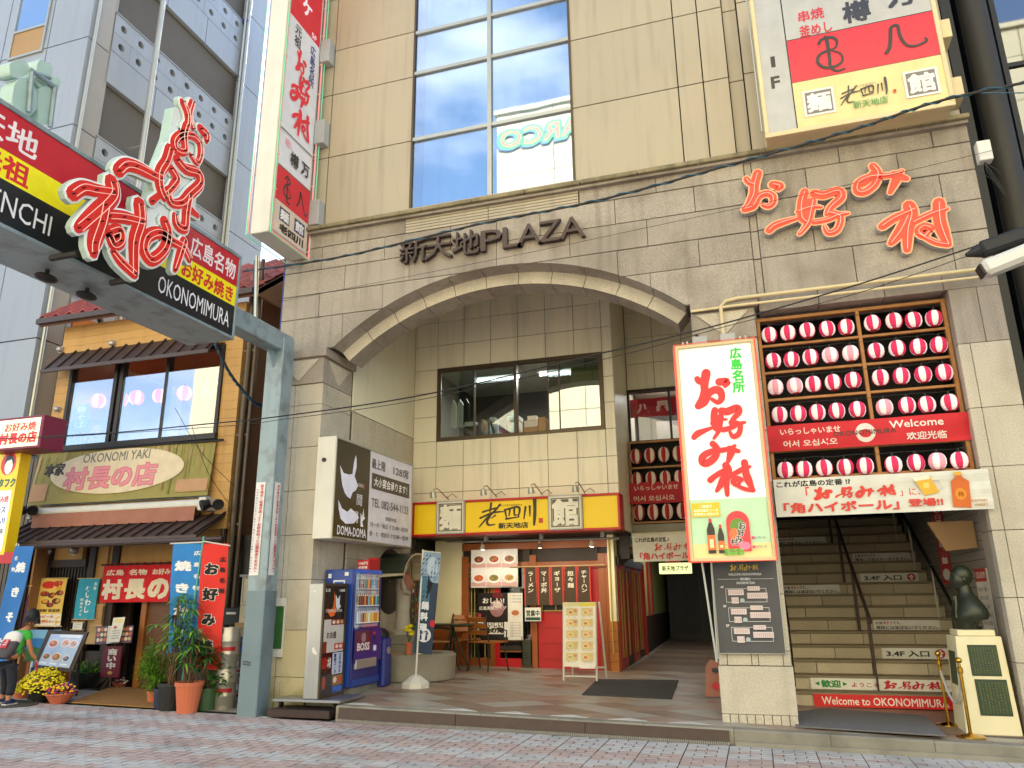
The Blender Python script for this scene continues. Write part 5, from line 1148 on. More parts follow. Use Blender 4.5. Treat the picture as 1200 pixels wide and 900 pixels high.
# landing mat
mm = MB(); q_ = [WP(x, y, .21) for x, y in ((932, 851), (1109, 862), (1084, 839), (931, 827))]; mm.prism([(q.x, q.y, .2) for q in q_], (0, 0, .014), 'mat_grey')
mm.build('doormat', label='grey doormat on the landing before the staircase', cat='mat')
a, b, c_, d = WL(700, 797), WL(795, 798), WL(787, 820), WL(682, 815)
mm = MB(); mm.prism([p + V3((0, 0, .004)) for p in (d, c_, b, a)], (0, 0, .012), 'mat_dark'); mm.build('doormat', label='dark grey doormat on the plaza floor in front of the passage', cat='mat')
# ================================================================ TOP RIGHT BOX SIGN
t = thing('tenant_signboard', 'large tilted box sign with grey, red and cream fields on the upper right', 'signboard', (1.6, -.3, 6.76))
sx0, sx1, sz0, sz1, SYY = .6, 2.64, 6.77, 8.86, -.42
mm = MB(); mm.box(sx0 + .02, sx1 - .02, SYY + .03, .1, sz0 + .02, sz1 - .02, 'cream_frame'); mm.build('box', t)
for a in ((sx0, sx1, sz0, sz0 + .06), (sx0, sx1, sz1 - .06, sz1), (sx0, sx0 + .05, sz0 + .06, sz1 - .06), (sx1 - .05, sx1, sz0 + .06, sz1 - .06)): mm = MB(); mm.box(a[0], a[1], SYY - .015, SYY + .06, a[2], a[3], 'cream_frame'); mm.build('frame', t, bev=.005)
c = canvas_front(sx0 + .05, sx1 - .05, sz1 - .06, sz0 + .06, SYY, 1000, 1000, 'print_gloss'); c.rect(0, 0, 1000, 1000, 'b4b4b2'); c.rect(168, 370, 1000, 680, 'd6223a'); c.rect(168, 680, 1000, 1000, 'e4cf92'); c.rect(160, 0, 168, 1000, '2a2826'); c.rect(168, 366, 1000, 372, '2a2826'); c.rect(168, 677, 1000, 681, '3a2826')
c.text('1', 72, 500, 26, 80, '2a2826'); c.text('F', 72, 650, 46, 80, '2a2826', .03)
c.text('串焼', 330, 215, 150, 80, 'c8283c', .02); c.text('釜めし', 345, 325, 190, 80, 'c8283c', .02); c.text('樽', 590, 260, 150, 150, '2c3040', .03); c.text('万', 850, 225, 150, 130, '2c3040', .03)
c.strokes([([(395, 400), (400, 440), (400, 560), (398, 620), (430, 655), (475, 650)], 20), ([(350, 440), (372, 412), (430, 412), (455, 445), (440, 490), (385, 500)], 18), ([(395, 500), (345, 520), (330, 570), (365, 615), (430, 620), (470, 590), (465, 540), (420, 505)], 18), ([(715, 600), (740, 560), (755, 480), (765, 430), (800, 425), (805, 500), (830, 570), (880, 590), (940, 570), (935, 550)], 20)], '2a2224')
for (a, b, ch) in ((215, 395, '麺'), (780, 965, '館')): c.rect(a, 755, b, 935, 'e2e0dc'); c.rect(a + 14, 769, b - 14, 921, '76706c'); c.text(ch, (a + b) / 2, 845, b - a - 50, 120, 'e6e4e0', .035)
L5 = [([(x * 1.15 + 95, y * 1.1 + 755) for x, y in p], w * .95) for p, w in [([(300, 60), (350, 45), (360, 50)], 9), ([(335, 20), (332, 45), (330, 62)], 9), ([(290, 88), (340, 66), (385, 62)], 10), ([(372, 28), (345, 62), (315, 92), (285, 130)], 10), ([(330, 82), (318, 105), (325, 122), (350, 120)], 10), ([(392, 55), (398, 98)], 9), ([(390, 55), (448, 45), (445, 92)], 10), ([(396, 97), (448, 90)], 9), ([(412, 52), (408, 84)], 8), ([(430, 50), (430, 80), (442, 80)], 8), ([(475, 45), (468, 100)], 10), ([(492, 42), (492, 88)], 9), ([(512, 12), (512, 70), (508, 110)], 14)]]
c.strokes(L5, '35302c'); c.text('ROSHISEN', 570, 790, 120, 14, '8a8070'); c.text('新天地店', 585, 915, 190, 48, '4f9a4c', .01); c.rect(716, 858, 732, 880, 'c8402c'); c.done('sign_print', t)
for z in (7.1, 7.9): mm = MB(); mm.box(sx1, sx1 + .14, SYY + .1, SYY + .4, z - .15, z + .1, 'cream_frame'); mm.build('side_box', t, bev=.006)
mm = MB(); mm.tube([(sx0 - .03, SYY, sz0 + .1), (sx0 - .03, SYY, sz1)], .012, 'alu', 6); mm.tube([(sx0 + .02, SYY - .04, sz1 + .02), (sx1, SYY - .04, sz1 + .02)], .01, 'brass', 6); mm.build('tube', t)
# ================================================================ BLADE SIGN
t = thing('blade_signboard', 'very tall projecting sign at the left corner of the stone building', 'signboard', (-6.2, -.5, 6.38))
bx0, bx1, by0, by1, bz0, bz1 = -6.24, -5.93, -.95, -.02, 6.37, 14.5
mm = MB(); mm.box(bx0, bx1 - .006, by0, by1, bz0, bz1, 'white_paint'); mm.build('box', t, bev=.01)
c = Canvas((bx1, by0 + .05, bz1), (0, 1, 0), (0, 0, 1), by1 - by0 - .1, bz1 - bz0 - .05, 100, 800, 'print_lit')
Z = lambda z: (bz1 - z) / (bz1 - bz0 - .05) * 800
c.rect(0, 0, 100, 800, 'cfcfd2'); c.rect(0, 0, 100, Z(10.05), 'cc1830'); zz0 = Z(9.0)
zk = Z(10.05)
c.vtext('カラオケ', 52, Z(12.4), Z(10.2), 34 , 'ece8ea', .03); c.text('5F', 80, Z(10.13), 16, 9, 'ece8ea', .02)
c.vtext('元祖', 30, Z(10.0), Z(9.6), 22, '2c2a38', .02); c.vtext('広島名所', 80, Z(9.95), Z(9.2), 19, '3a3a78', .02)
for ch, a in (('お', (28, Z(9.62), 62, Z(9.2))), ('好', (20, Z(9.25), 80, Z(8.8))), ('み', (18, Z(8.95), 70, Z(8.65))), ('村', (28, Z(8.65), 88, Z(8.15)))): brush(c, ch, *a, col='d01c34', thick=1.1)
c.rect(0, Z(8.06), 100, Z(8.04), '5a5650'); c.text('串焼釜めし', 26, Z(7.9), 20, 14, 'c84a58'); c.text('樽', 46, Z(7.72), 24, 22, '2c2a2a', .03); c.text('万', 80, Z(7.72), 24, 20, '2c2a2a', .03); c.rect(0, Z(7.45), 100, Z(6.9), 'c41c30'); c.rect(0, Z(7.46), 100, Z(7.44), '5a5650')
c.strokes([([(30, Z(7.38)), (31, Z(7.1)), (33, Z(6.98)), (42, Z(6.98))], 4), ([(22, Z(7.3)), (28, Z(7.36)), (38, Z(7.3)), (24, Z(7.2)), (22, Z(7.08)), (32, Z(7.04)), (42, Z(7.1)), (32, Z(7.2))], 3.5), ([(62, Z(7.05)), (68, Z(7.15)), (70, Z(7.3)), (76, Z(7.2)), (88, Z(7.0)), (94, Z(7.05))], 4)], '2a2024')
c.rect(0, Z(6.9), 100, 800, 'c9b8a4'); 
for a, b, ch in ((14, 44, '麺'), (58, 90, '館')): c.rect(a, Z(6.84), b, Z(6.66) + 3, '3c4058'); c.text(ch, (a + b) / 2, (Z(6.84) + Z(6.66) + 3) / 2, 24, 15, 'dcd8d4', .03)
c.text('老四川', 52, Z(6.53), 70, 12, '2c2624', .05); c.done('sign_print', t)
mm = MB(); X_ = bx1 + .03
for x, y in ((X_, by0 + .01), (X_, by1), (bx0 - .02, by0 - .02)): mm.tube([(x, y, bz0), (x, y, bz1)], .009, 'neon_pink', 6)
mm.tube([(X_ + .02, by0 + .01, bz0 - .02), (X_ + .02, by1 + .0, bz0 - .02)], .009, 'neon_pink', 6); mm.build('pink_tube', t)
mm = MB()
for x, y in ((X_ + .015, by0 - .03), (X_ + .02, by1 + .05), (bx0 - .04, by0 - .03)): mm.tube([(x, y, bz0 - .02), (x, y, bz1)], .008, 'neon_green', 6)
mm.tube([(bx0 - .04, by0 - .03, bz0 - .02), (bx0 - .04, by1, bz0 - .02)], .008, 'neon_green', 6); mm.tube([(X_ + .01, by0 - .03, bz0 - .03), (X_ + .01, by1 + .05, bz0 - .03)], .008, 'neon_green', 6); mm.build('green_tube', t)
mm = MB()
for k in range(14): mm.tube([(bx1, by0 + .02, bz0 + .1 + k * .55), (X_ + .02, by0 + .02, bz0 + .1 + k * .55)], .01, 'cream', 5); mm.tube([(bx1, by1, bz0 + .1 + k * .55), (X_ + .02, by1, bz0 + .1 + k * .55)], .01, 'cream', 5)
mm.tube([(X_, by1 + .02, bz0), (X_, by1 + .02, bz1)], .012, 'alu', 6); mm.tube([(X_, by0 - .005, bz0), (X_, by0 - .005, bz1)], .012, 'alu', 6); mm.build('tube_holder', t)
for z in (6.9, 8.3, 9.8, 11.4): mm = MB(); mm.box(-5.93, -5.76, -.05, .12, z, z + .42, 'grey_box'); mm.build('fixing_box', t, bev=.01)

# ================================================================ STREET GATE (pole, arm, sign box, neon characters)
g = thing('street_gate', 'blue grey steel gate post with a long sign box reaching over the street', 'street gate', (-6.0, -.4, .14))
PX0, PX1, PY0, PY1 = -6.2, -5.93, -.6, -.3
mm = MB(); mm.prism([(-6.17, -.46, street_z(-6)), (-5.9, -.46, street_z(-6)), (-5.88, -.16, street_z(-6)), (-6.15, -.16, street_z(-6))], (0, 0, 4.9), 'pole_paint')
mm = MB(); mm.box(-6.17, -5.9, -.46, -.2, .1, 5.0, 'pole_paint'); mm.build('post', g, bev=.012)
mm = MB(); mm.box(-6.174, -5.896, -.464, -.196, .1, 1.62, 'pole_low'); mm.build('post_sleeve', g, bev=.012)
mm = MB(); mm.box(-6.16, -5.91, -7.0, -.2, 4.8, 5.06, 'pole_paint'); mm.build('arm', g, bev=.012)
mm = MB(); mm.prism([(-6.05, -.46, 4.8), (-6.05, -.62, 4.8), (-6.05, -.46, 4.55)], (.02, 0, 0), 'pole_paint'); mm.build('gusset', g)
mm = MB(); mm.box(-6.22, -5.62, -7.6, -1.9, 4.45, 5.5, 'pole_paint'); mm.build('sign_box', g, bev=.01)
mm = MB(); mm.box(-6.24, -5.585, -7.62, -1.88, 4.44, 4.475, 'pole_paint'); mm.box(-6.24, -5.585, -7.62, -1.88, 5.47, 5.515, 'pole_paint'); mm.box(-5.62, -5.585, -1.915, -1.88, 4.475, 5.47, 'pole_paint'); mm.build('sign_frame', g, bev=.004)
Y0g, Y1g = -7.6, -1.915
c = Canvas((-5.6, Y0g, 5.47), (0, 1, 0), (0, 0, 1), Y1g - Y0g, .995, 5685, 995, 'print_lit'); q = lambda px, py: ((WX(px, py, -5.6).y - Y0g) * 1000, (5.47 - WX(px, py, -5.6).z) * 1000)
c.rect(0, 0, 5685, 370, 'b5182a'); c.rect(0, 370, 5685, 620, 'e8dc14'); c.rect(0, 620, 5685, 995, '16191f')
yend = 5685
c.text('新天地', yend - 3180, 190, 900, 240, 'e2dada', .015); c.text('元祖', yend - 3000, 495, 480, 200, 'c8202a', .025); c.text('SHINTENCHI', yend - 3050, 810, 1130, 190, 'dcdcdc', 0)
c.text('広島名物', yend - 430, 190, 760, 230, 'e2dada', .015); c.text('お好み焼き', yend - 480, 500, 850, 190, 'c8202a', .025); c.text('OKONOMIMURA', yend - 640, 815, 1130, 190, 'e8e6e6', 0)
c.done('sign_print', g)
def ztr(zx, zy): return (70 + zx / 4, 110 + zy / 4)
GS = [([(570, 40), (592, 100), (590, 150)], 28), ([(615, 42), (600, 100), (618, 165)], 28), ([(588, 150), (575, 200), (578, 268), (538, 262), (530, 225), (560, 195), (612, 195), (648, 232), (652, 290), (635, 325), (608, 288)], 32), ([(655, 165), (680, 190), (682, 222)], 36),
      ([(268, 362), (300, 335), (350, 342), (430, 382), (470, 400)], 42), ([(510, 262), (492, 320), (462, 372), (462, 440), (482, 490)], 42), ([(515, 352), (542, 400), (520, 440), (488, 472)], 34), ([(425, 505), (500, 442)], 26), ([(545, 312), (582, 352), (640, 372), (650, 422), (602, 472), (562, 512), (512, 510), (500, 462)], 40), ([(600, 482), (586, 560), (578, 630), (540, 615), (532, 570)], 38), ([(588, 530), (642, 572)], 34),
      ([(485, 602), (500, 652), (482, 730), (422, 780), (386, 732), (402, 672), (460, 652), (520, 692), (570, 722), (600, 778)], 42), ([(575, 692), (560, 742), (532, 826)], 34),
      ([(52, 470), (100, 442), (160, 452), (240, 462)], 42), ([(236, 418), (242, 470), (202, 522), (122, 592), (78, 630)], 52), ([(202, 522), (186, 600), (152, 700), (150, 748)], 52), ([(222, 575), (290, 580), (382, 602)], 40), ([(366, 522), (370, 600), (342, 700), (340, 845)], 50), ([(340, 845), (282, 792), (240, 742)], 34), ([(225, 652), (270, 642), (276, 690), (242, 710), (222, 672)], 40)]
XG = -5.2
def gp(z): p = WX(*ztr(*z), XG); return (p.y, p.z)
Q = lambda q: V3((XG, q[0], q[1])); n_ = V3((1, 0, 0))
grp = {0: range(0, 4), 1: range(4, 11), 2: range(11, 13), 3: range(13, 20)}
for gi, ids in grp.items():
    o1, o2, o3, o4 = MB(), MB(), MB(), MB()
    for k in ids:
        p2 = [gp(z) for z in GS[k][0]]; w = GS[k][1] / 4 * .0128
        stroke_slab(o1, p2, w, Q, n_, .0 + .0005 * k, -.05, 'sign_white', 'sign_green_side', grow=.018)
        stroke_slab(o2, p2, w, Q, n_, .012 + .0004 * k, -.01, 'sign_red', 'sign_white', grow=-.002)
        L = smooth_line(p2, 4)
        off = []
        for sg in (-1, 1):
            pts = []
            for i, p in enumerate(L):
                a = L[max(i - 1, 0)]; b = L[min(i + 1, len(L) - 1)]; dx, dy = b[0] - a[0], b[1] - a[1]; l = math.hypot(dx, dy) or 1; pts.append(Q((p[0] - dy / l * w * .2 * sg, p[1] + dx / l * w * .2 * sg)) + n_ * .045)
            if len(pts) > 2: o3.tube(pts, .004, 'neon_pale', 5)
        for i in range(0, len(L), 4): o4.tube([Q(L[i]) + n_ * .015, Q(L[i]) + n_ * .05], .007, 'dark_metal', 5)
    o = o1.build('character', g); o2.build('character_face', o); o3.build('neon_tube', o); tag(o4.build('tube_clip', o), kind='stuff')
# backing plate between the characters
mm = MB(); hull = [(560, 20), (640, 60), (700, 170), (660, 340), (680, 420), (660, 640), (620, 800), (540, 860), (470, 560), (370, 800), (300, 300), (420, 330), (520, 230)]
pl = [gp(z) for z in [(545, 60), (630, 80), (665, 330), (640, 560), (560, 640), (540, 700), (470, 620), (400, 620), (430, 500), (470, 330), (520, 200)]]
mm.prism([V3((XG - .02, a, b)) for a, b in pl], (-.12, 0, 0), 'sign_white', 'sign_green_side'); mm.build('character_back', g)
for zz_ in ((130, 740), (400, 860), (470, 480)): p = gp(zz_); mm = MB(); mm.tube([(XG - .1, p[0], p[1]), (-5.6, p[0], p[1])], .03, 'dark_metal', 6); mm.build('bracket', g)
# figure-shaped cut-out board seen from behind on top of the sign box
t = thing('cutout_board', 'pale green cut out board seen from the back on two posts atop the gate sign', 'sign', (-5.9, -4.4, 5.5))
XB = -5.9
def cp(x, y): p = WX(x / 4, y / 4, XB); return (p.y, p.z)
def blob(pts, th=.16, xo=0):
    mm = MB(); P_ = smooth_line([cp(*p) for p in pts + [pts[0]]], 4)[:-1]; mm.prism([V3((XB + xo, a, b)) for a, b in P_], (-th, 0, 0), 'sign_green_side'); return mm.build('board', t)
blob([(45, 300), (70, 285), (110, 285), (135, 310), (130, 345), (90, 365), (50, 350)]); blob([(60, 400), (90, 370), (130, 380), (165, 430), (170, 500), (130, 545), (90, 530), (50, 480)], xo=.02); blob([(175, 300), (190, 278), (215, 295), (240, 300), (245, 340), (240, 400), (200, 420), (165, 380), (170, 340)]); blob([(170, 420), (235, 400), (245, 480), (235, 560), (180, 590), (165, 500)], xo=.03); blob([(245, 360), (275, 365), (285, 400), (265, 430), (245, 420)])
mm = MB()
for a, b in (((130, 340), (115, 530)), ((240, 400), (215, 600)), ((120, 330), (235, 410)), ((150, 350), (215, 370))):
    p, q_ = cp(*a), cp(*b); mm.tube([(XB + .05, *p), (XB + .05, *q_)], .022, 'pole_paint', 6)
mm.build('post', t)
for px, py in ((232, 462), (420, 550)):
    p = WX(px / 4, py / 4 + 225, -5.9); t = thing('gate_floodlight', 'dark floodlight hanging under the gate sign box, %s one' % ('left' if px < 300 else 'right'), 'floodlight', (p.x, p.y, p.z), 'floodlights under the gate sign')
    q_ = V3((-5.95, WX(px / 4, py / 4 + 215, -5.9).y, 4.36)); mm = MB(); mm.ball(q_, .075, 'dark_metal', 12, (1, 1.5, .5)); mm.build('head', t, smooth=True); mm = MB(); mm.tube([q_, q_ + V3((0, 0, .1))], .02, 'dark_metal'); mm.build('bracket', t)
# notices pasted on the post
def vnotice(c, main_, side):
    c.rect(0, 0, 40, 420, 'e4e0dc'); c.vtext(main_, 28, 10, 410, 15, 'c03038', .03); c.vtext(side, 12, 30, 410, 8, '4a4a50', .01)
zt, zb = W(310, 565, -.46).z, W(310, 674, -.46).z
for lab, cnv in (('white strip notice with red writing on the front of the gate post', Canvas((-6.15, -.47, zt), (1, 0, 0), (0, 0, 1), .14, zt - zb, 40, 420)), ('white strip notice with red writing on the right side of the gate post', Canvas((-5.888, -.44, zt), (0, 1, 0), (0, 0, 1), .13, zt - zb, 40, 420))):
    vnotice(cnv, '新天地の「村長の店」と「お好み村」とは関係ありません。', '行列の並び方とお店のご案内をご確認ください皆様のご協力をお願い'); o = cnv.done('post_notice'); tag(o, lab, 'notice', 'notices on the gate post')
c = Canvas((-6.13, -.466, .78), (1, 0, -.15), (.15, 0, 1), .11, .045, 40, 12); c.frame(1, 1, 39, 11, 2.5, '1c1c1c'); c.text('SALE', 20, 6, 26, 6, '2a2a2a'); tag(c.done('sticker'), 'small crooked black framed sticker low on the gate post', 'sticker')

# ================================================================ TALL PANELLED BUILDING (left, behind)
tb = thing('panelled_office_block', 'tall blue grey office block with open balconies and round holes in its parapets', 'building', (-16, 4, 0))
TX, TY = -12.23, 1.0
m = MB(); m.box(-26, TX - .12, TY + .12, 7.2, 0, 20, 'balcony_wall'); m.build('core', tb)
pz = [0, 1.9, 4.05, 6.2, 8.35, 10.75, 12.85, 15.2, 17.5, 20]; pxs = [-12.235, -13.35, -14.65, -16.6, -18.8, -21, -23.4, -26]
for i in range(len(pxs) - 1):
    for j in range(len(pz) - 1):
        x1, x0 = pxs[i], pxs[i + 1]; mm = MB(); mm.box(x0 + .012, x1 - .012, TY, TY + .1, pz[j] + .012, pz[j + 1] - .012, 'panel_blue'); mm.build('facade_panel', tb)
for zc in (13.3, 17.9, 8.8):
    mm = MB(); xa, xb = -14.42, -13.45; 
    for a in ((xa, xb, zc - .52, zc - .47), (xa, xb, zc + 1.4, zc + 1.45), (xa, xa + .05, zc - .47, zc + 1.4), (xb - .05, xb, zc - .47, zc + 1.4), (xa + .05, xb - .05, zc + .15, zc + .21)): mm.box(a[0], a[1], TY - .04, TY + .02, a[2], a[3], 'alu')
    if zc < 10: continue
    w_ = mm.build('window', tb); mm = MB(); mm.box(xa + .05, xb - .05, TY - .014, TY - .01, zc + .21, zc + 1.4, 'glass_blue'); mm.box(xa + .05, xb - .05, TY - .014, TY - .01, zc - .47, zc + .15, 'cardboard'); mm.build('pane', w_)
# side elevation: corner pier, balconies, far pier
for j in range(len(pz) - 1):
    mm = MB(); mm.box(TX - .1, TX, TY + .17, 1.52, pz[j] + .012, pz[j + 1] - .012, 'panel_grey'); mm.build('facade_panel', tb)
    mm = MB(); mm.box(TX - .12, TX - .02, 1.52, 1.6, pz[j], pz[j + 1], 'panel_grey'); mm.build('pier_edge', tb)
    for a, b in ((5.62, 7.2),): mm = MB(); mm.box(TX - .1, TX, a + .01, b - .01, pz[j] + .012, pz[j + 1] - .012, 'panel_blue'); mm.build('facade_panel', tb)
mm = MB(); mm.tube([(TX + .04, TY + .1, 0), (TX + .04, TY + .1, 20)], .035, 'alu', 8); mm.build('corner_pipe', tb)
mm = MB(); mm.tube([(TX + .1, 5.62, 0), (TX + .1, 5.62, 20)], .06, 'alu', 10); mm.tube([(TX + .1, 5.5, 0), (TX + .1, 5.5, 20)], .03, 'alu', 8); mm.build('drain_pipe', tb)
m = MB(); m.box(TX - 1.6, TX - 1.5, 1.5, 5.6, 0, 20, 'balcony_wall'); m.build('balcony_back_wall', tb)
FL = 3.1; base_ = 12.17
for k in range(-3, 2):
    z = base_ + FL * k
    def parapet(z):
        # two rows of holes cut as real openings: build the panel from strips
        mm = MB(); y0, y1 = 1.6, 5.5; zt_, zb_ = z + 1.76, z
        import itertools
        ys = [1.66 + .475 * i for i in range(9)]
        # upper band with holes (z+.85..z+1.72), built per cell as a ring around an octagonal hole
        return
    zt_ = z + 1.75
    for r, (za, zb2) in enumerate(((z + .8, z + 1.27), (z + 1.27, z + 1.75))):
        for i in range(8):
            ya = 1.56 + .5 * i; yb = ya + .5; cy, cz, R_ = (ya + yb) / 2, (za + zb2) / 2, .085; mm = MB(); N_ = 16; g_ = .0
            if r == 0 and i % 4 == 0: g_ = .006
            ring = [(cy + R_ * math.cos(2 * math.pi * q / N_), cz + R_ * math.sin(2 * math.pi * q / N_)) for q in range(N_)]
            def sq(a):
                cc, ss_ = math.cos(a), math.sin(a); s_ = 1 / max(abs(cc), abs(ss_)); return (cy + cc * s_ * (.25 - g_), cz + ss_ * s_ * ((zb2 - za) / 2 - .004))
            outer = [sq(2 * math.pi * q / N_) for q in range(N_)]
            vs = [(TX, *p) for p in ring] + [(TX, *p) for p in outer] + [(TX - .1, *p) for p in ring]; fs = [(q, (q + 1) % N_, N_ + (q + 1) % N_, N_ + q) for q in range(N_)] + [(q, 2 * N_ + q, 2 * N_ + (q + 1) % N_, (q + 1) % N_) for q in range(N_)]
            mm.mesh(vs, fs, 'panel_blue'); mm.build('holed_panel', tb)
    for i in range(3):
        ya = 1.56 + 1.333 * i; mm = MB(); mm.box(TX - .1, TX, ya + .01, ya + 1.323, z + .01, z + .79, 'panel_blue'); mm.build('balcony_panel', tb)
    mm = MB(); mm.box(TX - .12, TX + .02, 1.55, 5.56, z + 1.75, z + 1.78, 'panel_blue'); mm.box(TX - 1.5, TX - .1, 1.55, 5.6, z - .02, z + .1, 'balcony_wall'); mm.box(TX - .14, TX - .1, 1.55, 5.56, z + .1, z + .78, 'balcony_wall'); mm.build('balcony_slab', tb)
    mm = MB(); mm.box(TX - 1.1, TX - 1.05, 3.6, 4.5, z - .08, z - .03, 'lamp_white'); mm.build('balcony_lamp', tb)
    for q in range(3): mm = MB(); mm.box(TX - 1.5, TX - 1.44, 2.0 + q * 1.2, 2.9 + q * 1.2, z + .12, z + 2.3, 'panel_grey'); mm.build('balcony_door', tb)
mm = MB(); mm.tube([(TX - 1.0, 5.58, 17.6), (TX + .1, 5.58, 17.0)], .1, 'vm_navy', 10); mm.build('blue_pipe', tb)
# grey mast in front of the office block
t = thing('thin_mast', 'thin pale grey pole standing in front of the office block balconies', 'pole', (-11.9, 1.5, 5)); a, b = WX(191, 0, -11.8), WX(166, 185, -11.8); d_ = (a - b).normalized(); mm = MB(); mm.tube([(a.x, (a.y + b.y) / 2, 5.5), (a.x, (a.y + b.y) / 2, 20)], .06, 'alu', 10); mm.build('pole', t); mm = MB(); mm.tube([(a.x, b.y, 11.0), (TX, b.y, 11.0)], .03, 'alu', 6); mm.build('bracket', t)
# ================================================================ WOODEN SHOP (left)
wb = thing('wooden_shop', 'small yellow brown wooden okonomiyaki shop with tiled roof and upstairs window', 'building', (-9.6, 1, .18))
YW = .9
def wx(px, py, Y=YW): return W(px, py, Y)
wl, wr_ = wx(58, 500).x, wx(274, 520).x
zr = wx(150, 372).z
wint, winb = wx(70, 428).z, wx(70, 524).z; wxa, wxb = wx(73, 520).x, wx(252, 520).x
eave_z = zr - .02
def wpart(n, x0, x1, z0, z1, mt, y=YW, d=.1, bev=0): mm = MB(); mm.box(x0, x1, y, y + d, z0, z1, mt); return mm.build(n, wb, bev=bev)
PB = .145                                              # boards of the upper wall
z = 2.55
while z < eave_z:
    z1 = min(z + PB, eave_z)
    for a, b in ((wl, wr_),) if not (winb - .02 < (z + z1) / 2 < wint + .02) else ((wl, wxa), (wxb, wr_)):
        wpart('wall_board', a, b, z + .003, z1 - .001, 'wood_wall')
    z = z1
wpart('wall', wl, wr_, 2.56, winb, 'dark_wood', y=YW + .08); 
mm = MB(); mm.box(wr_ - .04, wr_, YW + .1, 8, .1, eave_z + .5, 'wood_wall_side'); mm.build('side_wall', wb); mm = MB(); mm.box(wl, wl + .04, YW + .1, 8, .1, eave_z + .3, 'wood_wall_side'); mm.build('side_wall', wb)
# upstairs window, three panes, and the room behind it
wpart('sill', wxa - .04, wxb + .04, winb - .09, winb, 'dark_metal', y=YW - .08, d=.2); 
fr_ = wpart('window_frame', wxa - .03, wxa + .03, winb, wint, 'dark_metal', y=YW - .04, d=.12)
for px in (133, 140, 192): x = wx(px, 470).x; wpart('window_frame', x - .035, x + .035, winb, wint, 'dark_metal', y=YW - .03 + (.03 if px > 150 else 0), d=.1)
wpart('window_frame', wxb - .03, wxb + .03, winb, wint, 'dark_metal', y=YW - .04, d=.12); wpart('window_frame', wxa + .03, wxb - .03, wint - .07, wint, 'dark_metal', y=YW - .03)
for a, b in ((wxa + .03, wx(133, 470).x - .035), (wx(140, 470).x + .035, wx(192, 470).x - .035), (wx(192, 470).x + .035, wxb - .03)): mm = MB(); mm.box(a, b, YW + .0, YW + .006, winb, wint - .07, 'glass_up'); mm.build('pane', wb)
mm = MB(); mm.box(wxa - .1, wxb + .1, YW + 2.8, YW + 2.9, winb - .3, wint + .3, 'wood_wall_side'); mm.box(wxa - .1, wxb + .1, YW + .15, YW + 2.9, winb - .32, winb - .3, 'dark_wood'); mm.box(wxa - .1, wxb + .1, YW + .15, YW + 2.9, wint + .25, wint + .3, 'wood_wall'); mm.build('upstairs_room', wb)
lw = thing('paper_lantern', 'x', 'lantern', (0, 0, 0)); make_lantern(lw, 'lantern_warm', 'lantern_warm_red', .13, .27)
for i, (px, py) in enumerate(((115, 470), (142, 468), (160, 466), (187, 464), (216, 461), (243, 457))):
    p = wx(px, py, YW + .7 + .5 * (i % 2)); lab = 'glowing lantern behind the upstairs window of the wooden shop, %s from the left' % ordn[i]
    if i == 0: lw.location = p; lw['label'] = lab; lw['group'] = 'lanterns behind the upstairs window of the wooden shop'; WO[lw.name] = p
    else: copy_tree(lw, p, lab, 'lanterns behind the upstairs window of the wooden shop', .3 * i)
t = thing('window_menu_board', 'dark wooden board with orange writing inside the left upstairs window', 'board', wx(98, 510, YW + .25)); p0, p1 = wx(77, 495, YW + .3), wx(121, 522, YW + .3); mm = MB(); mm.box(p0.x, p1.x, YW + .3, YW + .33, p1.z, p0.z, 'dark_wood'); mm.build('board', t); c = canvas_front(p0.x + .02, p1.x - .02, p0.z - .02, p1.z + .02, YW + .299, 100, 60); c.rect(0, 0, 100, 60, '5a2c18'); c.text('鉄板焼', 50, 20, 70, 18, 'd8842c', .03); c.text('お好み', 50, 45, 60, 16, 'c87a30', .02); c.done('lettering', t)
t = thing('blue_paper_strip', 'blue strip of paper hanging inside the left upstairs window', 'paper strip', wx(95, 490, YW + .2)); a_, b_ = wx(88, 475, YW + .2), wx(101, 503, YW + .2); c = canvas_front(a_.x, b_.x, a_.z, b_.z, YW + .2, 30, 70); c.rect(0, 0, 30, 70, '2a7ac0'); c.vtext('焼そば', 15, 4, 66, 20, 'e8f0f4', .02); c.done('sheet', t)
# window hood
def hood(name, x0, x1, zt_, zb_, dep, n, mt='brown_metal', cell=None):
    t_ = MB(); mm = MB(); mm.prism([(x0, YW, zt_), (x0 - .06, YW - dep, zb_), (x1 + .06, YW - dep, zb_), (x1, YW, zt_)], (0, .0, -.03), mt); root = mm.build(name, wb)
    mm = MB()
    for i in range(n + 1):
        x = x0 + (x1 - x0) * i / n; mm = MB(); s_ = V3((0, -dep, zb_ - zt_)); mm.obox(V3((x, YW - dep / 2, (zt_ + zb_) / 2 + .018)), (1, 0, 0), s_.normalized(), V3((1, 0, 0)).cross(s_.normalized()), .025, s_.length, .035, mt); mm.build('seam', root)
    mm = MB(); mm.box(x0 - .07, x1 + .07, YW - dep - .03, YW - dep + .01, zb_ - .06, zb_ + .0, mt); mm.build('fascia', root); return root
hood('window_hood', wx(74, 420).x, wx(258, 400).x, wx(78, 414, YW).z, wx(66, 432, YW - .3).z, .32, 12)
for px, py in ((72, 410), (133, 403)): p = wx(px, py); t = thing('vent_cap', 'small round steel vent cap above the upstairs window, %s one' % ('left' if px < 100 else 'right'), 'vent', p, 'vent caps above the upstairs window'); mm = MB(); mm.ball(p + V3((0, -.04, 0)), .055, 'steel', 12, (1, .9, 1)); mm.build('cap', t, smooth=True); mm = MB(); mm.cyl(p, .065, .02, 'steel', 12, (0, -1, 0)); mm.build('flange', t)
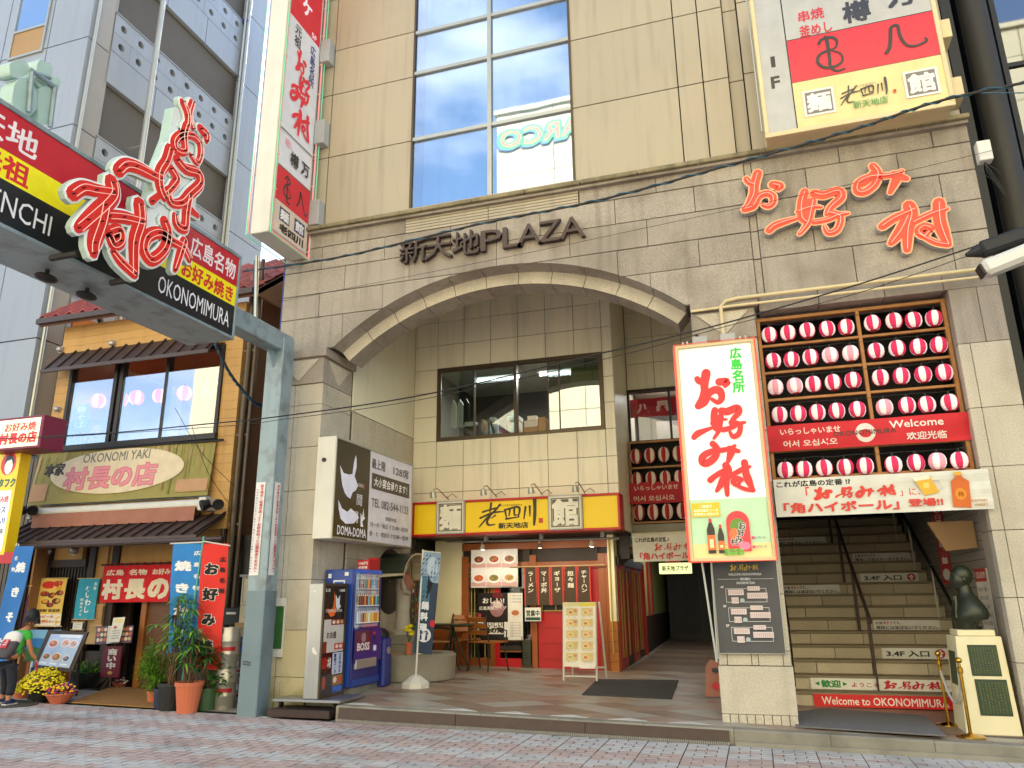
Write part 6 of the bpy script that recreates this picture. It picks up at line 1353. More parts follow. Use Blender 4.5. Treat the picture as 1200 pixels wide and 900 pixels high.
p = wx(69, 480); t = thing('vent_cap', 'small round steel vent cap left of the upstairs window beside the lit sign', 'vent', p, 'vent caps above the upstairs window'); mm = MB(); mm.ball(p + V3((0, -.04, 0)), .05, 'steel', 12); mm.build('cap', t, smooth=True); mm = MB(); mm.cyl(p, .06, .02, 'steel', 12, (0, -1, 0)); mm.build('flange', t)
# roof of red tiles
mm = MB(); ex0, ex1 = wl - .3, wr_ + .35; mm.box(ex0, ex1, YW - .35, YW - .28, eave_z - .02, eave_z + .07, 'brown_metal'); mm.build('gutter', wb)
mm = MB(); sl_ = .8; mm.prism([(ex0, YW - .3, eave_z + .03), (ex1, YW - .3, eave_z + .03), (ex1, YW + 1.2, eave_z + .03 + 1.5 * sl_), (ex0, YW + 1.2, eave_z + .03 + 1.5 * sl_)], (0, .05, -.08), 'brown_panel'); mm.build('roof_deck', wb)
tp = None; nx = 15; tw = (ex1 - ex0) / nx
for r in range(6):
    for i in range(nx):
        c0 = V3((ex0 + tw * (i + .5), YW - .32 + .26 * r, eave_z + .05 + .26 * r * sl_))
        if tp is None:
            mm = MB(); vs = []; K = 6; L_ = .3
            for e in (0, 1):
                for k in range(K + 1):
                    x = -tw / 2 + tw * k / K; h = .085 * math.sin(math.pi * min(1, k / (K * .7))) if k <= K * .7 else -.012; vs.append(c0 + V3((x, e * L_, h + e * L_ * sl_ + (.03 if e == 0 else 0))))
            n_k = K + 1; vs += [v - V3((0, 0, .035)) for v in vs[:n_k]]
            fs = [(k, k + 1, n_k + k + 1, n_k + k) for k in range(K)] + [(k + 1, k, 2 * n_k + k, 2 * n_k + k + 1) for k in range(K)]
            mm.mesh(vs, fs, 'roof_tile'); tp = mm.build('roof_tile', wb, at=c0)
        else: copy_part(tp, c0, wb)
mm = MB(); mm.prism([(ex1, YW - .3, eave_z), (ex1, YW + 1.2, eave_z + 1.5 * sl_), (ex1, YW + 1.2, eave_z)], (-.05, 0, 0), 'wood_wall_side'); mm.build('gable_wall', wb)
# signboard with oval
t = thing('oval_signboard', 'mossy cloth signboard with a pale oval and pink brush lettering', 'signboard', wx(150, 590, YW - .3))
tl, tr, bl_, br_ = wx(47, 532, YW - .05), wx(253, 518, YW - .05), wx(48, 593, YW - .05), wx(257, 583, YW - .05)
c = Canvas(tl, (1, 0, 0), (0, 0.1, 1), tr.x - tl.x, tl.z - bl_.z, 840, 245, 'print_cloth', warp=lambda u, v, s: s.N * (.01 * math.sin(11 * u)))
c.rect(0, 0, 840, 245, '93894a', 30, 8); random.seed(9)
for k in range(60):
    x = random.uniform(0, 830); h = random.uniform(40, 235); c.rect(x, random.uniform(0, 30), x + random.uniform(3, 9), h, random.choice(['7d7c34', 'a39a5c', '8c8440', 'b8a070', 'b08c64']), 1, 4)
c.rect(5, 150, 90, 230, 'b88f68'); c.rect(700, 170, 835, 225, 'b88f68', 4, 2)
c.disc(405, 110, 315, 102, 'd8c8a8', 48); c.text('OKONOMI YAKI', 395, 42, 320, 42, '7a7664', .015); c.text('本家', 105, 85, 98, 58, '35332c', .035); c.text('村長の店', 385, 135, 430, 100, 'c8707c', .05); c.text('村長の店', 385, 135, 430, 100, 'd88a94', .02); c.done('cloth', t)
mm = MB(); mm.tube([tl + V3((-.05, -.02, .02)), tr + V3((.15, -.02, .02))], .02, 'black', 6); mm.tube([bl_ + V3((0, .0, 0)), V3((tr.x, bl_.y, bl_.z))], .012, 'pole_paint', 6); mm.build('rod', t)
# awning roller
t = thing('rolled_awning', 'rolled white awning with a faded pink valance above the shop entrance', 'awning', wx(140, 600, YW - .2)); a, b = wx(42, 601, YW - .15), wx(238, 592, YW - .15); zc = (a.z + b.z) / 2
mm = MB(); mm.tube([(a.x, YW - .15, zc), (b.x, YW - .15, zc)], .085, 'white_paint', 14); mm.build('cassette', t, smooth=True); c = Canvas((a.x + .06, YW - .25, zc - .03), (1, 0, 0), (0, 0, 1), b.x - a.x - .12, .22, 100, 20, 'print_cloth', warp=lambda u, v, s: s.N * (.01 * math.sin(40 * u) * v)); c.rect(0, 0, 100, 20, 'a06a56', 30, 3); c.done('valance', t)
mm = MB(); mm.box(b.x - .02, b.x + .12, YW - .25, YW, zc - .1, zc + .1, 'white_paint'); mm.box(a.x - .08, a.x + .0, YW - .25, YW, zc - .1, zc + .1, 'white_paint'); mm.build('end_cap', t, bev=.01)
for (px, py, lab) in ((32, 598, 'pair of black floodlights at the left end of the rolled awning'), (248, 591, 'pair of black floodlights at the right end of the rolled awning')):
    p = wx(px, py, YW - .3); t = thing('floodlight', lab, 'floodlight', p, 'floodlights at the awning ends')
    for dx in (-.12, .12): mm = MB(); mm.lathe(p + V3((dx, 0, 0)), [(0, -.08), (.06, -.07), (.085, .03), (.08, .06), (0, .05)], 'black', 12, (dx * 4, -.6, -.3)); mm.build('head', t, smooth=True)
    mm = MB(); mm.tube([p + V3((-.12, 0, 0)), p + V3((0, .1, -.03)), p + V3((.12, 0, 0))], .018, 'black'); mm.build('bracket', t)
# lower hood
hood('entrance_hood', wx(38, 612).x, wx(264, 605).x, wx(60, 612, YW).z, wx(100, 634, YW - .6).z + .02, .65, 17)
mm = MB(); zf = wx(100, 634, YW - .6).z - .06; mm.tube([(wx(15, 634, YW - .7).x, YW - .7, zf), (wx(262, 620, YW - .7).x, YW - .7, zf)], .04, 'brown_metal', 8); mm.build('gutter', wb)
# ground floor
gf = MB(); YG = 1.3
def gpart(n, px0, px1, py0, py1, mt, y=YG, d=.08, z0=None, z1=None):
    a, b = W(px0, py0, y), W(px1, py1, y); pm = (py0 + py1) / 2; mm = MB(); mm.box(W(px0, pm, y).x, W(px1, pm, y).x, y, y + d, z0 if z0 is not None else b.z, z1 if z1 is not None else a.z, mt); return mm.build(n, wb)
mm = MB(); mm.box(wl + .05, wr_ - .05, YG + .9, YG + 1.0, .1, 2.7, 'dark_room'); mm.box(wl, wr_, YG + .05, YG + 1, 2.6, 2.66, 'dark_wood'); mm.build('interior', wb)
gpart('wall_panel', 50, 97, 632, 658, 'wood_wall', z1=2.6); gpart('wall_panel', 101, 122, 632, 740, 'wood_wall', z1=2.6); gpart('wall_panel', 130, 262, 632, 662, 'wood_wall', z1=2.6)
for a, b in ((38, 50), (95, 102), (122, 130), (256, 266)): gpart('post', a, b, 632, 812, 'dark_wood', y=YG - .05, z1=2.6, z0=.15)
gpart('rail', 44, 100, 657, 664, 'dark_wood', y=YG - .04); gpart('wall_panel', 98, 124, 705, 755, 'pale_wood', y=YG - .02)
gpart('base_wall', 36, 124, 762, 815, 'dark_wood', z0=.1)
for k in range(14): a = W(48 + 3.6 * k, 700, YG).x; mm = MB(); mm.box(a, a + .018, YG - .01, YG + .02, W(60, 770, YG).z, W(60, 664, YG).z, 'dark_wood'); mm.build('lattice_bar', wb)
gpart('window', 46, 98, 664, 770, 'black', y=YG + .04)
d_ = gpart('door', 168, 205, 668, 808, 'brown_panel', y=YG + .05, z0=.16); gpart('door_post', 163, 169, 662, 808, 'door_wood', y=YG, z0=.16); gpart('door_post', 205, 212, 662, 808, 'dark_wood', y=YG, z0=.16); gpart('wall_panel', 212, 258, 662, 808, 'dark_wood', y=YG + .02, z0=.16); gpart('door', 130, 150, 662, 808, 'dark_wood', y=YG + .3, z0=.16)
for k, (px, py) in enumerate(((60, 646), (88, 645))): p = W(px, py, YG); t = thing('vent_cap', 'round steel vent over the lattice window, %s one' % ('left' if k == 0 else 'right'), 'vent', p, 'vents over the lattice window'); mm = MB(); mm.ball(p + V3((0, -.03, 0)), .07, 'steel', 12, (1, .9, 1)); mm.build('cap', t, smooth=True); mm = MB(); mm.cyl(p, .08, .02, 'steel', 12, (0, -1, 0)); mm.build('flange', t)
# red shop curtain
t = thing('red_shop_curtain', 'bright red split curtain with white characters over the wooden shop door', 'curtain', (-9.2, YG - .15, 1.7)); a, b = W(122, 662, YG - .1), W(203, 660, YG - .1); zt_, zb_ = a.z, W(130, 706, YG - .1).z
mm = MB(); mm.tube([(a.x - .05, YG - .1, zt_), (b.x + .1, YG - .1, zt_)], .015, 'dark_wood', 6); mm.build('rod', t); n = 3; w3 = (b.x - a.x) / n
for i in range(3):
    c = Canvas((a.x + w3 * i + .005, YG - .1, zt_ - .02), (1, 0, 0), (0, 0, 1), w3 - .01, zt_ - zb_ - .02, 100, 170, 'print_cloth', warp=lambda u, v, s, i=i: V3((.0, -.02 * math.sin(5 * u + i) * v, 0))); c.rect(0, 0, 100, 170, 'd41420', 6, 8); c.text(['村', '長', 'の'][i], 50, 110, 80, 84, 'ece0cc', .05); c.text(['広島', '名物', 'お好み'][i], 55, 32, 76, 26, 'ece0cc', .03)
    for q in range(3): c.rect(10 + 32 * q, -14, 22 + 32 * q, 2, 'd41420')
    c.done('curtain_strip', t)
# hanging posters
def hang(name, lab, cat, px0, px1, py0, py1, fn, y=YG - .12, uw=100, uh=200, cloth_=True, skew=0.0):
    a, b = W(px0, py0, y), W((px0 + px1) / 2 + (px1 - px0) / 2, py1, y); a2 = W(px1, py0, y); z0 = b.z; t = thing(name, lab, cat, (a.x, y, z0)); c = Canvas((a.x, y, a.z), (1, 0, 0), (0, 0, 1), a2.x - a.x, a.z - z0, uw, uh, 'print_cloth' if cloth_ else 'print', warp=(lambda u, v, s: s.N * (.012 * math.sin(6 * u + 3 * v))) if cloth_ else None); fn(c); c.done('sheet', t)
    mm = MB(); mm.tube([(a.x - .03, y, a.z), (a2.x + .03, y, a.z)], .01, 'pale_wood', 6); mm.tube([(a.x - .03, y, z0), (a2.x + .03, y, z0)], .01, 'pale_wood', 6); mm.build('rod', t); return t
def f_food(c):
    c.rect(0, 0, 100, 200, 'ecc45a', 4, 8); c.rect(0, 150, 100, 200, 'ece0cc', 4, 3); c.disc(35, 28, 24, 16, 'd8281c', 14); c.disc(68, 24, 20, 14, 'c8381c', 14); c.disc(70, 40, 16, 12, 'e8a81c', 12)
    for x, y, r in ((25, 65, 16), (52, 72, 17), (78, 62, 16), (30, 98, 14), (70, 96, 18), (48, 112, 14)): c.disc(x, y, r, r * .7, '5a2a18', 14); c.disc(x, y - 2, r * .8, r * .52, random.choice(['d8662c', 'c8401c', 'e0a03c']), 12)
    c.text('特製 鉄板焼', 50, 135, 84, 13, '4a3a20', .02); c.text('生ビール', 40, 160, 60, 12, 'c8302c', .02); c.text('お得なセット', 52, 180, 76, 12, 'c8602c', .02)
hang('food_poster', 'yellow hanging poster with photographs of dishes and red flowers', 'poster', 48, 79, 678, 734, f_food, uh=200)
def f_small(c): c.rect(0, 0, 100, 200, '2fa0bc', 4, 8); c.vtext('小いわし', 55, 30, 170, 34, 'eef2ee', .03); c.vtext('名物', 82, 18, 60, 17, 'eef2ee', .02); c.vtext('刺身天ぷら', 28, 95, 185, 14, 'eef2ee', .02)
hang('blue_hanging_banner', 'small turquoise hanging banner with white characters between the posts', 'banner', 93, 117, 678, 726, f_small)
def f_maroon(c): c.rect(0, 0, 100, 330, '5a1636', 4, 10); c.vtext('ヱビス', 74, 60, 240, 34, 'd8ccd4', .02); c.vtext('あります', 34, 80, 300, 30, 'b8a8b4', .0)
hang('maroon_banner', 'dark maroon hanging banner with pale characters behind the child', 'banner', 12, 36, 687, 752, f_maroon, y=YG - .3, uh=330)
def f_wood(c): c.rect(0, 0, 100, 200, 'b98a58', 2, 4); c.vtext('本日のおすすめ定食', 70, 8, 190, 16, '4a3420'); c.vtext('焼そば千円', 35, 8, 190, 16, '4a3420')
hang('wooden_menu_plate', 'small wooden menu plate with fine writing beside the red curtain', 'menu plate', 113, 121, 709, 733, f_wood, y=YG - .1, cloth_=False)
def f_card(c): c.rect(0, 0, 100, 90, 'e4e0d4'); c.text('ご予約', 50, 30, 70, 16, '4a4a48'); c.text('承ります', 50, 60, 70, 16, '4a4a48')
hang('white_card', 'small white notice card above the tilted menu board', 'notice', 86, 97, 729, 738, f_card, y=YG - .2, uh=90, cloth_=False)
# vertical banners on poles
def nobori(lab, px0, px1, py0, py1, py1b, Y, fn, tilt=0.0, basecol='pole', uh=560):
    a, a2, b = W(px0, py0, Y), W(px1, py0, Y), W(px0 + tilt, py1, Y); t = thing('vertical_banner', lab, 'banner', (b.x, Y, b.z)); U_ = V3((a2.x - a.x, 0, a2.z - a.z)); D_ = V3((b.x - a.x, 0, b.z - a.z)); c = Canvas(a, (1, 0, 0), (0, 0, 1), 1, 1, 100, uh, 'print_cloth')
    c.P = lambda x, y, z=None, c=c: a + U_ * (x / 100) + D_ * (y / uh) + V3((0, -1, 0)) * (c.layer * c.dl + .03 * math.sin(x / 30 + y / 90) * (y / uh)) ; c.warp = True; fn(c); c.done('cloth', t)
    mm = MB(); e = (b - a).normalized(); 
    return t, a, a2, b
random.seed(4)
def f_blue(c): c.rect(0, 0, 100, 560, '2a7fc4', 6, 20); c.vtext('焼きかき', 38, 60, 520, 52, 'ecebe6', .05); c.vtext('広島名物', 84, 20, 260, 24, 'ecebe6', .03)
t, a, a2, b = nobori('blue vertical banner with big white characters behind the tall potted palms', 203, 238, 637, 765, 0, -.1, f_blue, tilt=-8)
mm = MB(); mm.tube([a2 + V3((0, 0, .08)), V3((a2.x - .12, -.1, .2))], .011, 'pole_green', 6); mm.tube([a + V3((-.05, 0, .0)), a2 + V3((0, 0, .02))], .01, 'white_paint', 6); mm.build('pole', t)
def f_red(c): c.rect(0, 0, 100, 560, 'dc2c1c', 6, 20); c.vtext('お好み焼', 42, 60, 520, 56, 'ece4d8', .085); c.vtext('お好み焼', 42, 60, 520, 56, '16120f', .05); c.vtext('広島名物', 84, 50, 240, 24, '201814', .03); c.vtext('村長の店', 12, 380, 520, 18, 'ece4d8', .02)
t, a, a2, b = nobori('red vertical banner with big black characters beside the beer kegs', 238, 268, 637, 783, 0, -.15, f_red, tilt=-11)
mm = MB(); mm.tube([a + V3((0, 0, .1)), V3((a.x - .13, -.15, .2))], .011, 'pole_green', 6); mm.tube([a + V3((0, 0, .03)), a2 + V3((.03, 0, -.03))], .01, 'white_paint', 6); mm.build('pole', t)
def f_left(c): c.rect(0, 0, 100, 560, '2a70b8', 6, 20); c.vtext('焼きそば', 55, 40, 480, 46, 'e8ecec', .05); c.vtext('名物', 22, 30, 130, 20, 'e8ecec', .02)
t, a, a2, b = nobori('blue vertical banner leaning in at the left edge of the picture', 18, 40, 640, 790, 0, -.1, f_left, tilt=-36)
mm = MB(); mm.tube([a + V3((0, .02, .05)), b + V3((0, .02, -.3))], .014, 'steel', 6); mm.build('pole', t)
# lit box sign and yellow sign at the left edge
t = thing('lit_box_sign', 'glowing cream box sign with red lettering and maroon frame at the left edge', 'signboard', (-10.3, -.3, 3.75))
A_, B_, C_, D__ = W(0, 472, -.2), W(52, 487, -.2), W(64, 489, .25), W(52, 528, -.2); y_ = -.35
x1_ = W(50, 500, y_).x; x0_ = x1_ - 1.05; zt_, zb_ = W(52, 487, y_).z + .02, W(50, 524, y_).z
mm = MB(); mm.box(x0_, x1_, y_, y_ + .42, zb_, zt_, 'maroon'); mm.build('box', t, bev=.01)
c = canvas_front(x0_ + .05, x1_ - .05, zt_ - .04, zb_ + .04, y_ - .003, 230, 100, 'print_bright'); c.rect(0, 0, 230, 100, 'f6dfa8'); c.text('お好み焼', 135, 28, 150, 30, 'b8382c', .04); c.text('村長の店', 130, 68, 180, 38, 'cc1c20', .055); c.done('sign_print', t)
t = thing('yellow_sauce_sign', 'yellow vertical sign with a round red face emblem at the left edge', 'signboard', (-10.9, -.2, 2.2)); y_ = -.1; x1_ = W(20, 560, y_).x; x0_ = x1_ - .55; zt_, zb_ = W(20, 522, y_).z, W(5, 650, y_).z
mm = MB(); mm.box(x0_, x1_, y_, y_ + .18, zb_, zt_, 'yellow_board'); mm.build('box', t); c = canvas_front(x0_, x1_, zt_, zb_, y_ - .004, 120, 310, 'print_lit'); c.rect(0, 0, 120, 310, 'f2cc14'); c.disc(72, 52, 34, 34, 'd8202c', 24); c.disc(74, 58, 18, 26, 'f4ece4', 18); c.polyf([(52, 60), (58, 30), (80, 24), (98, 44), (94, 60), (84, 40), (64, 44)][::-1], '1c1a18'); c.text('オタフク', 66, 108, 100, 24, '1f5c3a', .05)
c.rect(20, 130, 108, 300, 'eceae4'); c.text('お好み焼', 64, 155, 70, 18, 'd84058', .03); c.text('ソース', 64, 185, 60, 16, '4a6ab0', .03); c.text('うまい!', 64, 215, 70, 20, '2848b0', .03); c.text('広島の味', 64, 245, 70, 14, '5a5a60', .02); c.done('sign_print', t)
t = thing('red_strip_sign', 'short red strip sign under the yellow sign at the left edge', 'sign', W(8, 655, -.1)); a_, b_ = W(-20, 648, -.1), W(17, 660, -.1); mm = MB(); mm.box(a_.x, b_.x, -.1, -.05, b_.z, a_.z, 'red_paint'); mm.build('strip', t); mm = MB(); mm.tube([(b_.x, -.08, b_.z), (b_.x, -.08, a_.z + .12)], .01, 'steel', 5); mm.build('hook', t)
# dark ribbed wall between shop and office block
t = thing('ribbed_shed_wall', 'dark ribbed metal wall between the office block and the wooden shop', 'wall', (-12, .9, .2)); 
for k in range(9): mm = MB(); mm.box(wl - .08 - .09 * k - .07, wl - .08 - .09 * k, .92, .98, .15, 3.9, 'bronze_frame'); mm.build('rib', t)
mm = MB(); mm.box(wl - .95, wl - .02, .97, 1.05, .1, 3.95, 'dark_metal'); mm.build('sheet', t)
# ================================================================ INNER BAY: second rack, banners, corridor sign
t = thing('inner_lantern_rack', 'small wooden rack with dim lanterns deep in the bay beside the vertical sign', 'rack', (-1.3, 4.15, 2.66)); ry = 4.15
for a, b, c0, c1 in ((-1.92, -.5, 4.07, 4.1), (-1.92, -.5, 3.62, 3.65), (-1.92, -.5, 2.68, 2.71), (-1.92, -1.89, 2.71, 4.07)): mm = MB(); mm.box(a, b, ry, ry + .05, c0, c1, 'frame_wood'); mm.build('frame_bar', t)
mm = MB(); mm.box(-1.93, -.5, 4.32, 4.36, 2.66, 4.1, 'dark_room'); mm.build('back_board', t)
li = thing('paper_lantern', 'x', 'lantern', (0, 0, 0)); make_lantern(li, 'lantern_white_dim', 'lantern_red_dim', .1, .27); first = True
for j, z in enumerate((3.83, 3.42, 2.86)):
    for i in range(4):
        loc = V3((-1.79 + .24 * i, 4.1, z)); lab = 'dim red and white lantern, %s from left in the %s row of the inner rack' % (ordn[i], ['top', 'middle', 'bottom'][j])
        if first: li.location = loc; WO[li.name] = loc; li['label'] = lab; li['group'] = 'dim lanterns of the inner rack'; first = False
        else: copy_tree(li, loc, lab, 'dim lanterns of the inner rack', .2 * i)
t = thing('inner_red_banner', 'red cloth banner with greetings across the inner lantern rack', 'banner', (-1.4, 4.05, 3.02)); c = Canvas((-1.93, 4.04, 3.36), (1, 0, 0), (0, 0, 1), 1.1, .36, 240, 90, 'print_cloth', warp=cloth); c.rect(0, 0, 240, 90, 'a82430', 12, 5); c.text('いらっしゃいませ', 100, 24, 160, 20, 'd8b8a8', .02); c.text('어서 오십시오', 90, 68, 150, 22, 'd8b8a8', .02); c.done('cloth', t)
t = thing('red_window_curtain', 'red shop curtain with two white characters in the upstairs window', 'curtain', (-1.5, 4.75, 4.7)); c = canvas_front(-1.95, -1.1, 5.0, 4.66, 4.7, 200, 90, 'print_cloth', warp=cloth); c.rect(0, 0, 200, 90, 'b01c28', 8, 4); c.text('八', 60, 48, 50, 44, 'e0b8a8', .04); c.text('昌', 145, 42, 50, 46, 'e0b8a8', .04); c.done('cloth', t)
t = thing('inner_white_banner', 'white cloth banner with red lettering hanging over the passage entrance', 'banner', (-1.4, 3.9, 2.1)); a, b = W(741, 628, 3.85), W(800, 657, 3.85); c = canvas_front(a.x, a.x + 1.35, a.z, b.z, 3.85, 420, 115, 'print_cloth', warp=cloth); c.rect(0, 0, 420, 115, 'cfcabc', 12, 4); c.text('これが広島の定番!?', 100, 20, 170, 20, '2e2a2a', .03)
for i, ch in enumerate('お好み村'): brush(c, ch, 110 + i * 48, 36, 150 + i * 48, 70, 'c8483c')
c.text('「角ハイボール」', 165, 92, 260, 30, 'c8483c', .035); c.done('cloth', t)
t = thing('passage_light_sign', 'lit pale green plaza sign hanging at the mouth of the passage', 'sign', (-1.2, 4.6, 2.1)); a, b = W(772, 660, 4.5), W(805, 672, 4.5); mm = MB(); mm.box(a.x, b.x + .08, 4.5, 4.62, b.z, a.z, 'lightbox_green'); mm.build('box', t, bev=.008); c = canvas_front(a.x + .02, b.x + .06, a.z - .01, b.z + .01, 4.497, 160, 50, 'print_lit'); c.text('新天地プラザ', 80, 25, 140, 26, '4a5a28', .03); c.rect(30, -14, 110, -4, 'c8281c'); c.done('lettering', t)
t = thing('arrow_stand_sign', 'low pink stand sign with red arrow peeping out behind the pillar', 'sign', (-.75, 1.2, .24)); p = WL(838, 818); mm = MB(); mm.prism([(p.x - .12, p.y, .26), (p.x + .3, p.y, .26), (p.x + .3, p.y + .06, .62), (p.x - .03, p.y + .06, .7), (p.x - .09, p.y + .05, .62)], (0, .03, 0), 'awning_pink'); mm.build('board', t); c = canvas_front(p.x - .1, p.x + .2, .66, .26, p.y - .004, 60, 80); c.rect(18, 12, 50, 22, '2c3038'); c.polyf([(12, 54), (26, 42), (26, 50), (50, 50), (50, 60), (26, 60), (26, 68)], 'c81c30'); c.done('print', t)
# ================================================================ A-FRAME MENU BOARD
t = thing('menu_stand', 'tall white A frame menu board with rows of dish photographs before the red door', 'menu board', (-2.8, 2.6, .31)); bl, br = WL(660, 798), WL(700, 799); fx0, fx1, fy = bl.x, br.x, (bl.y + br.y) / 2; fz = plaza_z(fx0, fy); top = W(660, 706, fy + .12).z
fr_ = V3((0, .16, top - fz)).normalized(); H_ = (top - fz)
def leg(mm, x, y0, y1): mm.tube([(x, y0, fz + .003), (x, y1, top)], .016, 'white_paint', 8)
for x in (fx0, fx1): mm = MB(); leg(mm, x, fy, fy + .13); mm.build('leg', t)
for x in (fx0 + .03, fx1 + .05): mm = MB(); leg(mm, x, fy + .5, fy + .16); mm.build('leg', t)
mm = MB(); mm.tube([(fx0, fy + .02, fz + .06), (fx1, fy + .02, fz + .06)], .014, 'white_paint', 8); mm.tube([(fx0 + .03, fy + .45, fz + .15), (fx1 + .05, fy + .45, fz + .15)], .014, 'white_paint', 8); mm.build('cross_bar', t)
c = Canvas((fx0, fy + .115, top), (1, 0, 0), fr_, fx1 - fx0, H_ * .83, 150, 310); c.rect(0, 0, 150, 310, 'e8e2d2'); c.rect(2, 2, 76, 20, 'd8d090'); c.rect(76, 2, 148, 20, 'e0cc40')
for j in range(5):
    for i in range(2):
        x0, y0 = 14 + 70 * i, 28 + 54 * j; c.rect(x0, y0, x0 + 54, y0 + 38, 'd8c088'); c.disc(x0 + 20, y0 + 22, 15, 11, 'e8d8a0', 12); c.disc(x0 + 20, y0 + 22, 10, 7, random.choice(['d8a040', 'c87a40', 'a8b060', 'd89060']), 10); c.disc(x0 + 42, y0 + 14, 9, 7, random.choice(['d8b860', 'c88a50', 'e0a080']), 10); c.text('セット', x0 + 27, y0 + 44, 40, 6, '6a5a40')
c.rect(76, 296, 148, 318, 'eee6e2'); c.done('menu_print', t); mm = MB(); mm.prism([(fx0, fy + .118, top), (fx1, fy + .118, top), (fx1, fy + .03, fz + H_ * .18), (fx0, fy + .03, fz + H_ * .18)], (0, .012, 0), 'white_paint'); mm.build('board', t)
# tables and chairs in front of the restaurant
def garden_chair(lab, x, y, rz, grp='iron garden chairs by the restaurant window'):
    t = thing('garden_chair', lab, 'chair', (x, y, plaza_z(x, y)), grp); z0 = plaza_z(x, y); o = V3((x, y, z0)); rot = Matrix.Rotation(rz, 3, 'Z'); q = lambda a, b, c_: o + rot @ V3((a, b, c_))
    for a, b in ((-.2, -.2), (.2, -.2), (-.2, .2), (.2, .2)): mm = MB(); mm.tube([q(a * 1.15, b * 1.2, .003), q(a, b, .25), q(a, b * .95, .44)], .014, 'verdigris', 6); mm.build('leg', t)
    for k in range(5): mm = MB(); mm.obox(q(-.2 + .1 * k, 0, .45), rot @ V3((1, 0, 0)), rot @ V3((0, 1, 0)), V3((0, 0, 1)), .08, .44, .02, 'door_wood'); mm.build('seat_slat', t)
    for k in range(3): mm = MB(); mm.obox(q(0, .23 + .02 * k, .6 + .1 * k), rot @ V3((1, 0, 0)), rot @ V3((0, .15, 1)), rot @ V3((0, 1, -.15)), .42, .07, .02, 'door_wood'); mm.build('back_slat', t)
    for a in (-.21, .21): mm = MB(); mm.tube([q(a, .2, .44), q(a, .27, .86)], .013, 'verdigris', 6); mm.tube([q(a, .22, .64), q(a * 1.1, .0, .66), q(a * 1.1, -.2, .62), q(a, -.2, .45)], .012, 'verdigris', 6); mm.build('arm', t)
def garden_table(lab, x, y, r=.42):
    z0 = plaza_z(x, y); t = thing('garden_table', lab, 'table', (x, y, z0), 'iron garden tables by the restaurant window')
    mm = MB(); mm.box(x - r, x + r, y - r * .7, y + r * .7, z0 + .69, z0 + .72, 'verdigris'); mm.build('table_top', t, bev=.006)
    for a in (0, 1, 2, 3): an = a * math.pi / 2 + .7; mm = MB(); mm.tube([(x, y, z0 + .68), (x + .1 * math.cos(an), y + .1 * math.sin(an), z0 + .4), (x + .3 * math.cos(an), y + .24 * math.sin(an), z0 + .02)], .016, 'verdigris', 6); mm.build('leg', t)
p = W(528, 770, 3.3); garden_table('dark iron garden table left of the lattice window', W(528, 740, 3.2).x, 3.3)
garden_chair('iron garden chair in front of the window posters, backrest to the street', W(572, 740, 3.35).x, 3.35, 2.7)
garden_chair('brown slatted garden chair beside the round stone basin', W(506, 740, 3.0).x, 3.2, -1.2)
garden_chair('dark garden chair half hidden behind the iron table', W(545, 740, 3.7).x, 3.75, .4)
# ================================================================ JIZO SHRINE, basin, banner
bx, by = -5.02, 2.2; bz = plaza_z(bx, by)
t = thing('stone_basin', 'low round grey stone basin on the plaza below the statue', 'basin', (bx, by, bz)); mm = MB(); mm.lathe((bx, by, bz), [(.02, 0), (.6, 0), (.61, .33), (.58, .36), (.42, .36), (.4, .3), (.02, .3)], 'basin_stone', 36, ang=(-math.pi * .56, math.pi * .62)); mm.build('basin', t, smooth=True)
mm = MB(); mm.cyl((-5.28, 1.95, bz + .3), .17, .07, 'cardboard', 20); mm.build('wooden_lid', t)
sx_, sy_ = -5.28, 1.95
t = thing('stone_statue', 'standing grey stone statue with pink cap and bib in the wall niche', 'statue', (sx_, sy_ + .25, bz + .36)); o = V3((sx_, sy_ + .25, bz + .36))
mm = MB(); mm.box(sx_ - .2, sx_ + .24, sy_ + .02, sy_ + .5, bz + .3, bz + .48, 'basin_stone'); mm.box(sx_ - .16, sx_ + .19, sy_ + .08, sy_ + .45, bz + .48, bz + .62, 'basin_stone'); mm.build('plinth', t, bev=.012)
o = V3((sx_ + .02, sy_ + .26, bz + .62)); mm = MB(); mm.lathe(o, [(0, 0), (.17, 0), (.18, .05), (.13, .08), (.12, .12), (.105, .3), (.115, .55), (.13, .72), (.125, .84), (.09, .9), (.045, .93), (.04, .97)], 'stone_statue', 20); mm.ball(o + V3((0, 0, 1.04)), .085, 'stone_statue', 14, (.9, 1, 1.12))
mm.ball(o + V3((.07, -.03, 1.03)), .016, 'stone_statue', 6); mm.tube([o + V3((.02, -.1, .83)), o + V3((.09, -.13, .62)), o + V3((.14, -.05, .6))], [.04, .035, .025], 'stone_statue', 8); mm.tube([o + V3((.02, .1, .83)), o + V3((.08, .12, .62)), o + V3((.14, .04, .64))], [.04, .035, .025], 'stone_statue', 8); mm.build('figure', t, smooth=True)
mm = MB(); mm.ball(o + V3((0, 0, 1.09)), .088, 'flower_pink', 12, (.95, 1.05, .8)); mm.build('cap', t, smooth=True); mm = MB(); mm.lathe(o + V3((.02, 0, .66)), [(.13, 0), (.145, .08), (.12, .22), (.06, .27)], 'awning_pink', 14, ang=(-1.6, 1.6)); mm.build('bib', t)
mm = MB(); mm.tube([o + V3((.16, -.02, .05)), o + V3((.14, -.02, 1.1))], .01, 'dark_metal', 5); mm.build('staff', t)
t = thing('shrine_canopy', 'curved pale metal canopy arching over the statue niche', 'canopy', (-5.4, 2.0, 1.9)); mm = MB(); vs = []; n = 12
cz = 1.78; cy = 2.2
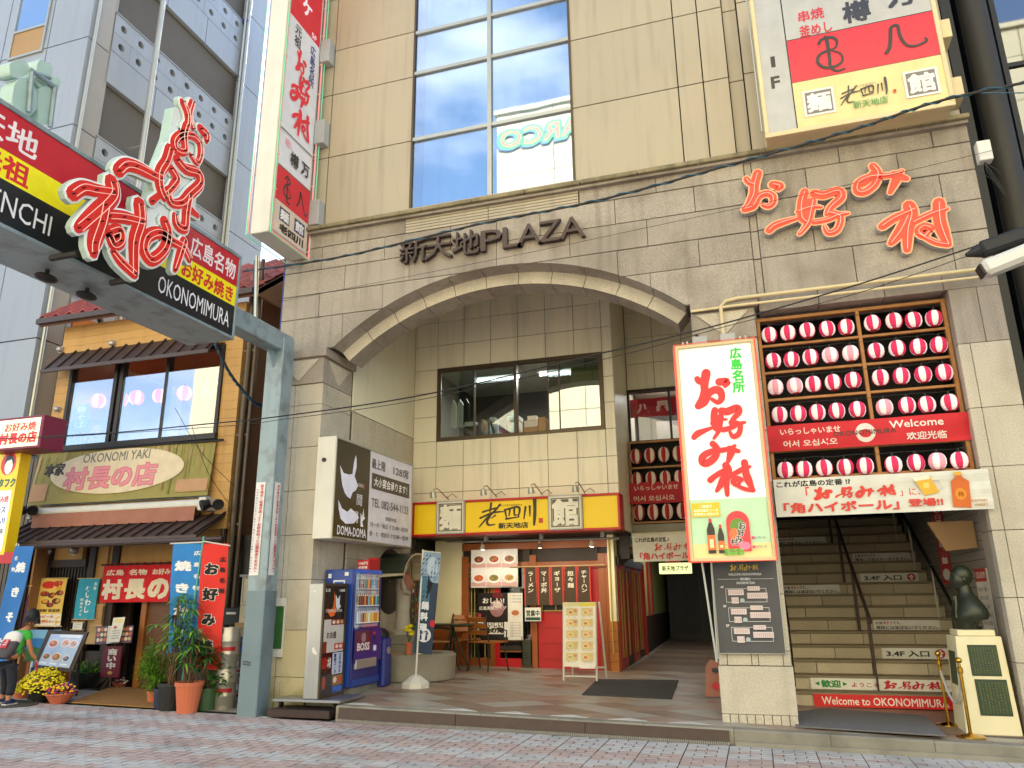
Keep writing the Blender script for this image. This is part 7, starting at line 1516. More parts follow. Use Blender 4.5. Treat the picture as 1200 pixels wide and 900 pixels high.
for e, x in enumerate((-5.5, -5.0)):
    for k in range(n + 1): an = math.pi * (1 - k / n); vs.append((x, cy + .55 * math.cos(an), cz + .4 * math.sin(an)))
fs = [(k, k + 1, n + 2 + k, n + 1 + k) for k in range(n)]; mm.mesh(vs, fs, 'verdigris'); vs2 = [(v[0], cy + (v[1] - cy) * .95, cz + (v[2] - cz) * .94) for v in vs]; mm.mesh(vs2, fs, 'granite_moss'); mm.mesh([vs[n + 1 + k] for k in range(n + 1)] + [vs2[n + 1 + k] for k in range(n + 1)], [(k, k + 1, n + 2 + k, n + 1 + k) for k in range(n)], 'granite_moss'); mm.prism([(-5.5, cy - 1.35, cz + .0), (-5.05, cy - 1.35, cz), (-5.0, cy - .5, cz + .05), (-5.5, cy - .5, cz + .05)], (0, 0, .03), 'granite_moss'); mm.build('roof', t)
mm = MB(); mm.cyl((-5.49, cy, cz), .0001, .001, 'black', 3); mm.lathe((-5.488, cy, cz - .02), [(.02, 0), (.5, 0)], 'black', 24, (1, 0, 0)); mm.build('niche', t)
t = thing('crane_garland', 'strings of colourful folded paper cranes beside the statue', 'garland', (-5.1, 2.35, 1.4)); random.seed(12)
for k in range(26):
    p = V3((-5.1 + random.uniform(-.06, .06), 2.3 + random.uniform(-.1, .14), 1.2 + .025 * k)); mm = MB(); mm.poly([p + V3((0, -.03, .02)), p + V3((0, 0, -.02)), p + V3((0, .03, .02)), p + V3((.01, 0, .01))], random.choice(['flower_red', 'flower_yellow', 'paper', 'leaf_light', 'flower_pink', 'flower_orange'])); mm.build('paper_crane', t)
def flowers(t, c0, n, r, hgt, col, seed, rad=.03):
    rnd = random.Random(seed)
    for k in range(n):
        p = c0 + V3((rnd.uniform(-r, r), rnd.uniform(-r, r), hgt + rnd.uniform(-.06, .06))); mm = MB(); mm.ball(p, rad, col, 7, (1, 1, .7)); mm.build('flower', t)
        mm = MB(); mm.tube([c0, p], .004, 'leaf_dark', 4); mm.build('stem', t)
t = thing('yellow_flower_vase', 'brown vase of yellow flowers on the rim of the stone basin', 'vase', (-4.98, 1.75, bz + .36)); o = V3((-4.95, 1.8, bz + .36)); mm = MB(); mm.lathe(o, [(0, 0), (.04, 0), (.05, .17), (.04, .17), (0, .1)], 'terracotta', 12); mm.build('vase', t); flowers(t, o + V3((0, 0, .15)), 7, .09, .2, 'flower_yellow', 1, .04)
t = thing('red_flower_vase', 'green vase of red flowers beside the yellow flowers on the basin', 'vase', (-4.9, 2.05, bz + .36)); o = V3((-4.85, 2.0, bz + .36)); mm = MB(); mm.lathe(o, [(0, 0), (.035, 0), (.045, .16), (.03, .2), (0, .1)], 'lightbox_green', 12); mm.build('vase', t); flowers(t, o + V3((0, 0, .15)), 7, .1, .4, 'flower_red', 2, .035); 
mm = MB()
for k in range(14): p = o + V3((random.uniform(-.08, .08), random.uniform(-.08, .08), .2 + random.uniform(0, .2))); mm.poly([p, p + V3((.04, 0, .05)), p + V3((.05, .01, .1)), p + V3((-.01, 0, .06))], 'leaf_dark')
tag(mm.build('leaves', t), kind='stuff')
# banner stand with white base
t = thing('banner_stand', 'blue and black vertical banner on a white pole with white weighted base', 'banner', (-4.6, 1.25, .33)); p = WP(482, 806, .33); pt = W(491, 645, p.y); z0 = plaza_z(p.x, p.y)
mm = MB(); mm.lathe((p.x, p.y + .14, z0 + .002), [(0, 0), (.2, 0), (.2, .06), (.08, .15), (.03, .17), (0, .17)], 'white_paint', 8); mm.build('base', t)
mm = MB(); mm.tube([(p.x, p.y + .14, z0 + .15), (pt.x, p.y + .14, pt.z + .02)], .013, 'white_paint', 8); mm.tube([(pt.x, p.y + .14, pt.z), (pt.x + .24, p.y + .24, pt.z - .03)], .009, 'white_paint', 6); mm.build('pole', t)
a = V3((pt.x, p.y + .14, pt.z - .01)); ln = .245; zl = pt.z - W(480, 765, p.y).z
c = Canvas(a, (1, .42, 0), (0, 0, 1), 1, 1, 100, 500, 'print_cloth'); c.warp = True
c.P = lambda x, y, z=None: a + V3((.24, .1, -.03)) * (x / 100) + V3((-.12, -.0, -zl)) * (y / 500) + V3((.4, -.9, 0)) * (c.layer * c.dl + .02 * math.sin(x / 22 + y / 70))
c.rect(0, 0, 100, 500, '2c3a50', 6, 20); c.rect(0, 0, 100, 150, '8aa0b8', 6, 8); c.rect(0, 120, 60, 260, '4a7088', 4, 6); c.disc(60, 70, 30, 50, 'b4c4d4', 12); c.polyf([(40, 110), (52, 140), (70, 150), (95, 110), (98, 330), (60, 330), (45, 240)], '141820'); c.vtext('鍋料理', 40, 240, 400, 40, 'd8dce4', .05); c.disc(50, 410, 36, 34, 'dcdce4', 14); c.disc(88, 350, 14, 18, 'c82838', 10); c.text('旨', 48, 410, 40, 44, '2a2c50', .05); c.done('cloth', t)
t = thing('hanging_cloth', 'brown cloth hanging on the wall between the vending machine and statue', 'cloth', (-5.47, 1.45, 1.0)); mm = MB(); pts = [WX(x, y, -5.47) for x, y in ((488, 707), (500, 703), (512, 712), (508, 745), (505, 778), (492, 778), (494, 740), (486, 725))]; mm.prism([(-5.48, q.y * 0 + 1.3 + .03 * i % .2 * 0 + q.y, q.z) for i, q in enumerate([WX(x, y, -5.47) for x, y in ((446, 707), (452, 703), (458, 712), (456, 745), (455, 775), (449, 775), (449, 740), (445, 725))])], (.03, 0, 0), 'orange_wood'); mm.build('cloth', t)
# ================================================================ VENDING MACHINE, steel poster stand, platform
vx0, vx1, vy0, vy1, vz0, vz1 = -5.49, -5.05, .28, 1.05, .4, 1.88
t = thing('vending_machine', 'blue and purple drinks vending machine behind the steel poster stand', 'vending machine', (-5.25, .8, .34))
mm = MB(); mm.box(vx0, vx1 - .03, vy0, vy1, vz0, vz1, 'vm_blue'); mm.build('cabinet', t, bev=.01)
mm = MB(); mm.box(vx1 - .03, vx1, vy0, vy1, vz0, vz1, 'vm_navy'); mm.build('door', t, bev=.006)
mm = MB(); mm.box(vx0, vx1 - .05, vy0 + .1, vy1 + .25, .31, .4, 'concrete'); mm.build('foot_slab', t)
c = canvas_side(vy0, vy1, vz1, vz0, vx1 + .001, 140, 300, 'print_lit'); c.rect(0, 0, 140, 12, '2a5ac0'); c.rect(6, 12, 126, 150, 'a8b4c4')
cols = ['2a8a4a', 'e0c83c', 'c8402c', '6ab8e0', 'e8e4dc', '3a4a9a', 'd8822c', '7a2c2c', '9ad0e8']
random.seed(8)
for j in range(3):
    y0 = 20 + 44 * j; c.rect(8, y0, 124, y0 + 30, ['b4c8cc', '9a7858', '9aa0b0'][j])
    for i in range(12): c.rect(10 + 9.4 * i, y0 + 6, 17 + 9.4 * i, y0 + 30, random.choice(cols)); c.rect(11.5 + 9.4 * i, y0 + 2, 15.5 + 9.4 * i, y0 + 6, 'e8e8e8'); c.rect(10.5 + 9.4 * i, y0 + 33, 16.5 + 9.4 * i, y0 + 36, '2a2c40')
    c.rect(8, y0 + 30, 124, y0 + 32, 'e4e6ea')
c.rect(0, 155, 140, 240, '30206c'); c.rect(8, 160, 84, 212, '5c1c30'); c.text('BOSS', 46, 200, 60, 18, 'd8d0d0', .03); c.disc(46, 177, 12, 12, '8a7078', 12); c.rect(96, 165, 104, 172, 'c8302c'); c.rect(98, 176, 106, 186, '1c1c28'); c.rect(96, 200, 112, 214, 'ccd0dc'); c.done('front_print', t)
mm = MB(); mm.box(vx1, vx1 + .04, vy0 + .06, vy1 - .14, .62, .74, 'steel'); mm.build('dispensing_flap', t, bev=.01); mm = MB(); mm.box(vx1, vx1 + .02, vy0 + .02, vy1 - .02, .42, .5, 'vm_blue'); mm.build('kick_plate', t); mm = MB(); mm.box(vx1 - .01, vx1 + .012, vy0 + .04, vy1 - .1, 1.12, 1.84, 'glass_clear'); mm.build('display_pane', t)
c = canvas_front(vx0, vx1 - .03, vz1, vz1 - .42, vy0 - .001, 100, 90); c.rect(30, 30, 72, 52, 'e8ecf0'); c.rect(34, 34, 68, 48, '2458b8'); c.text('SUNTORY', 50, 62, 56, 11, 'e8ecf0', .03); c.rect(10, 12, 22, 24, 'e0e0e0'); c.rect(70, 8, 84, 18, 'e0e0e0'); c.done('side_print', t)
t = thing('red_rooftop_sign', 'small red sign box standing on top of the vending machine', 'sign', (-5.2, 1.0, 1.88)); mm = MB(); mm.box(-5.28, -5.1, .75, 1.0, 1.885, 2.02, 'red_paint'); mm.box(-5.26, -5.12, 1.02, 1.12, 1.885, 2.06, 'gas_red'); mm.build('box', t); c = canvas_front(-5.28, -5.1, 2.02, 1.885, .749, 60, 40); c.text('100円', 30, 14, 44, 12, 'e8dcd8', .03); c.text('自販機', 30, 30, 44, 10, 'e8dcd8', .03); c.done('print', t)
t = thing('waste_bin', 'dark rounded waste bin between the vending machine and the stone basin', 'bin', (-5.15, 1.42, .32)); mm = MB(); mm.box(-5.35, -5.0, 1.11, 1.35, .32, .98, 'vm_navy'); mm.build('body', t, bev=.03); mm = MB(); mm.lathe((-5.17, 1.23, .98), [(.17, 0), (.16, .06), (.1, .11), (0, .13)], 'dark_metal', 16); mm.build('lid', t, smooth=True); mm = MB(); mm.cyl((-4.998, 1.23, .8), .05, .01, 'steel', 14, (1, 0, 0)); mm.build('opening', t)
t = thing('steel_poster_stand', 'brushed steel stand with restaurant posters on its side, on a wheeled platform', 'poster stand', (-5.4, .05, .33))
px0, px1, py0, py1, pz0, pz1 = -5.34, -5.13, -.34, .24, .345, 1.69
mm = MB(); mm.box(px0, px1 - .012, py0, py1, pz0, pz1, 'steel_brushed'); mm.build('body', t, bev=.006)
mm = MB()
for a in ((py0, py1, pz1 - .035, pz1 + .004), (py0, py1, pz0, pz0 + .04), (py0, py0 + .03, pz0 + .04, pz1 - .035), (py1 - .03, py1, pz0 + .04, pz1 - .035)): mm.box(px1 - .012, px1 + .01, a[0], a[1], a[2], a[3], 'bronze_frame')
mm.build('frame', t)
c = canvas_side(py0 + .03, py1 - .03, pz1 - .035, pz0 + .04, px1 - .01, 160, 480, 'print_gloss'); c.rect(0, 0, 160, 480, '2a2420'); c.rect(0, 0, 160, 150, '1e1a18'); c.text('最上階', 24, 18, 36, 14, 'ece8e0', .02); c.text('128席', 134, 18, 40, 14, 'ece8e0', .02)
c.polyf([(70, 20), (86, 50), (84, 90), (95, 110), (80, 135), (55, 140), (36, 125), (28, 100), (50, 112), (68, 95), (74, 60)][::-1], 'e8702c'); c.polyf([(86, 38), (100, 60), (118, 40), (116, 80), (128, 95), (100, 110), (88, 90)][::-1], 'e4e6ea'); c.text('DOMA-DOMA', 78, 112, 120, 14, 'e8e4e0', .01)
c.rect(2, 152, 158, 300, 'cfccc4'); c.rect(60, 152, 158, 178, '8a2c20'); c.disc(80, 165, 12, 9, 'e8dcc8', 10); c.disc(110, 165, 12, 9, 'e8c8a0', 10); c.disc(140, 165, 12, 9, 'd8a070', 10); c.text('おお盛', 66, 222, 70, 30, '2a2826', .02); c.rect(0, 250, 34, 300, '8a3020'); c.rect(90, 262, 158, 290, 'c8503c'); c.disc(110, 276, 12, 9, 'e8dcc8', 10); c.disc(138, 276, 12, 9, 'e8dcc8', 10)
c.rect(0, 304, 78, 390, '3c1010'); c.rect(6, 320, 40, 370, 'a8281c'); c.text('本格', 58, 345, 26, 46, 'e8dcd0', .03); c.rect(80, 304, 158, 400, 'ccd4e4'); c.vtext('宴会コース', 100, 308, 396, 20, '2c4488', .04); c.vtext('三千円から', 134, 308, 396, 18, '2c4488', .03); c.rect(0, 394, 78, 480, '3c3c3c'); c.disc(20, 430, 14, 30, 'a05040', 12); c.rect(80, 404, 158, 450, '9a6c44'); c.disc(100, 425, 14, 14, 'e8dcc0', 10); c.disc(136, 425, 16, 14, 'c8502c', 10); c.rect(80, 452, 158, 480, '3c64b8'); c.done('poster_print', t)
c = canvas_front(px0, px1, pz1, pz0, py0 - .001, 80, 440); c.rect(26, 26, 34, 34, 'e0dcd4'); c.polyf([(34, 250), (46, 246), (54, 262), (62, 270), (56, 276), (36, 266)][::-1], 'd8d4cc'); c.done('sticker', t)
t = thing('wheeled_platform', 'flat steel platform on castors over a dark brown plinth in front of the pillar', 'platform', (-5.4, 0, .13)); mm = MB(); mm.box(-5.74, -4.82, -.37, .26, .31, .342, 'steel_brushed'); mm.build('deck', t, bev=.004)
for x in (-5.66, -4.92):
    for y in (-.3, .2): mm = MB(); mm.cyl((x - .015, y, .275), .034, .03, 'black', 12, (1, 0, 0)); mm.build('castor', t)
mm = MB(); mm.box(-5.74, -4.9, -.46, -.1, .15, .238, 'kerb_plate'); mm.build('plinth', t, bev=.006)
t = thing('wall_notice_holder', 'narrow white leaflet holder on the left pillar behind the gate post', 'notice', (-5.95, -.03, 1.0)); a, b = W(322, 701, -.03), W(331, 770, -.03); mm = MB(); mm.box(a.x, b.x, -.04, -.005, b.z, a.z, 'white_paint'); mm.box(a.x + .02, b.x - .02, -.046, -.04, b.z + .1, a.z - .1, 'leaf_dark'); mm.build('holder', t)
# ================================================================ PEDESTAL, BUST, STANCHIONS
t = thing('bust_pedestal', 'cream tapered pedestal with two dark green plaques at the foot of the stairs', 'pedestal', (2.05, .35, .17))
def taper(mm, x0, x1, y0, y1, z0, x0b, x1b, y0b, y1b, z1, m_): mm.mesh([(x0, y0, z0), (x1, y0, z0), (x1, y1, z0), (x0, y1, z0), (x0b, y0b, z1), (x1b, y0b, z1), (x1b, y1b, z1), (x0b, y1b, z1)], [(0, 1, 5, 4), (1, 2, 6, 5), (2, 3, 7, 6), (3, 0, 4, 7), (4, 5, 6, 7), (3, 2, 1, 0)], m_)
zt_ = 1.07
mm = MB(); taper(mm, 1.82, 2.3, .04, .52, .165, 1.87, 2.28, .1, .5, zt_, 'cream'); mm.build('body', t, bev=.006); mm = MB(); mm.box(1.9, 2.24, .13, .46, zt_ + .002, zt_ + .06, 'cream'); mm.build('top_slab', t, bev=.008)
def plaque(z0, z1, o0, o1):
    f = lambda z: .04 + .06 * (z - .165) / (zt_ - .165) - .004
    c = Canvas((o0, f(z1) - .006, z1), (1, 0, 0), (0, f(z1) - f(z0), z1 - z0), o1 - o0, z1 - z0, 150, 160, 'print_gloss'); mm = MB(); mm.prism([(o0, f(z0) - .002, z0), (o1, f(z0) - .002, z0), (o1, f(z1) - .002, z1), (o0, f(z1) - .002, z1)], (0, .006, 0), 'green_plaque'); r_ = mm.build('plaque', t, bev=.002); random.seed(int(z0 * 100))
    for k in range(9): c.vtext(random.choice(['お好み村の由来と歴史を記す', '昭和二十五年頃より屋台', '広島市中央公園にて始まり', '多くの人々に愛され今日']), 140 - 15.5 * k, 10, 150, 10, '6a7a30', 0)
    c.done('engraved_text', r_)
plaque(.7, .99, 1.96, 2.22); plaque(.34, .67, 1.97, 2.25)
c = Canvas((1.862, .42, .95), (0, -1, 0), (-.03, 0, 1), .26, .28, 50, 60); c.rect(0, 0, 50, 60, '1a3020'); 
mm = MB(); taper(mm, 1.838, 1.85, .18, .42, .6, 1.853, 1.865, .18, .42, .92, 'green_plaque'); mm.build('side_plaque', t)
t = thing('bronze_bust', 'dark bronze bust of a man facing left on the cream pedestal', 'statue', (2.06, .3, 1.13)); o = V3((2.07, .3, zt_ + .06)); mm = MB()
# trunk
rings = [(0.0, .09, .12, -.045), (.05, .105, .15, -.035), (.085, .12, .17, -.02), (.1, .155, .2, .01), (.15, .165, .215, .018), (.2, .15, .21, .022), (.25, .125, .185, .02), (.3, .1, .14, .014), (.34, .078, .09, .006), (.38, .066, .068, 0), (.44, .062, .062, -.004)]
vs = []; N_ = 20
for z, rx, ry_, dx in rings:
    for k in range(N_): an = 2 * math.pi * k / N_; vs.append(o + V3((dx + rx * math.cos(an), ry_ * math.sin(an), z)))
mm.mesh(vs, [(i * N_ + k, i * N_ + (k + 1) % N_, (i + 1) * N_ + (k + 1) % N_, (i + 1) * N_ + k) for i in range(len(rings) - 1) for k in range(N_)] , 'verdigris'); 
# head, facing -X
hc = o + V3((-.02, 0, .5)); R_ = .1; vs = []; A_, B_ = 18, 24
for i in range(A_ + 1):
    th = math.pi * i / A_
    for k in range(B_):
        ph = 2 * math.pi * k / B_; x, y, z = math.sin(th) * math.cos(ph), math.sin(th) * math.sin(ph), math.cos(th); r = 1.0; fx = -x     # front = -x
        X, Y, Z_ = x * 1.0, y * .8, z * 1.3
        if fx > .3 and abs(y) < .22 and -.35 < z < .2: X -= .2 * (1 - abs(y) / .22) * max(0, 1 - abs(z + .1) / .22)
        if fx > .3 and .0 < z < .3 and .15 < abs(y) < .5: X += .08
        if fx > .2 and z < -.5: X -= .1; Z_ *= .96
        if fx > .5 and abs(z + .55) < .1 and abs(y) < .3: X -= .05
        if z < -.2: Y *= 1 + .25 * (z + .2)
        if fx < -.2 and z < -.3: X *= .8
        vs.append(hc + V3((X, Y, Z_)) * R_)
mm.mesh(vs, [(i * B_ + k, (i + 1) * B_ + k, (i + 1) * B_ + (k + 1) % B_, i * B_ + (k + 1) % B_) for i in range(A_) for k in range(B_)], 'verdigris')
for s_ in (-1, 1): mm.ball(hc + V3((.01, s_ * .084, -.005)), .026, 'verdigris', 8, (.6, .5, 1.1))
mm.prism([o + V3((-.125, -.1, .12)), o + V3((-.09, -.03, .33)), o + V3((-.13, 0, .2)), o + V3((-.09, .03, .33)), o + V3((-.125, .1, .12))], (-.02, 0, 0), 'verdigris')
mm.build('bust', t, smooth=True); mm = MB(); mm.ball(hc + V3((.018, 0, .04)), .104, 'verdigris', 16, (.98, .86, 1.0)); mm.build('hair', t, smooth=True); mm = MB(); mm.cyl(o + V3((0, 0, -.001)), .1, .03, 'dark_metal', 20); mm.build('base', t)
def stanchion(lab, p, h=.78):
    t = thing('rope_stanchion', lab, 'stanchion', p, 'brass rope stanchions'); mm = MB(); mm.lathe(p, [(0, 0), (.13, 0), (.12, .012), (.03, .03), (.016, .04), (.016, h - .1)], 'brass', 24); mm.build('base_and_post', t, smooth=True); mm = MB(); mm.lathe(p + V3((0, 0, h - .12)), [(.016, 0), (.026, .01), (.026, .05), (.014, .06), (.014, .085)], 'brass', 14); mm.ball(p + V3((0, 0, h)), .03, 'brass', 14); mm.build('finial', t, smooth=True); return t
sA = WP(1138, 864, .165); sB = WP(1112, 850, .18); stanchion('brass rope stanchion nearest the street, in front of the pedestal', sA, W(1129, 774, sA.y).z - sA.z); stanchion('brass rope stanchion farther back beside the pedestal', sB, W(1104, 766, sB.y).z - sB.z)
t = thing('barrier_rope', 'pale rope sagging between the two brass stanchions', 'rope', (1.75, .1, .5)); a, b = sA + V3((0, 0, W(1129, 792, sA.y).z - sA.z)), sB + V3((0, 0, W(1104, 785, sB.y).z - sB.z)); mm = MB(); mm.tube([a + (b - a) * k / 10 - V3((0, 0, .28 * (1 - (2 * k / 10 - 1) ** 2))) for k in range(11)], .012, 'rope', 8); mm.build('rope', t, smooth=True)
# ================================================================ STREET SIDE ITEMS AT THE WOODEN SHOP
def pot(t, c0, r0, r1, h, m_, name='pot'): mm = MB(); mm.lathe(c0, [(0, 0), (r0, 0), (r1, h * .88), (r1 * 1.08, h * .88), (r1 * 1.08, h), (r1 * .92, h), (r1 * .9, h - .03), (0, h - .03)], m_, 20, mf=None); mm.build(name, t); mm = MB(); mm.cyl(c0 + V3((0, 0, h - .035)), r1 * .9, .012, 'soil', 16); mm.build('soil', t)
def leaf_blade(mm, p, d, L_, w, m_, droop=.3, up=V3((0, 0, 1))):
    d = d.normalized(); s_ = d.cross(up); s_ = s_.normalized() if s_.length > .01 else V3((1, 0, 0)); pts = []
    for k in range(4): f = k / 3; pts.append(p + d * L_ * f - up * droop * L_ * f * f)
    ws = [w * .35, w, w * .8, .002]; vs = []
    for q, ww in zip(pts, ws): vs += [q - s_ * ww / 2, q + s_ * ww / 2]
    mm.mesh(vs, [(0, 1, 3, 2), (2, 3, 5, 4), (4, 5, 7, 6)], m_)
def palm(lab, c0, h, potm, seed, n=26, pr=(.13, .17, .3), spread=.45, lm='leaf'):
    rnd = random.Random(seed); t = thing('potted_palm', lab, 'potted plant', c0); pot(t, c0, *pr, potm)
    protos_ = []
    for k in range(n):
        f = (k + 1) / n; st = c0 + V3((rnd.uniform(-.07, .07), rnd.uniform(-.07, .07), pr[2] - .03)); hh = pr[2] + (h - pr[2]) * (.35 + .65 * f) ; an = rnd.uniform(0, 6.28); rr = spread * rnd.uniform(.1, .75) * (.6 + .4 * (1 - f)); tip = V3((c0.x + rr * math.cos(an), c0.y + rr * math.sin(an), c0.z + hh))
        if k % 3 == 0: mm = MB(); mm.tube([st, st + (tip - st) * .5 + V3((0, 0, .05)), tip], .009, 'bark', 5); mm.build('stem', t)
        else: mm = MB(); mm.tube([c0 + V3((0, 0, hh * .7)), tip], .004, 'leaf_dark', 4); mm.build('stalk', t)
        mm = MB(); dirv = V3((math.cos(an), math.sin(an), .35)); 
        for q in range(9):
            a2 = -1.3 + 2.6 * q / 8; dd = Matrix.Rotation(a2, 3, 'Z') @ V3((math.cos(an), math.sin(an), 0)); dd.z = rnd.uniform(-.1, .45); leaf_blade(mm, tip, dd, rnd.uniform(.17, .27), .028, lm if rnd.random() < .7 else 'leaf_light', rnd.uniform(.2, .7))
        mm.build('leaf_fan', t)
    return t
def bush(lab, c0, h, potm, seed, r=.2, pr=(.1, .14, .24), n=520, lm=('leaf', 'leaf_dark'), lw=.035, ll=.07, cat='potted plant', name='potted_shrub', zc=None):
    rnd = random.Random(seed); t = thing(name, lab, cat, c0); pot(t, c0, *pr, potm); mm = MB()
    for k in range(7): an = rnd.uniform(0, 6.28); mm.tube([c0 + V3((0, 0, pr[2] - .04)), c0 + V3((r * .6 * math.cos(an), r * .6 * math.sin(an), pr[2] + (h - pr[2]) * .7))], .006, 'bark', 4)
    mm.build('stems', t); mm = MB(); nc = 9; cl = [(rnd.uniform(-.75, .75) * r, rnd.uniform(-.75, .75) * r, rnd.uniform(.1, .85)) for _ in range(nc)]
    for k in range(n):
        c_ = cl[k % nc]; p = c0 + V3((c_[0] + rnd.gauss(0, r * .25), c_[1] + rnd.gauss(0, r * .25), pr[2] + (h - pr[2]) * (c_[2] + rnd.gauss(0, .12)))); p.z = max(p.z, c0.z + pr[2] * .8); d = V3((rnd.uniform(-1, 1), rnd.uniform(-1, 1), rnd.uniform(-.2, .9))); leaf_blade(mm, p, d, ll * rnd.uniform(.7, 1.3), lw, rnd.choice(lm), .3)
    tag(mm.build('foliage', t), kind='stuff'); return t
g_ = lambda px, py: WS(px, py)
palm('tall potted palm in a black pot between the door mat and orange pot', g_(199, 832), 1.42, 'pot_black', 3, 30, (.13, .17, .33), .42)
palm('potted palm with glossy leaves in the orange pot', g_(219, 835), 1.0, 'terracotta', 5, 22, (.12, .165, .36), .3, 'leaf_dark')
bush('bushy dark shrub in the green pot beside the kegs', g_(241, 832), .82, 'pot_green', 6, .26, (.11, .14, .27), 520, ('leaf_dark', 'leaf'), .05, .1)
bush('feathery bright green shrub in a small orange pot', g_(180, 824), .78, 'terracotta', 7, .17, (.08, .1, .16), 2600, ('leaf_light', 'leaf_light', 'leaf'), .008, .13)
t = thing('navy_pot', 'small navy blue pot tucked between the orange and black pots', 'pot', g_(188, 830)); pot(t, g_(188, 830), .08, .1, .24, 'pot_blue')
c0 = g_(103, 806); t = thing('black_planter_bowl', 'wide black bowl planter with low green herbs beside the door mat', 'planter', c0); mm = MB(); mm.lathe(c0, [(0, 0), (.14, 0), (.27, .16), (.29, .24), (.26, .24), (.24, .19), (0, .19)], 'pot_black', 24); mm.build('bowl', t, smooth=True); mm = MB(); rnd = random.Random(2)
for k in range(500): p = c0 + V3((rnd.gauss(0, .11), rnd.gauss(0, .11), .2 + abs(rnd.gauss(0, .07)))); leaf_blade(mm, p, V3((rnd.uniform(-1, 1), rnd.uniform(-1, 1), rnd.uniform(.2, 1.4))), rnd.uniform(.04, .09), .02, rnd.choice(['leaf', 'leaf_dark', 'leaf_light']), .2)
tag(mm.build('foliage', t), kind='stuff')
def mum(lab, c0, r, h, cols, potm, seed, pr, n=420, dome=True):
    rnd = random.Random(seed); t = thing('flower_pot', lab, 'flower pot', c0); pot(t, c0, *pr, potm); mm = MB(); ml = MB(); cz = c0 + V3((0, 0, pr[2]))
    for k in range(n):
        u, v = rnd.uniform(0, 6.28), rnd.uniform(-.15, 1) ; s_ = math.sqrt(max(0, 1 - max(v, 0) ** 2)); p = cz + V3((r * s_ * math.cos(u), r * s_ * math.sin(u), h * v)) * 1.0; p += V3((rnd.gauss(0, .012),) * 3)
        mm.lathe(p, [(0, .012), (.014, .01), (.019, 0), (0, -.006)], cols[k % len(cols)], 6, (rnd.uniform(-.5, .5), rnd.uniform(-.6, .3), 1))
        if k % 2: leaf_blade(ml, cz + V3((r * .8 * s_ * math.cos(u), r * .8 * s_ * math.sin(u), h * v * .75)), V3((math.cos(u), math.sin(u), .2)), .07, .03, 'leaf', .2)
    tag(mm.build('blossoms', t), kind='stuff'); tag(ml.build('foliage', t), kind='stuff'); return t
mum('dome of yellow chrysanthemums in a dark pot before the tilted menu board', g_(46, 822), .27, .24, ['flower_yellow'], 'pot_black', 3, (.1, .14, .17), 620)
mum('low terracotta bowl of mixed pink, yellow and violet pansies', g_(69, 824), .17, .1, ['flower_pink', 'flower_violet', 'flower_orange', 'flower_yellow', 'flower_pink'], 'terracotta', 4, (.1, .18, .13), 110)
mum('terracotta pot of pink and yellow flowers beside the child', g_(25, 818), .11, .1, ['flower_pink', 'flower_orange', 'flower_violet'], 'terracotta', 5, (.09, .13, .13), 60)
mum('small flowers in a flat brown dish beside the maroon menu stand', g_(139, 806), .1, .05, ['flower_pink', 'paper'], 'terracotta', 8, (.07, .1, .07), 24)
mm = MB(); mm.prism([(g_(x, y) + V3((0, 0, .012))) for x, y in ((84, 825), (180, 831), (190, 812), (133, 805))], (0, 0, .012), 'mat_tan'); mm.build('doormat', label='tan coir doormat before the wooden shop entrance', cat='mat')
# tilted big menu board
t = thing('easel_menu_board', 'large tilted dark framed menu board with photographs of noodles', 'menu board', g_(55, 818)); Yb = -.15; a, b, c_, d = W(58, 739, Yb + .1), W(102, 742, Yb + .1), W(82, 784, Yb - .02), W(42, 780, Yb - .02)
def quad_canvas(p0, p1, p2, p3, uw, uh, m_='print'):      # corners TL TR BR BL
    c = Canvas(p0, (1, 0, 0), (0, 0, 1), 1, 1, uw, uh, m_); nrm = (p1 - p0).cross(p3 - p0).normalized() * -1
    if nrm.y > 0: nrm = -nrm
    def P(x, y, z=None): u, v = x / uw, y / uh; return (p0 * (1 - u) + p1 * u) * (1 - v) + (p3 * (1 - u) + p2 * u) * v + nrm * (c.layer * .0004)
    c.P = P; c.nrm = nrm; return c
A1, A2, A3, A4 = W(56, 738, Yb + .1), W(103, 741, Yb + .12), W(84, 788, Yb - .0), W(38, 783, Yb - .02)
mm = MB(); mm.prism([A1, A2, A3, A4], (0, .03, 0), 'dark_wood'); mm.build('board', t, bev=.004); c = quad_canvas(W(60, 743, Yb + .09), W(98, 744, Yb + .11), W(81, 783, Yb), W(44, 779, Yb - .01), 200, 230, 'print_gloss'); c.layer = 3; c.rect(0, 0, 200, 230, 'a8bcdc'); c.rect(60, 2, 190, 22, 'd4dcec')
for x, y, r, f in ((40, 70, 32, 'b8583c'), (115, 62, 30, 'c8a8b8'), (165, 66, 28, 'b8a0c0'), (34, 165, 26, '8a5a48'), (95, 165, 32, '9a6a4a'), (160, 170, 24, '4a6aa0')): c.disc(x, y, r, r * 1.0, 'd8d0cc', 18); c.disc(x, y, r * .75, r * .75, f, 14); c.disc(x - 5, y - 6, r * .3, r * .3, 'd88a50', 8); c.disc(x + 7, y + 4, r * .2, r * .2, '5a8a3c', 8)
for x in (30, 95, 160): c.rect(x - 22, 205, x + 22, 218, 'd8dce4')
c.done('menu_print', t)
for p_, q_ in ((W(84, 786, Yb), W(77, 815, -.1)), (W(38, 782, Yb), W(34, 815, -.2)), ): mm = MB(); mm.tube([p_, V3((q_.x, q_.y, street_z(q_.x) + .01))], .02, 'dark_wood', 6); mm.build('leg', t)
mm = MB(); mm.tube([W(95, 745, .15), V3((W(88, 800, .3).x, .35, street_z(-9) + .01))], .018, 'dark_wood', 6); mm.build('leg', t)
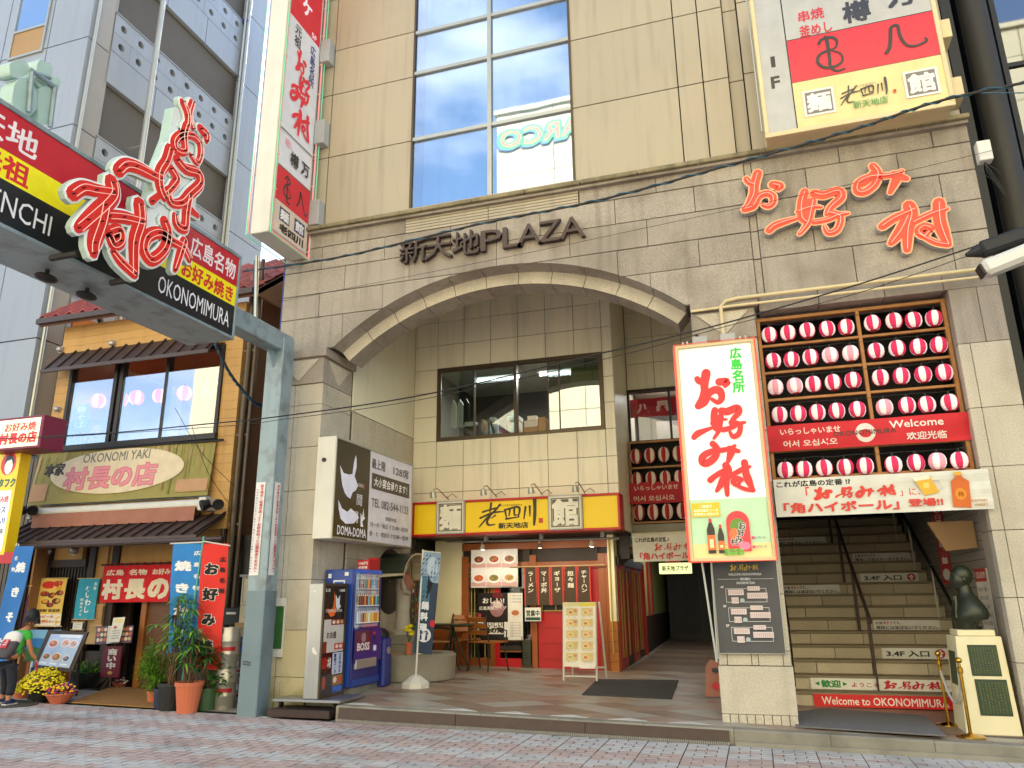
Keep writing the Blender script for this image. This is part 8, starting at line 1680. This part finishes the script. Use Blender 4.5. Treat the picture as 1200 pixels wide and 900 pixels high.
# little landscape board behind
t = thing('sea_picture_board', 'small board with a photograph of a blue bay behind the child', 'picture board', W(45, 765, .3)); a, b = W(33, 738, .2), W(57, 775, .2); c = canvas_front(a.x, b.x + .15, a.z, b.z, .2, 100, 110, 'print'); c.rect(0, 0, 100, 110, '2c78b8'); c.rect(0, 0, 100, 30, '7ab0d8'); c.polyf([(0, 70), (30, 60), (60, 72), (100, 64), (100, 110), (0, 110)], '3c6a38'); c.rect(74, 6, 94, 30, 'e4dccc'); c.done('picture', t); mm = MB(); mm.box(a.x, b.x + .15, .205, .225, b.z, a.z, 'dark_wood'); mm.build('board', t); mm = MB(); mm.box(a.x + .05, b.x + .1, .22, .5, .2, b.z, 'door_wood'); mm.build('cabinet', t)
c = canvas_front(W(34, 785, .2).x, W(44, 785, .2).x, W(34, 762, .2).z, W(34, 795, .2).z, .21, 40, 80); c.rect(0, 0, 40, 80, 'c8d8e8'); c.rect(10, 10, 30, 60, '2c78c0'); tag(c.done('blue_leaflet'), 'white and blue leaflet on the cabinet beside the child', 'leaflet')
# maroon menu stand with open menus
p = g_(128, 808); t = thing('maroon_menu_stand', 'menu stand with open photo menus over a maroon sign board', 'menu stand', p); Ym = p.y
mm = MB(); mm.tube([p + V3((0, 0, .0)), V3((p.x, Ym, 1.0))], .012, 'bronze_frame', 6)
for an in (.5, 2.6, 4.7): mm.tube([p + V3((0, 0, .2)), p + V3((.16 * math.cos(an), .16 * math.sin(an), .01))], .008, 'bronze_frame', 5)
mm.build('frame', t); a, b = W(122, 757, Ym - .02), W(139, 794, Ym - .02); c = canvas_front(a.x, b.x, a.z, b.z, Ym - .03, 60, 150); c.rect(0, 0, 60, 150, '6e1428'); c.vtext('商い中', 32, 12, 110, 32, 'e4dcd4', .04); c.disc(32, 128, 8, 8, 'c8a040', 12); c.done('sign_print', t); mm = MB(); mm.box(a.x, b.x, Ym - .025, Ym - .005, b.z, a.z, 'maroon'); mm.build('sign_board', t)
q_ = [W(x, y, Ym - .05 + dy) for x, y, dy in ((113, 734, 0), (157, 733, .1), (154, 753, 0), (111, 755, -.08))]; c = quad_canvas(*q_, 180, 90, 'print_gloss'); c.rect(0, 0, 180, 90, '6a5060')
for i in range(3):
    for j in range(3): c.disc(14 + 17 * i, 18 + 26 * j, 8, 10, ['d8b890', 'c87050', 'dcd0c0'][(i + j) % 3], 10); c.disc(134 + 17 * i, 18 + 26 * j, 8, 10, ['d8b890', 'c87050', 'dcd0c0'][(i + 2 * j) % 3], 10)
c.rect(58, 0, 120, 90, 'dcd8d0'); c.done('open_menu', t); q_ = [W(x, y, Ym - .07 + dy) for x, y, dy in ((133, 724, .05), (147, 723, .05), (140, 752, -.06), (127, 753, -.06))]; c = quad_canvas(*q_, 60, 110, 'print'); c.rect(0, 0, 60, 110, 'e4e0d4'); c.rect(10, 8, 54, 24, 'e8d488'); c.disc(20, 44, 9, 7, 'c8503c', 10)
for k in range(4): c.text('お品書き定食', 30, 60 + 11 * k, 44, 6, '4a4440')
c.done('menu_card', t)
# kegs, crates, gas / meter boxes
def keg(lab, c0, h=.46, r=.135):
    t = thing('beer_keg', lab, 'keg', c0, 'steel beer kegs'); mm = MB(); mm.lathe(c0, [(0, .01), (r * .86, 0), (r * .9, .04), (r * .9, .06), (r, .08), (r, h * .3), (r * 1.04, h * .32), (r * 1.04, h * .36), (r, h * .38), (r, h * .62), (r * 1.04, h * .64), (r * 1.04, h * .68), (r, h * .7), (r, h - .09), (r * .92, h - .06), (r * .92, h), (r * .86, h), (r * .84, h - .07), (0, h - .05)], 'steel', 28); mm.build('barrel', t, smooth=True); mm = MB(); mm.lathe(c0, [(r * 1.005, h * .42), (r * 1.005, h * .52)], 'red_frame', 28, ang=(3.4, 6.0)); mm.build('label_band', t); return t
k0 = g_(262, 831); keg('lower steel beer keg of the stack beside the red banner', k0, .5); keg('upper steel beer keg of the stack beside the red banner', k0 + V3((0, 0, .505)), .5); k1 = g_(284, 827); keg('lower steel keg next to the gate post', k1, .3, .13); keg('upper steel keg next to the gate post', k1 + V3((0, 0, .303)), .3, .13)
t = thing('blue_crate', 'blue plastic bottle crate behind the kegs', 'crate', (-7.0, .6, .6)); a = W(270, 790, .55)
def crate(t, x0, x1, y0, y1, z0, z1, m_):
    mm = MB(); th = .015; mm.box(x0, x1, y0, y1, z0, z0 + th, m_)
    for z in (z0 + .1, z1 - .07): mm.box(x0, x1, y0, y0 + th, z, z + .06, m_); mm.box(x0, x1, y1 - th, y1, z, z + .06, m_); mm.box(x0, x0 + th, y0 + th, y1 - th, z, z + .06, m_); mm.box(x1 - th, x1, y0 + th, y1 - th, z, z + .06, m_)
    for k in range(5): x = x0 + (x1 - x0 - th) * k / 4; mm.box(x, x + th, y0 + .001, y0 + th, z0 + th, z1, m_)
    mm.build('crate_body', t)
crate(t, -7.0, -6.75, .5, .85, .72, 1.02, 'crate_blue'); t = thing('red_crate', 'red plastic bottle crate behind the kegs under a plywood sheet', 'crate', (-6.8, .6, .6)); crate(t, -6.74, -6.42, .5, .85, .82, 1.12, 'crate_red')
t = thing('crate_stack', 'dark crates stacked behind the kegs beside the gate post', 'crate', (-6.7, .7, .14)); mm = MB(); mm.box(-7.02, -6.42, .48, .9, .13, .71, 'dark_metal'); mm.build('crate_body', t); mm = MB(); mm.box(-6.74, -6.42, .5, .86, .715, .815, 'dark_metal'); mm.build('crate_lid', t)
t = thing('plywood_sheet', 'pale plywood sheet lying on the crates beside the gate post', 'board', (-6.7, .6, 1.14)); mm = MB(); mm.box(-6.95, -6.4, .4, .9, 1.13, 1.2, 'pale_wood'); mm.build('sheet', t)
t = thing('meter_cabinet', 'cream meter cabinet with black scribbles on the side wall behind the gate post', 'cabinet', W(285, 740, .6)); a, b = W(284, 676, .5), W(302, 748, .5); mm = MB(); mm.box(a.x, b.x, .5, .75, b.z, a.z, 'cream'); mm.build('cabinet', t, bev=.006); mm = MB(); mm.box(a.x - .03, b.x, .48, .75, a.z, a.z + .03, 'grey_box'); mm.build('top', t); c = canvas_front(a.x, b.x, a.z, b.z, .499, 60, 240); c.rect(3, 110, 57, 113, '8a8474'); c.frame(6, 6, 54, 100, 2, '9a9484'); c.strokes([([(30, 60), (45, 75), (35, 100), (25, 90)], 3), ([(20, 140), (30, 180), (22, 210)], 3), ([(38, 130), (48, 160), (36, 200)], 3)], '4a3a34'); c.disc(20, 160, 5, 5, '8a2a24', 8); c.done('print', t)
t = thing('mail_box', 'dark metal mail box on the dark wall beside the red banner', 'mail box', W(270, 720, .7)); a, b = W(262, 712, .62), W(279, 733, .62); mm = MB(); mm.box(a.x, b.x, .62, .9, b.z, a.z, 'dark_metal'); mm.build('box', t, bev=.01); mm = MB(); mm.box(a.x + .06, b.x - .05, .612, .62, (a.z + b.z) / 2 + .03, (a.z + b.z) / 2 + .06, 'steel'); mm.build('slot', t)
# dark partition and pipes between the wooden shop and main building
mm = MB(); mm.box(-7.55, -6.32, 1.0, 1.08, .1, 2.45, 'dark_metal'); mm.build('partition_wall', label='dark sheet wall closing the gap beside the stone building', cat='wall')
mm = MB(); mm.box(-7.6, -6.32, 4.0, 4.1, .1, 9.0, 'brown_panel'); mm.build('alley_wall', label='brown panelled wall at the end of the alley gap', cat='wall')  # mostly hidden upper part added to block the sun on the gate cable
t = thing('drain_pipes', 'dark vertical drain pipes on the side of the wooden shop', 'pipe', (-7.5, 1, 2)); 
for px, r in ((272, .03), (283, .05), (291, .035)): x = W(px, 520, .95).x; mm = MB(); mm.tube([(x, .93, .9), (x, .93, 7.0 if px > 280 else 5.6)], r, 'bronze_frame', 10); mm.build('pipe', t)
for z in (2.6, 4.0, 5.4): mm = MB(); mm.box(W(272, 520, .95).x, W(291, 520, .95).x, .95, .98, z, z + .03, 'steel'); mm.build('clip', t)
mm = MB(); mm.box(-6.46, -6.33, .2, 3.0, 2.0, 7.5, 'book_blue'); mm.build('blue_side_panel', label='narrow strip of blue wall in the gap left of the stone building', cat='wall')
mm = MB(); mm.tube([W(301, 300, .1), W(299, 400, .1)], .03, 'alu', 8); mm.build('alley_pipe', label='short pale pipe in the gap under the blade sign', cat='pipe')
# ---------------------------------------------------------------- CHILD
def skin(name, joints, edges, m_, parent, lv=2):
    vs = [j[0] for j in joints]; me = bpy.data.meshes.new(name); org = WO[parent.name]; me.from_pydata([tuple(V3(v) - org) for v in vs], edges, []); o = bpy.data.objects.new(name, me); COL.objects.link(o); o.parent = parent; WO[o.name] = org; me.materials.append(MATS[m_])
    md = o.modifiers.new('skin', 'SKIN'); me.skin_vertices[0].data[0].use_root = True
    for i, j in enumerate(joints): me.skin_vertices[0].data[i].radius = j[1] if isinstance(j[1], tuple) else (j[1], j[1])
    sd_ = o.modifiers.new('sub', 'SUBSURF'); sd_.levels = lv; sd_.render_levels = lv; md.use_smooth_shade = True; return o
f0 = g_(3, 826); hx_ = f0.x; hy = f0.y; gz = f0.z
t = thing('person', 'child seen from behind in green shirt and dark trousers bending forward', 'person', (hx_, hy, gz)); t['label'] = 'child in green shirt and dark trousers with grey backpack, seen from behind'
B = lambda dx, dy, dz: V3((hx_ + dx, hy + dy, gz + dz))
# pelvis .52, hips, knees, ankles ; leaning forward (+Y) and to the left
J = [(B(-.02, .02, .56), (.105, .085)), (B(-.03, .08, .72), (.1, .08)), (B(-.04, .16, .86), (.115, .08)), (B(-.04, .19, .93), (.06, .05)), (B(-.01, .22, .98), .036), (B(.0, .24, 1.03), .036)]
body = skin('body', [(B(-.02, .02, .56), (.1, .08)), (B(-.035, .09, .72), (.095, .075)), (B(-.04, .16, .86), (.1, .07)), (B(-.03, .21, .95), (.04, .04)), (B(-.01, .235, 1.0), .035),
  (B(.07, .16, .88), .045), (B(.13, .14, .76), .034), (B(.15, .2, .62), .027), (B(.17, .26, .55), .022), (B(-.15, .16, .88), .045), (B(-.2, .18, .76), .034), (B(-.19, .28, .66), .027), (B(-.17, .34, .62), .022)],
  [(0, 1), (1, 2), (2, 3), (3, 4), (2, 5), (5, 6), (6, 7), (7, 8), (2, 9), (9, 10), (10, 11), (11, 12)], 'skin', t)
skin('shirt', [(B(-.02, .03, .58), (.115, .092)), (B(-.035, .09, .72), (.108, .088)), (B(-.04, .155, .85), (.112, .083)), (B(-.035, .19, .92), (.055, .05)), (B(.08, .155, .88), .058), (B(.125, .145, .79), .052), (B(-.16, .16, .88), .058), (B(-.195, .175, .79), .052)], [(0, 1), (1, 2), (2, 3), (2, 4), (4, 5), (2, 6), (6, 7)], 'shirt_green', t)
skin('trousers', [(B(-.02, .02, .56), (.115, .09)), (B(.045, .0, .48), .075), (B(.075, .03, .28), .06), (B(.09, -.0, .1), .052), (B(-.09, .02, .48), .075), (B(-.12, .1, .28), .06), (B(-.15, .12, .1), .052)], [(0, 1), (1, 2), (2, 3), (0, 4), (4, 5), (5, 6)], 'trousers', t)
mm = MB(); hc = B(.0, .26, 1.1); mm.ball(hc, .088, 'skin', 20, (.86, 1.0, 1.12)); mm.ball(hc + V3((.077, .0, -.01)), .02, 'skin', 8, (.5, .9, 1.2)); mm.ball(hc + V3((-.077, .0, -.01)), .02, 'skin', 8, (.5, .9, 1.2)); mm.ball(hc + V3((0, .09, -.01)), .014, 'skin', 8, (1, 1.2, 1.2)); mm.ball(hc + V3((0, .075, -.05)), .02, 'skin', 8, (1.4, .6, .4))
for s_ in (-1, 1): mm.ball(hc + V3((.03 * s_, .08, .01)), .009, 'black', 8)
mm.build('head', t, smooth=True)
rnd = random.Random(5); mm = MB(); mm.ball(hc + V3((0, -.018, .024)), .096, 'hair', 20, (.92, .96, 1.05))
for k in range(420):
    u = rnd.uniform(0, 6.28); v = rnd.uniform(.05, 1); s_ = math.sqrt(1 - v * v); p = hc + V3((.088 * s_ * math.cos(u), -.014 + .095 * s_ * math.sin(u), .03 + .098 * (v * 2 - 1) * .98))
    leaf_blade(mm, p, V3((math.cos(u) * .5, math.sin(u) * .5 - .2, -1)), .045, .012, 'hair', .1)
mm.build('hair', t, smooth=True)
for x, y, nm in ((.1, -.02, 1), (-.155, .11, -1)): mm = MB(); mm.ball(B(x, y + .03, .04), .05, 'shoe', 12, (.8, 1.7, .75)); mm.box(hx_ + x - .042, hx_ + x + .042, hy + y - .05, hy + y + .12, gz + .001, gz + .018, 'white_paint'); mm.build('shoe', t, smooth=True); mm = MB(); mm.cyl(B(x, y, .06), .028, .06, 'skin', 10); mm.build('ankle', t)
# hand with five fingers holding a red stick
def hand(hp, dr, name='hand'):
    j = [(hp, .016), (hp + dr * .03, (.02, .012)), (hp + dr * .055, (.02, .011))]; e = [(0, 1), (1, 2)]; sx = V3((1, 0, 0))
    for k in range(4):
        b = len(j); off = sx * (-.015 + .01 * k); L_ = [.022, .027, .025, .018][k]; j += [(hp + dr * .06 + off, .0052), (hp + dr * (.06 + L_) + off + V3((0, -.006, 0)), .005), (hp + dr * (.06 + L_ * 1.2) + off + V3((0, -.02, -.0)), .0045)]; e += [(2, b), (b, b + 1), (b + 1, b + 2)]
    b = len(j); j += [(hp + dr * .025 - sx * .02, .0065), (hp + dr * .045 - sx * .03, .006)]; e += [(1, b), (b, b + 1)]
    return skin(name, j, e, 'skin', t, 1)
hand(B(.17, .26, .55), V3((.1, .3, -.9)).normalized()); hand(B(-.17, .34, .62), V3((.0, .5, -.8)).normalized())
mm = MB(); mm.tube([B(.16, .26, .52), B(.235, .24, .4)], .011, 'red_paint', 8); mm.build('red_stick', label='short red stick held in the right hand of the child', cat='stick')
bp = thing('backpack', 'grey and white backpack with a red patch on the back of the child', 'backpack', B(-.04, -.02, .62)); mm = MB(); bc = B(-.05, .0, .74); ax = V3((0, .45, 1)).normalized(); sx = V3((1, 0, 0)); nn = sx.cross(ax) 
def sb(mm, c_, w, h, d, m_, k=.7): 
    vs = []; R__ = 10
    for i in range(7):
        v = -1 + 2 * i / 6; sc_ = (1 - abs(v) ** 4) ** .5 if abs(v) < 1 else .35; sc_ = max(sc_, .55)
        for q in range(16):
            an = 2 * math.pi * q / 16; cx_ = math.copysign(abs(math.cos(an)) ** k, math.cos(an)); cy_ = math.copysign(abs(math.sin(an)) ** k, math.sin(an)); vs.append(c_ + sx * (w / 2 * cx_ * sc_) + nn * (d / 2 * cy_ * sc_) + ax * (h / 2 * v))
    fs = [(i * 16 + q, i * 16 + (q + 1) % 16, (i + 1) * 16 + (q + 1) % 16, (i + 1) * 16 + q) for i in range(6) for q in range(16)] + [tuple(range(15, -1, -1)), tuple(96 + q for q in range(16))]; mm.mesh(vs, fs, m_)
sb(mm, bc, .25, .34, .13, 'pack_grey'); mm.build('pack_body', bp, smooth=True); mm = MB(); sb(mm, bc + ax * .1 + nn * -.0, .262, .18, .145, 'pack_white'); mm.build('pack_top', bp, smooth=True); mm = MB(); s_nn = nn if nn.y < 0 else -nn; mm.obox(bc + s_nn * .074 + ax * .0, sx, ax, s_nn, .11, .12, .01, 'red_paint'); mm.obox(bc + s_nn * .08 - ax * .015, sx, ax, s_nn, .06, .012, .004, 'pack_white'); mm.obox(bc + s_nn * .08 + ax * .012 + sx * .008, sx, ax, s_nn, .045, .012, .004, 'pack_white'); mm.obox(bc + s_nn * .08 + ax * .036 + sx * .016, sx, ax, s_nn, .028, .012, .004, 'pack_white'); mm.build('red_patch', bp)
mm = MB()
for s_ in (-1, 1): mm.tube([bc + ax * .16 + sx * .07 * s_, bc + ax * .17 + sx * .1 * s_ - s_nn * .08, bc + ax * .05 + sx * .115 * s_ - s_nn * .13, bc - ax * .1 + sx * .1 * s_ - s_nn * .04], .014, 'pack_grey', 6)
mm.tube([bc + ax * .17 - sx * .02, bc + ax * .2, bc + ax * .17 + sx * .02], .008, 'flower_red', 6); mm.build('strap', bp)
# ================================================================ CABLES, CONDUITS, LAMPS
def wire(lab, pts, r, m_='cable', twist=0, name='overhead_cable'):
    P_ = [W(x, y, Y) for x, y, Y in pts]; L = []
    n = len(P_)
    for i in range(n - 1):
        p0, p1, p2, p3 = P_[max(i - 1, 0)], P_[i], P_[i + 1], P_[min(i + 2, n - 1)]
        for k in range(8):
            s_ = k / 8; L.append(.5 * ((2 * p1) + (-p0 + p2) * s_ + (2 * p0 - 5 * p1 + 4 * p2 - p3) * s_ ** 2 + (-p0 + 3 * p1 - 3 * p2 + p3) * s_ ** 3))
    L.append(P_[-1]); t = thing(name, lab, 'cable', P_[0]); mm = MB(); mm.tube(L, r, m_, 6); mm.build('cable_core', t)
    if twist:
        mm = MB(); T_ = []
        for i in range(len(L) - 1):
            for k in range(3): s_ = k / 3; p = L[i].lerp(L[i + 1], s_); an = (i * 3 + k) * 1.1; T_.append(p + V3((0, math.cos(an), math.sin(an))) * r * 1.3)
        mm.tube(T_, r * .55, 'cable_blue', 5); mm.build('cable_strand', t)
    return t
wire('thick twisted black and blue cable sagging across the whole facade', [(285, 318, .3), (400, 301, -.4), (560, 263, -.7), (700, 235, -.9), (860, 192, -1.1), (1000, 152, -1.3), (1110, 116, -1.5), (1290, 80, -1.8)], .014, 'cable', 1)
wire('black cable crossing below the arch from the left edge to the right lamp', [(-40, 516, -1.0), (120, 508, -1.0), (240, 497, -1.0), (335, 487, -1.0), (500, 462, -1.0), (700, 415, -1.0), (830, 384, -1.0), (1000, 335, -1.0), (1145, 288, -1.0)], .008)
wire('thin black wire running just under the crossing cable', [(-40, 519, -1.0), (240, 501, -1.0), (335, 491, -1.0), (500, 467, -1.0), (720, 418, -1.0), (860, 380, -1.0), (1000, 345, -1.0), (1145, 296, -1.0)], .004)
wire('thin wire across the stone above the arch', [(330, 353, -.15), (600, 300, -.15), (780, 262, -.15), (1000, 215, -.15), (1180, 172, -.15)], .003)
wire('blue bunched cable looping from the gate sign to the alley', [(252, 402, -.5), (268, 435, -.2), (285, 458, .1), (298, 471, .3), (312, 478, .6)], .02, 'cable', 1)
wire('light blue wire at the upper right beside the lit building', [(1140, 108, -1.4), (1165, 109, -1.4), (1290, 108, -1.6)], .006, 'cable_blue')
for k, (a, b) in enumerate((((205, 478), (275, 570)), ((225, 500), (268, 590)))): wire(['thin wire hanging over the oval signboard on its left', 'thin wire hanging over the oval signboard on its right'][k], [(a[0], a[1], -.2), ((a[0] + b[0]) / 2 - 4, (a[1] + b[1]) / 2 + 6, -.1), (b[0], b[1], .6)], .004)
t = thing('facade_conduit', 'beige conduits running along the stone above the lantern rack', 'conduit', (.5, -.05, 4.8)); mm = MB(); z1_ = W(960, 342, -.08).z
mm.tube([(-.1, -.1, 4.3), (-.1, -.1, 4.82), (-.04, -.1, 4.88), (.1, -.1, 4.9), (1.4, -.1, 4.9), (2.8, -.1, 4.9)], .022, 'cream_frame', 8); mm.build('conduit', t); mm = MB(); mm.tube([(-.45, -.1, 4.8), (.0, -.1, 4.81), (2.7, -.1, 4.81)], .016, 'cream_frame', 8); mm.build('conduit', t); mm = MB(); mm.tube([(-.1, -.1, 4.05), (.05, -.1, 4.2), (.2, -.1, 4.4)], .014, 'dark_metal', 6); mm.build('brace', t); mm = MB(); mm.tube([(-.05, -.1, 4.05), (-.2, -.1, 4.3), (-.42, -.1, 4.5)], .014, 'dark_metal', 6); mm.build('brace', t)
t = thing('camera_lamp', 'long white street lamp head entering from the right edge', 'street lamp', W(1200, 300, -1.1)); a, b = W(1150, 318, -1.1), W(1290, 262, -1.1); d_ = (b - a).normalized(); mm = MB(); mm.obox((a + b) / 2, d_, V3((0, 1, 0)), d_.cross(V3((0, 1, 0))), (b - a).length, .2, .16, 'lamp_white'); mm.build('housing', t, bev=.04); mm = MB(); mm.obox(a - d_ * .005, d_, V3((0, 1, 0)), d_.cross(V3((0, 1, 0))), .02, .15, .11, 'dark_metal'); mm.build('lens', t); t['label'] = 'long white lamp housing entering from the right edge under the black box'
t = thing('cable_junction_box', 'long black cable junction box hanging at the right edge above the white lamp', 'junction box', W(1180, 280, -1.05)); a, b = W(1147, 294, -1.05), W(1290, 245, -1.05); d_ = (b - a).normalized(); mm = MB(); mm.obox((a + b) / 2, d_, V3((0, 1, 0)), d_.cross(V3((0, 1, 0))), (b - a).length, .16, .15, 'cable'); mm.build('box', t, bev=.03); mm = MB(); mm.lathe(a, [(.07, 0), (.02, -.12)], 'cable', 10, d_); mm.build('cone', t)
t = thing('junction_box', 'small pale electric box on the right edge of the stone building', 'junction box', (2.9, -.1, 6.3)); mm = MB(); mm.box(2.86, 3.0, -.12, .0, 6.2, 6.45, 'lamp_white'); mm.build('box', t, bev=.008); mm = MB()
rnd = random.Random(6)
for k in range(6): p = V3((2.92, -.06, 6.2)); mm.tube([p, p + V3((rnd.uniform(-.05, .15), 0, -.12)), p + V3((rnd.uniform(0, .2), .05, -.2 - .05 * k))], .004, 'cable', 4)
mm.build('loose_wire', t)
# ================================================================ RIGHT NEIGHBOUR, OPPOSITE BUILDING
rb = thing('glass_neighbour', 'dark glass building with a silver round column at the right edge', 'building', (5, .5, 0)); m = MB(); m.box(3.0, 3.12, .6, 10, -.1, 18, 'black'); m.build('side_wall', rb); m = MB(); m.cyl((3.36, .62, -.1), .16, 18, 'silver_column', 32); m.build('column', rb, smooth=True)
m = MB(); m.box(3.6, 16, 1.0, 10, -.1, 18, 'dark_room'); m.build('core', rb)
for i in range(4):
    for j in range(9):
        m = MB(); x0 = 3.6 + 1.1 * i; m.box(x0 + .03, x0 + 1.07, .72, .73, -.1 + 2.0 * j + .03, -.1 + 2.0 * j + 1.97, 'glass_dark'); m.build('pane', rb)
    m = MB(); m.box(x0 - .03, x0 + .03, .66, .8, -.1, 18, 'cable'); m.build('mullion', rb)
for j in range(10): m = MB(); m.box(3.58, 8.0, .69, .75, -.13 + 2.0 * j, -.07 + 2.0 * j, 'cable'); m.build('transom', rb)
ob = thing('opposite_building', 'pale yellow building across the street, seen only mirrored in the windows', 'building', (6, -24, 0)); OY = -23.0
def refl(px, py, Yp=.14):
    p = W(px, py, Yp); d = ray(px, py); d = V3((d.x, -d.y, d.z)); return p + d * ((OY - p.y) / d.y)
r0, r1, r2 = refl(582, 128), refl(669, 118), refl(582, 165); zt_ = (r0.z + r1.z) / 2
m = MB(); m.box(r0.x, 26, OY - 8, OY - .05, -.2, zt_, 'joint_dark'); m.build('core', ob); x = r0.x
pan = None
while x < 25:
    z = 0
    while z < zt_:
        z1 = min(z + 2.2, zt_); m = MB(); m.box(x + .02, x + 2.98, OY - .05, OY, z + .02, z1 - .02, 'opposite_wall'); m.build('facade_panel', ob); z = z1
    x += 3
m = MB(); m.box(r0.x - .1, 26, OY - .2, OY + .15, zt_ - .25, zt_, 'opposite_wall'); m.build('cornice', ob)
ra, rb_ = refl(583, 160), refl(672, 150); zc = (refl(620, 148).z + refl(620, 172).z) / 2; hh = refl(620, 146).z - refl(620, 172).z
c = Canvas((rb_.x + .6, OY + .1, zc + hh / 2), (-1, 0, 0), (0, 0, 1), rb_.x + .6 - ra.x, hh, 400, 100); 
for dx, dy, cc in ((6, 5, '2a4c8a'), (0, 0, '2fae5c')): c.text('ARCO', 200 + dx, 50 + dy, 380, 80, cc, .07)
c.text('ARCO', 200, 50, 370, 74, 'd85a40', 0); c.done('lettering', ob)
ob2 = thing('distant_office', 'second pale building across the street, seen only mirrored in the windows', 'building', (-16, -30, 0)); m = MB(); m.box(-32, r0.x - .6, -36, -26, -.2, zt_ * .72, 'opposite_wall'); m.build('wall', ob2)
# shorten labels over the limit
for o in COL.objects:
    if 'label' in o.keys():
        w = o['label'].split()
        if len(w) > 16: print('LONG', o.name, len(w), o['label'])
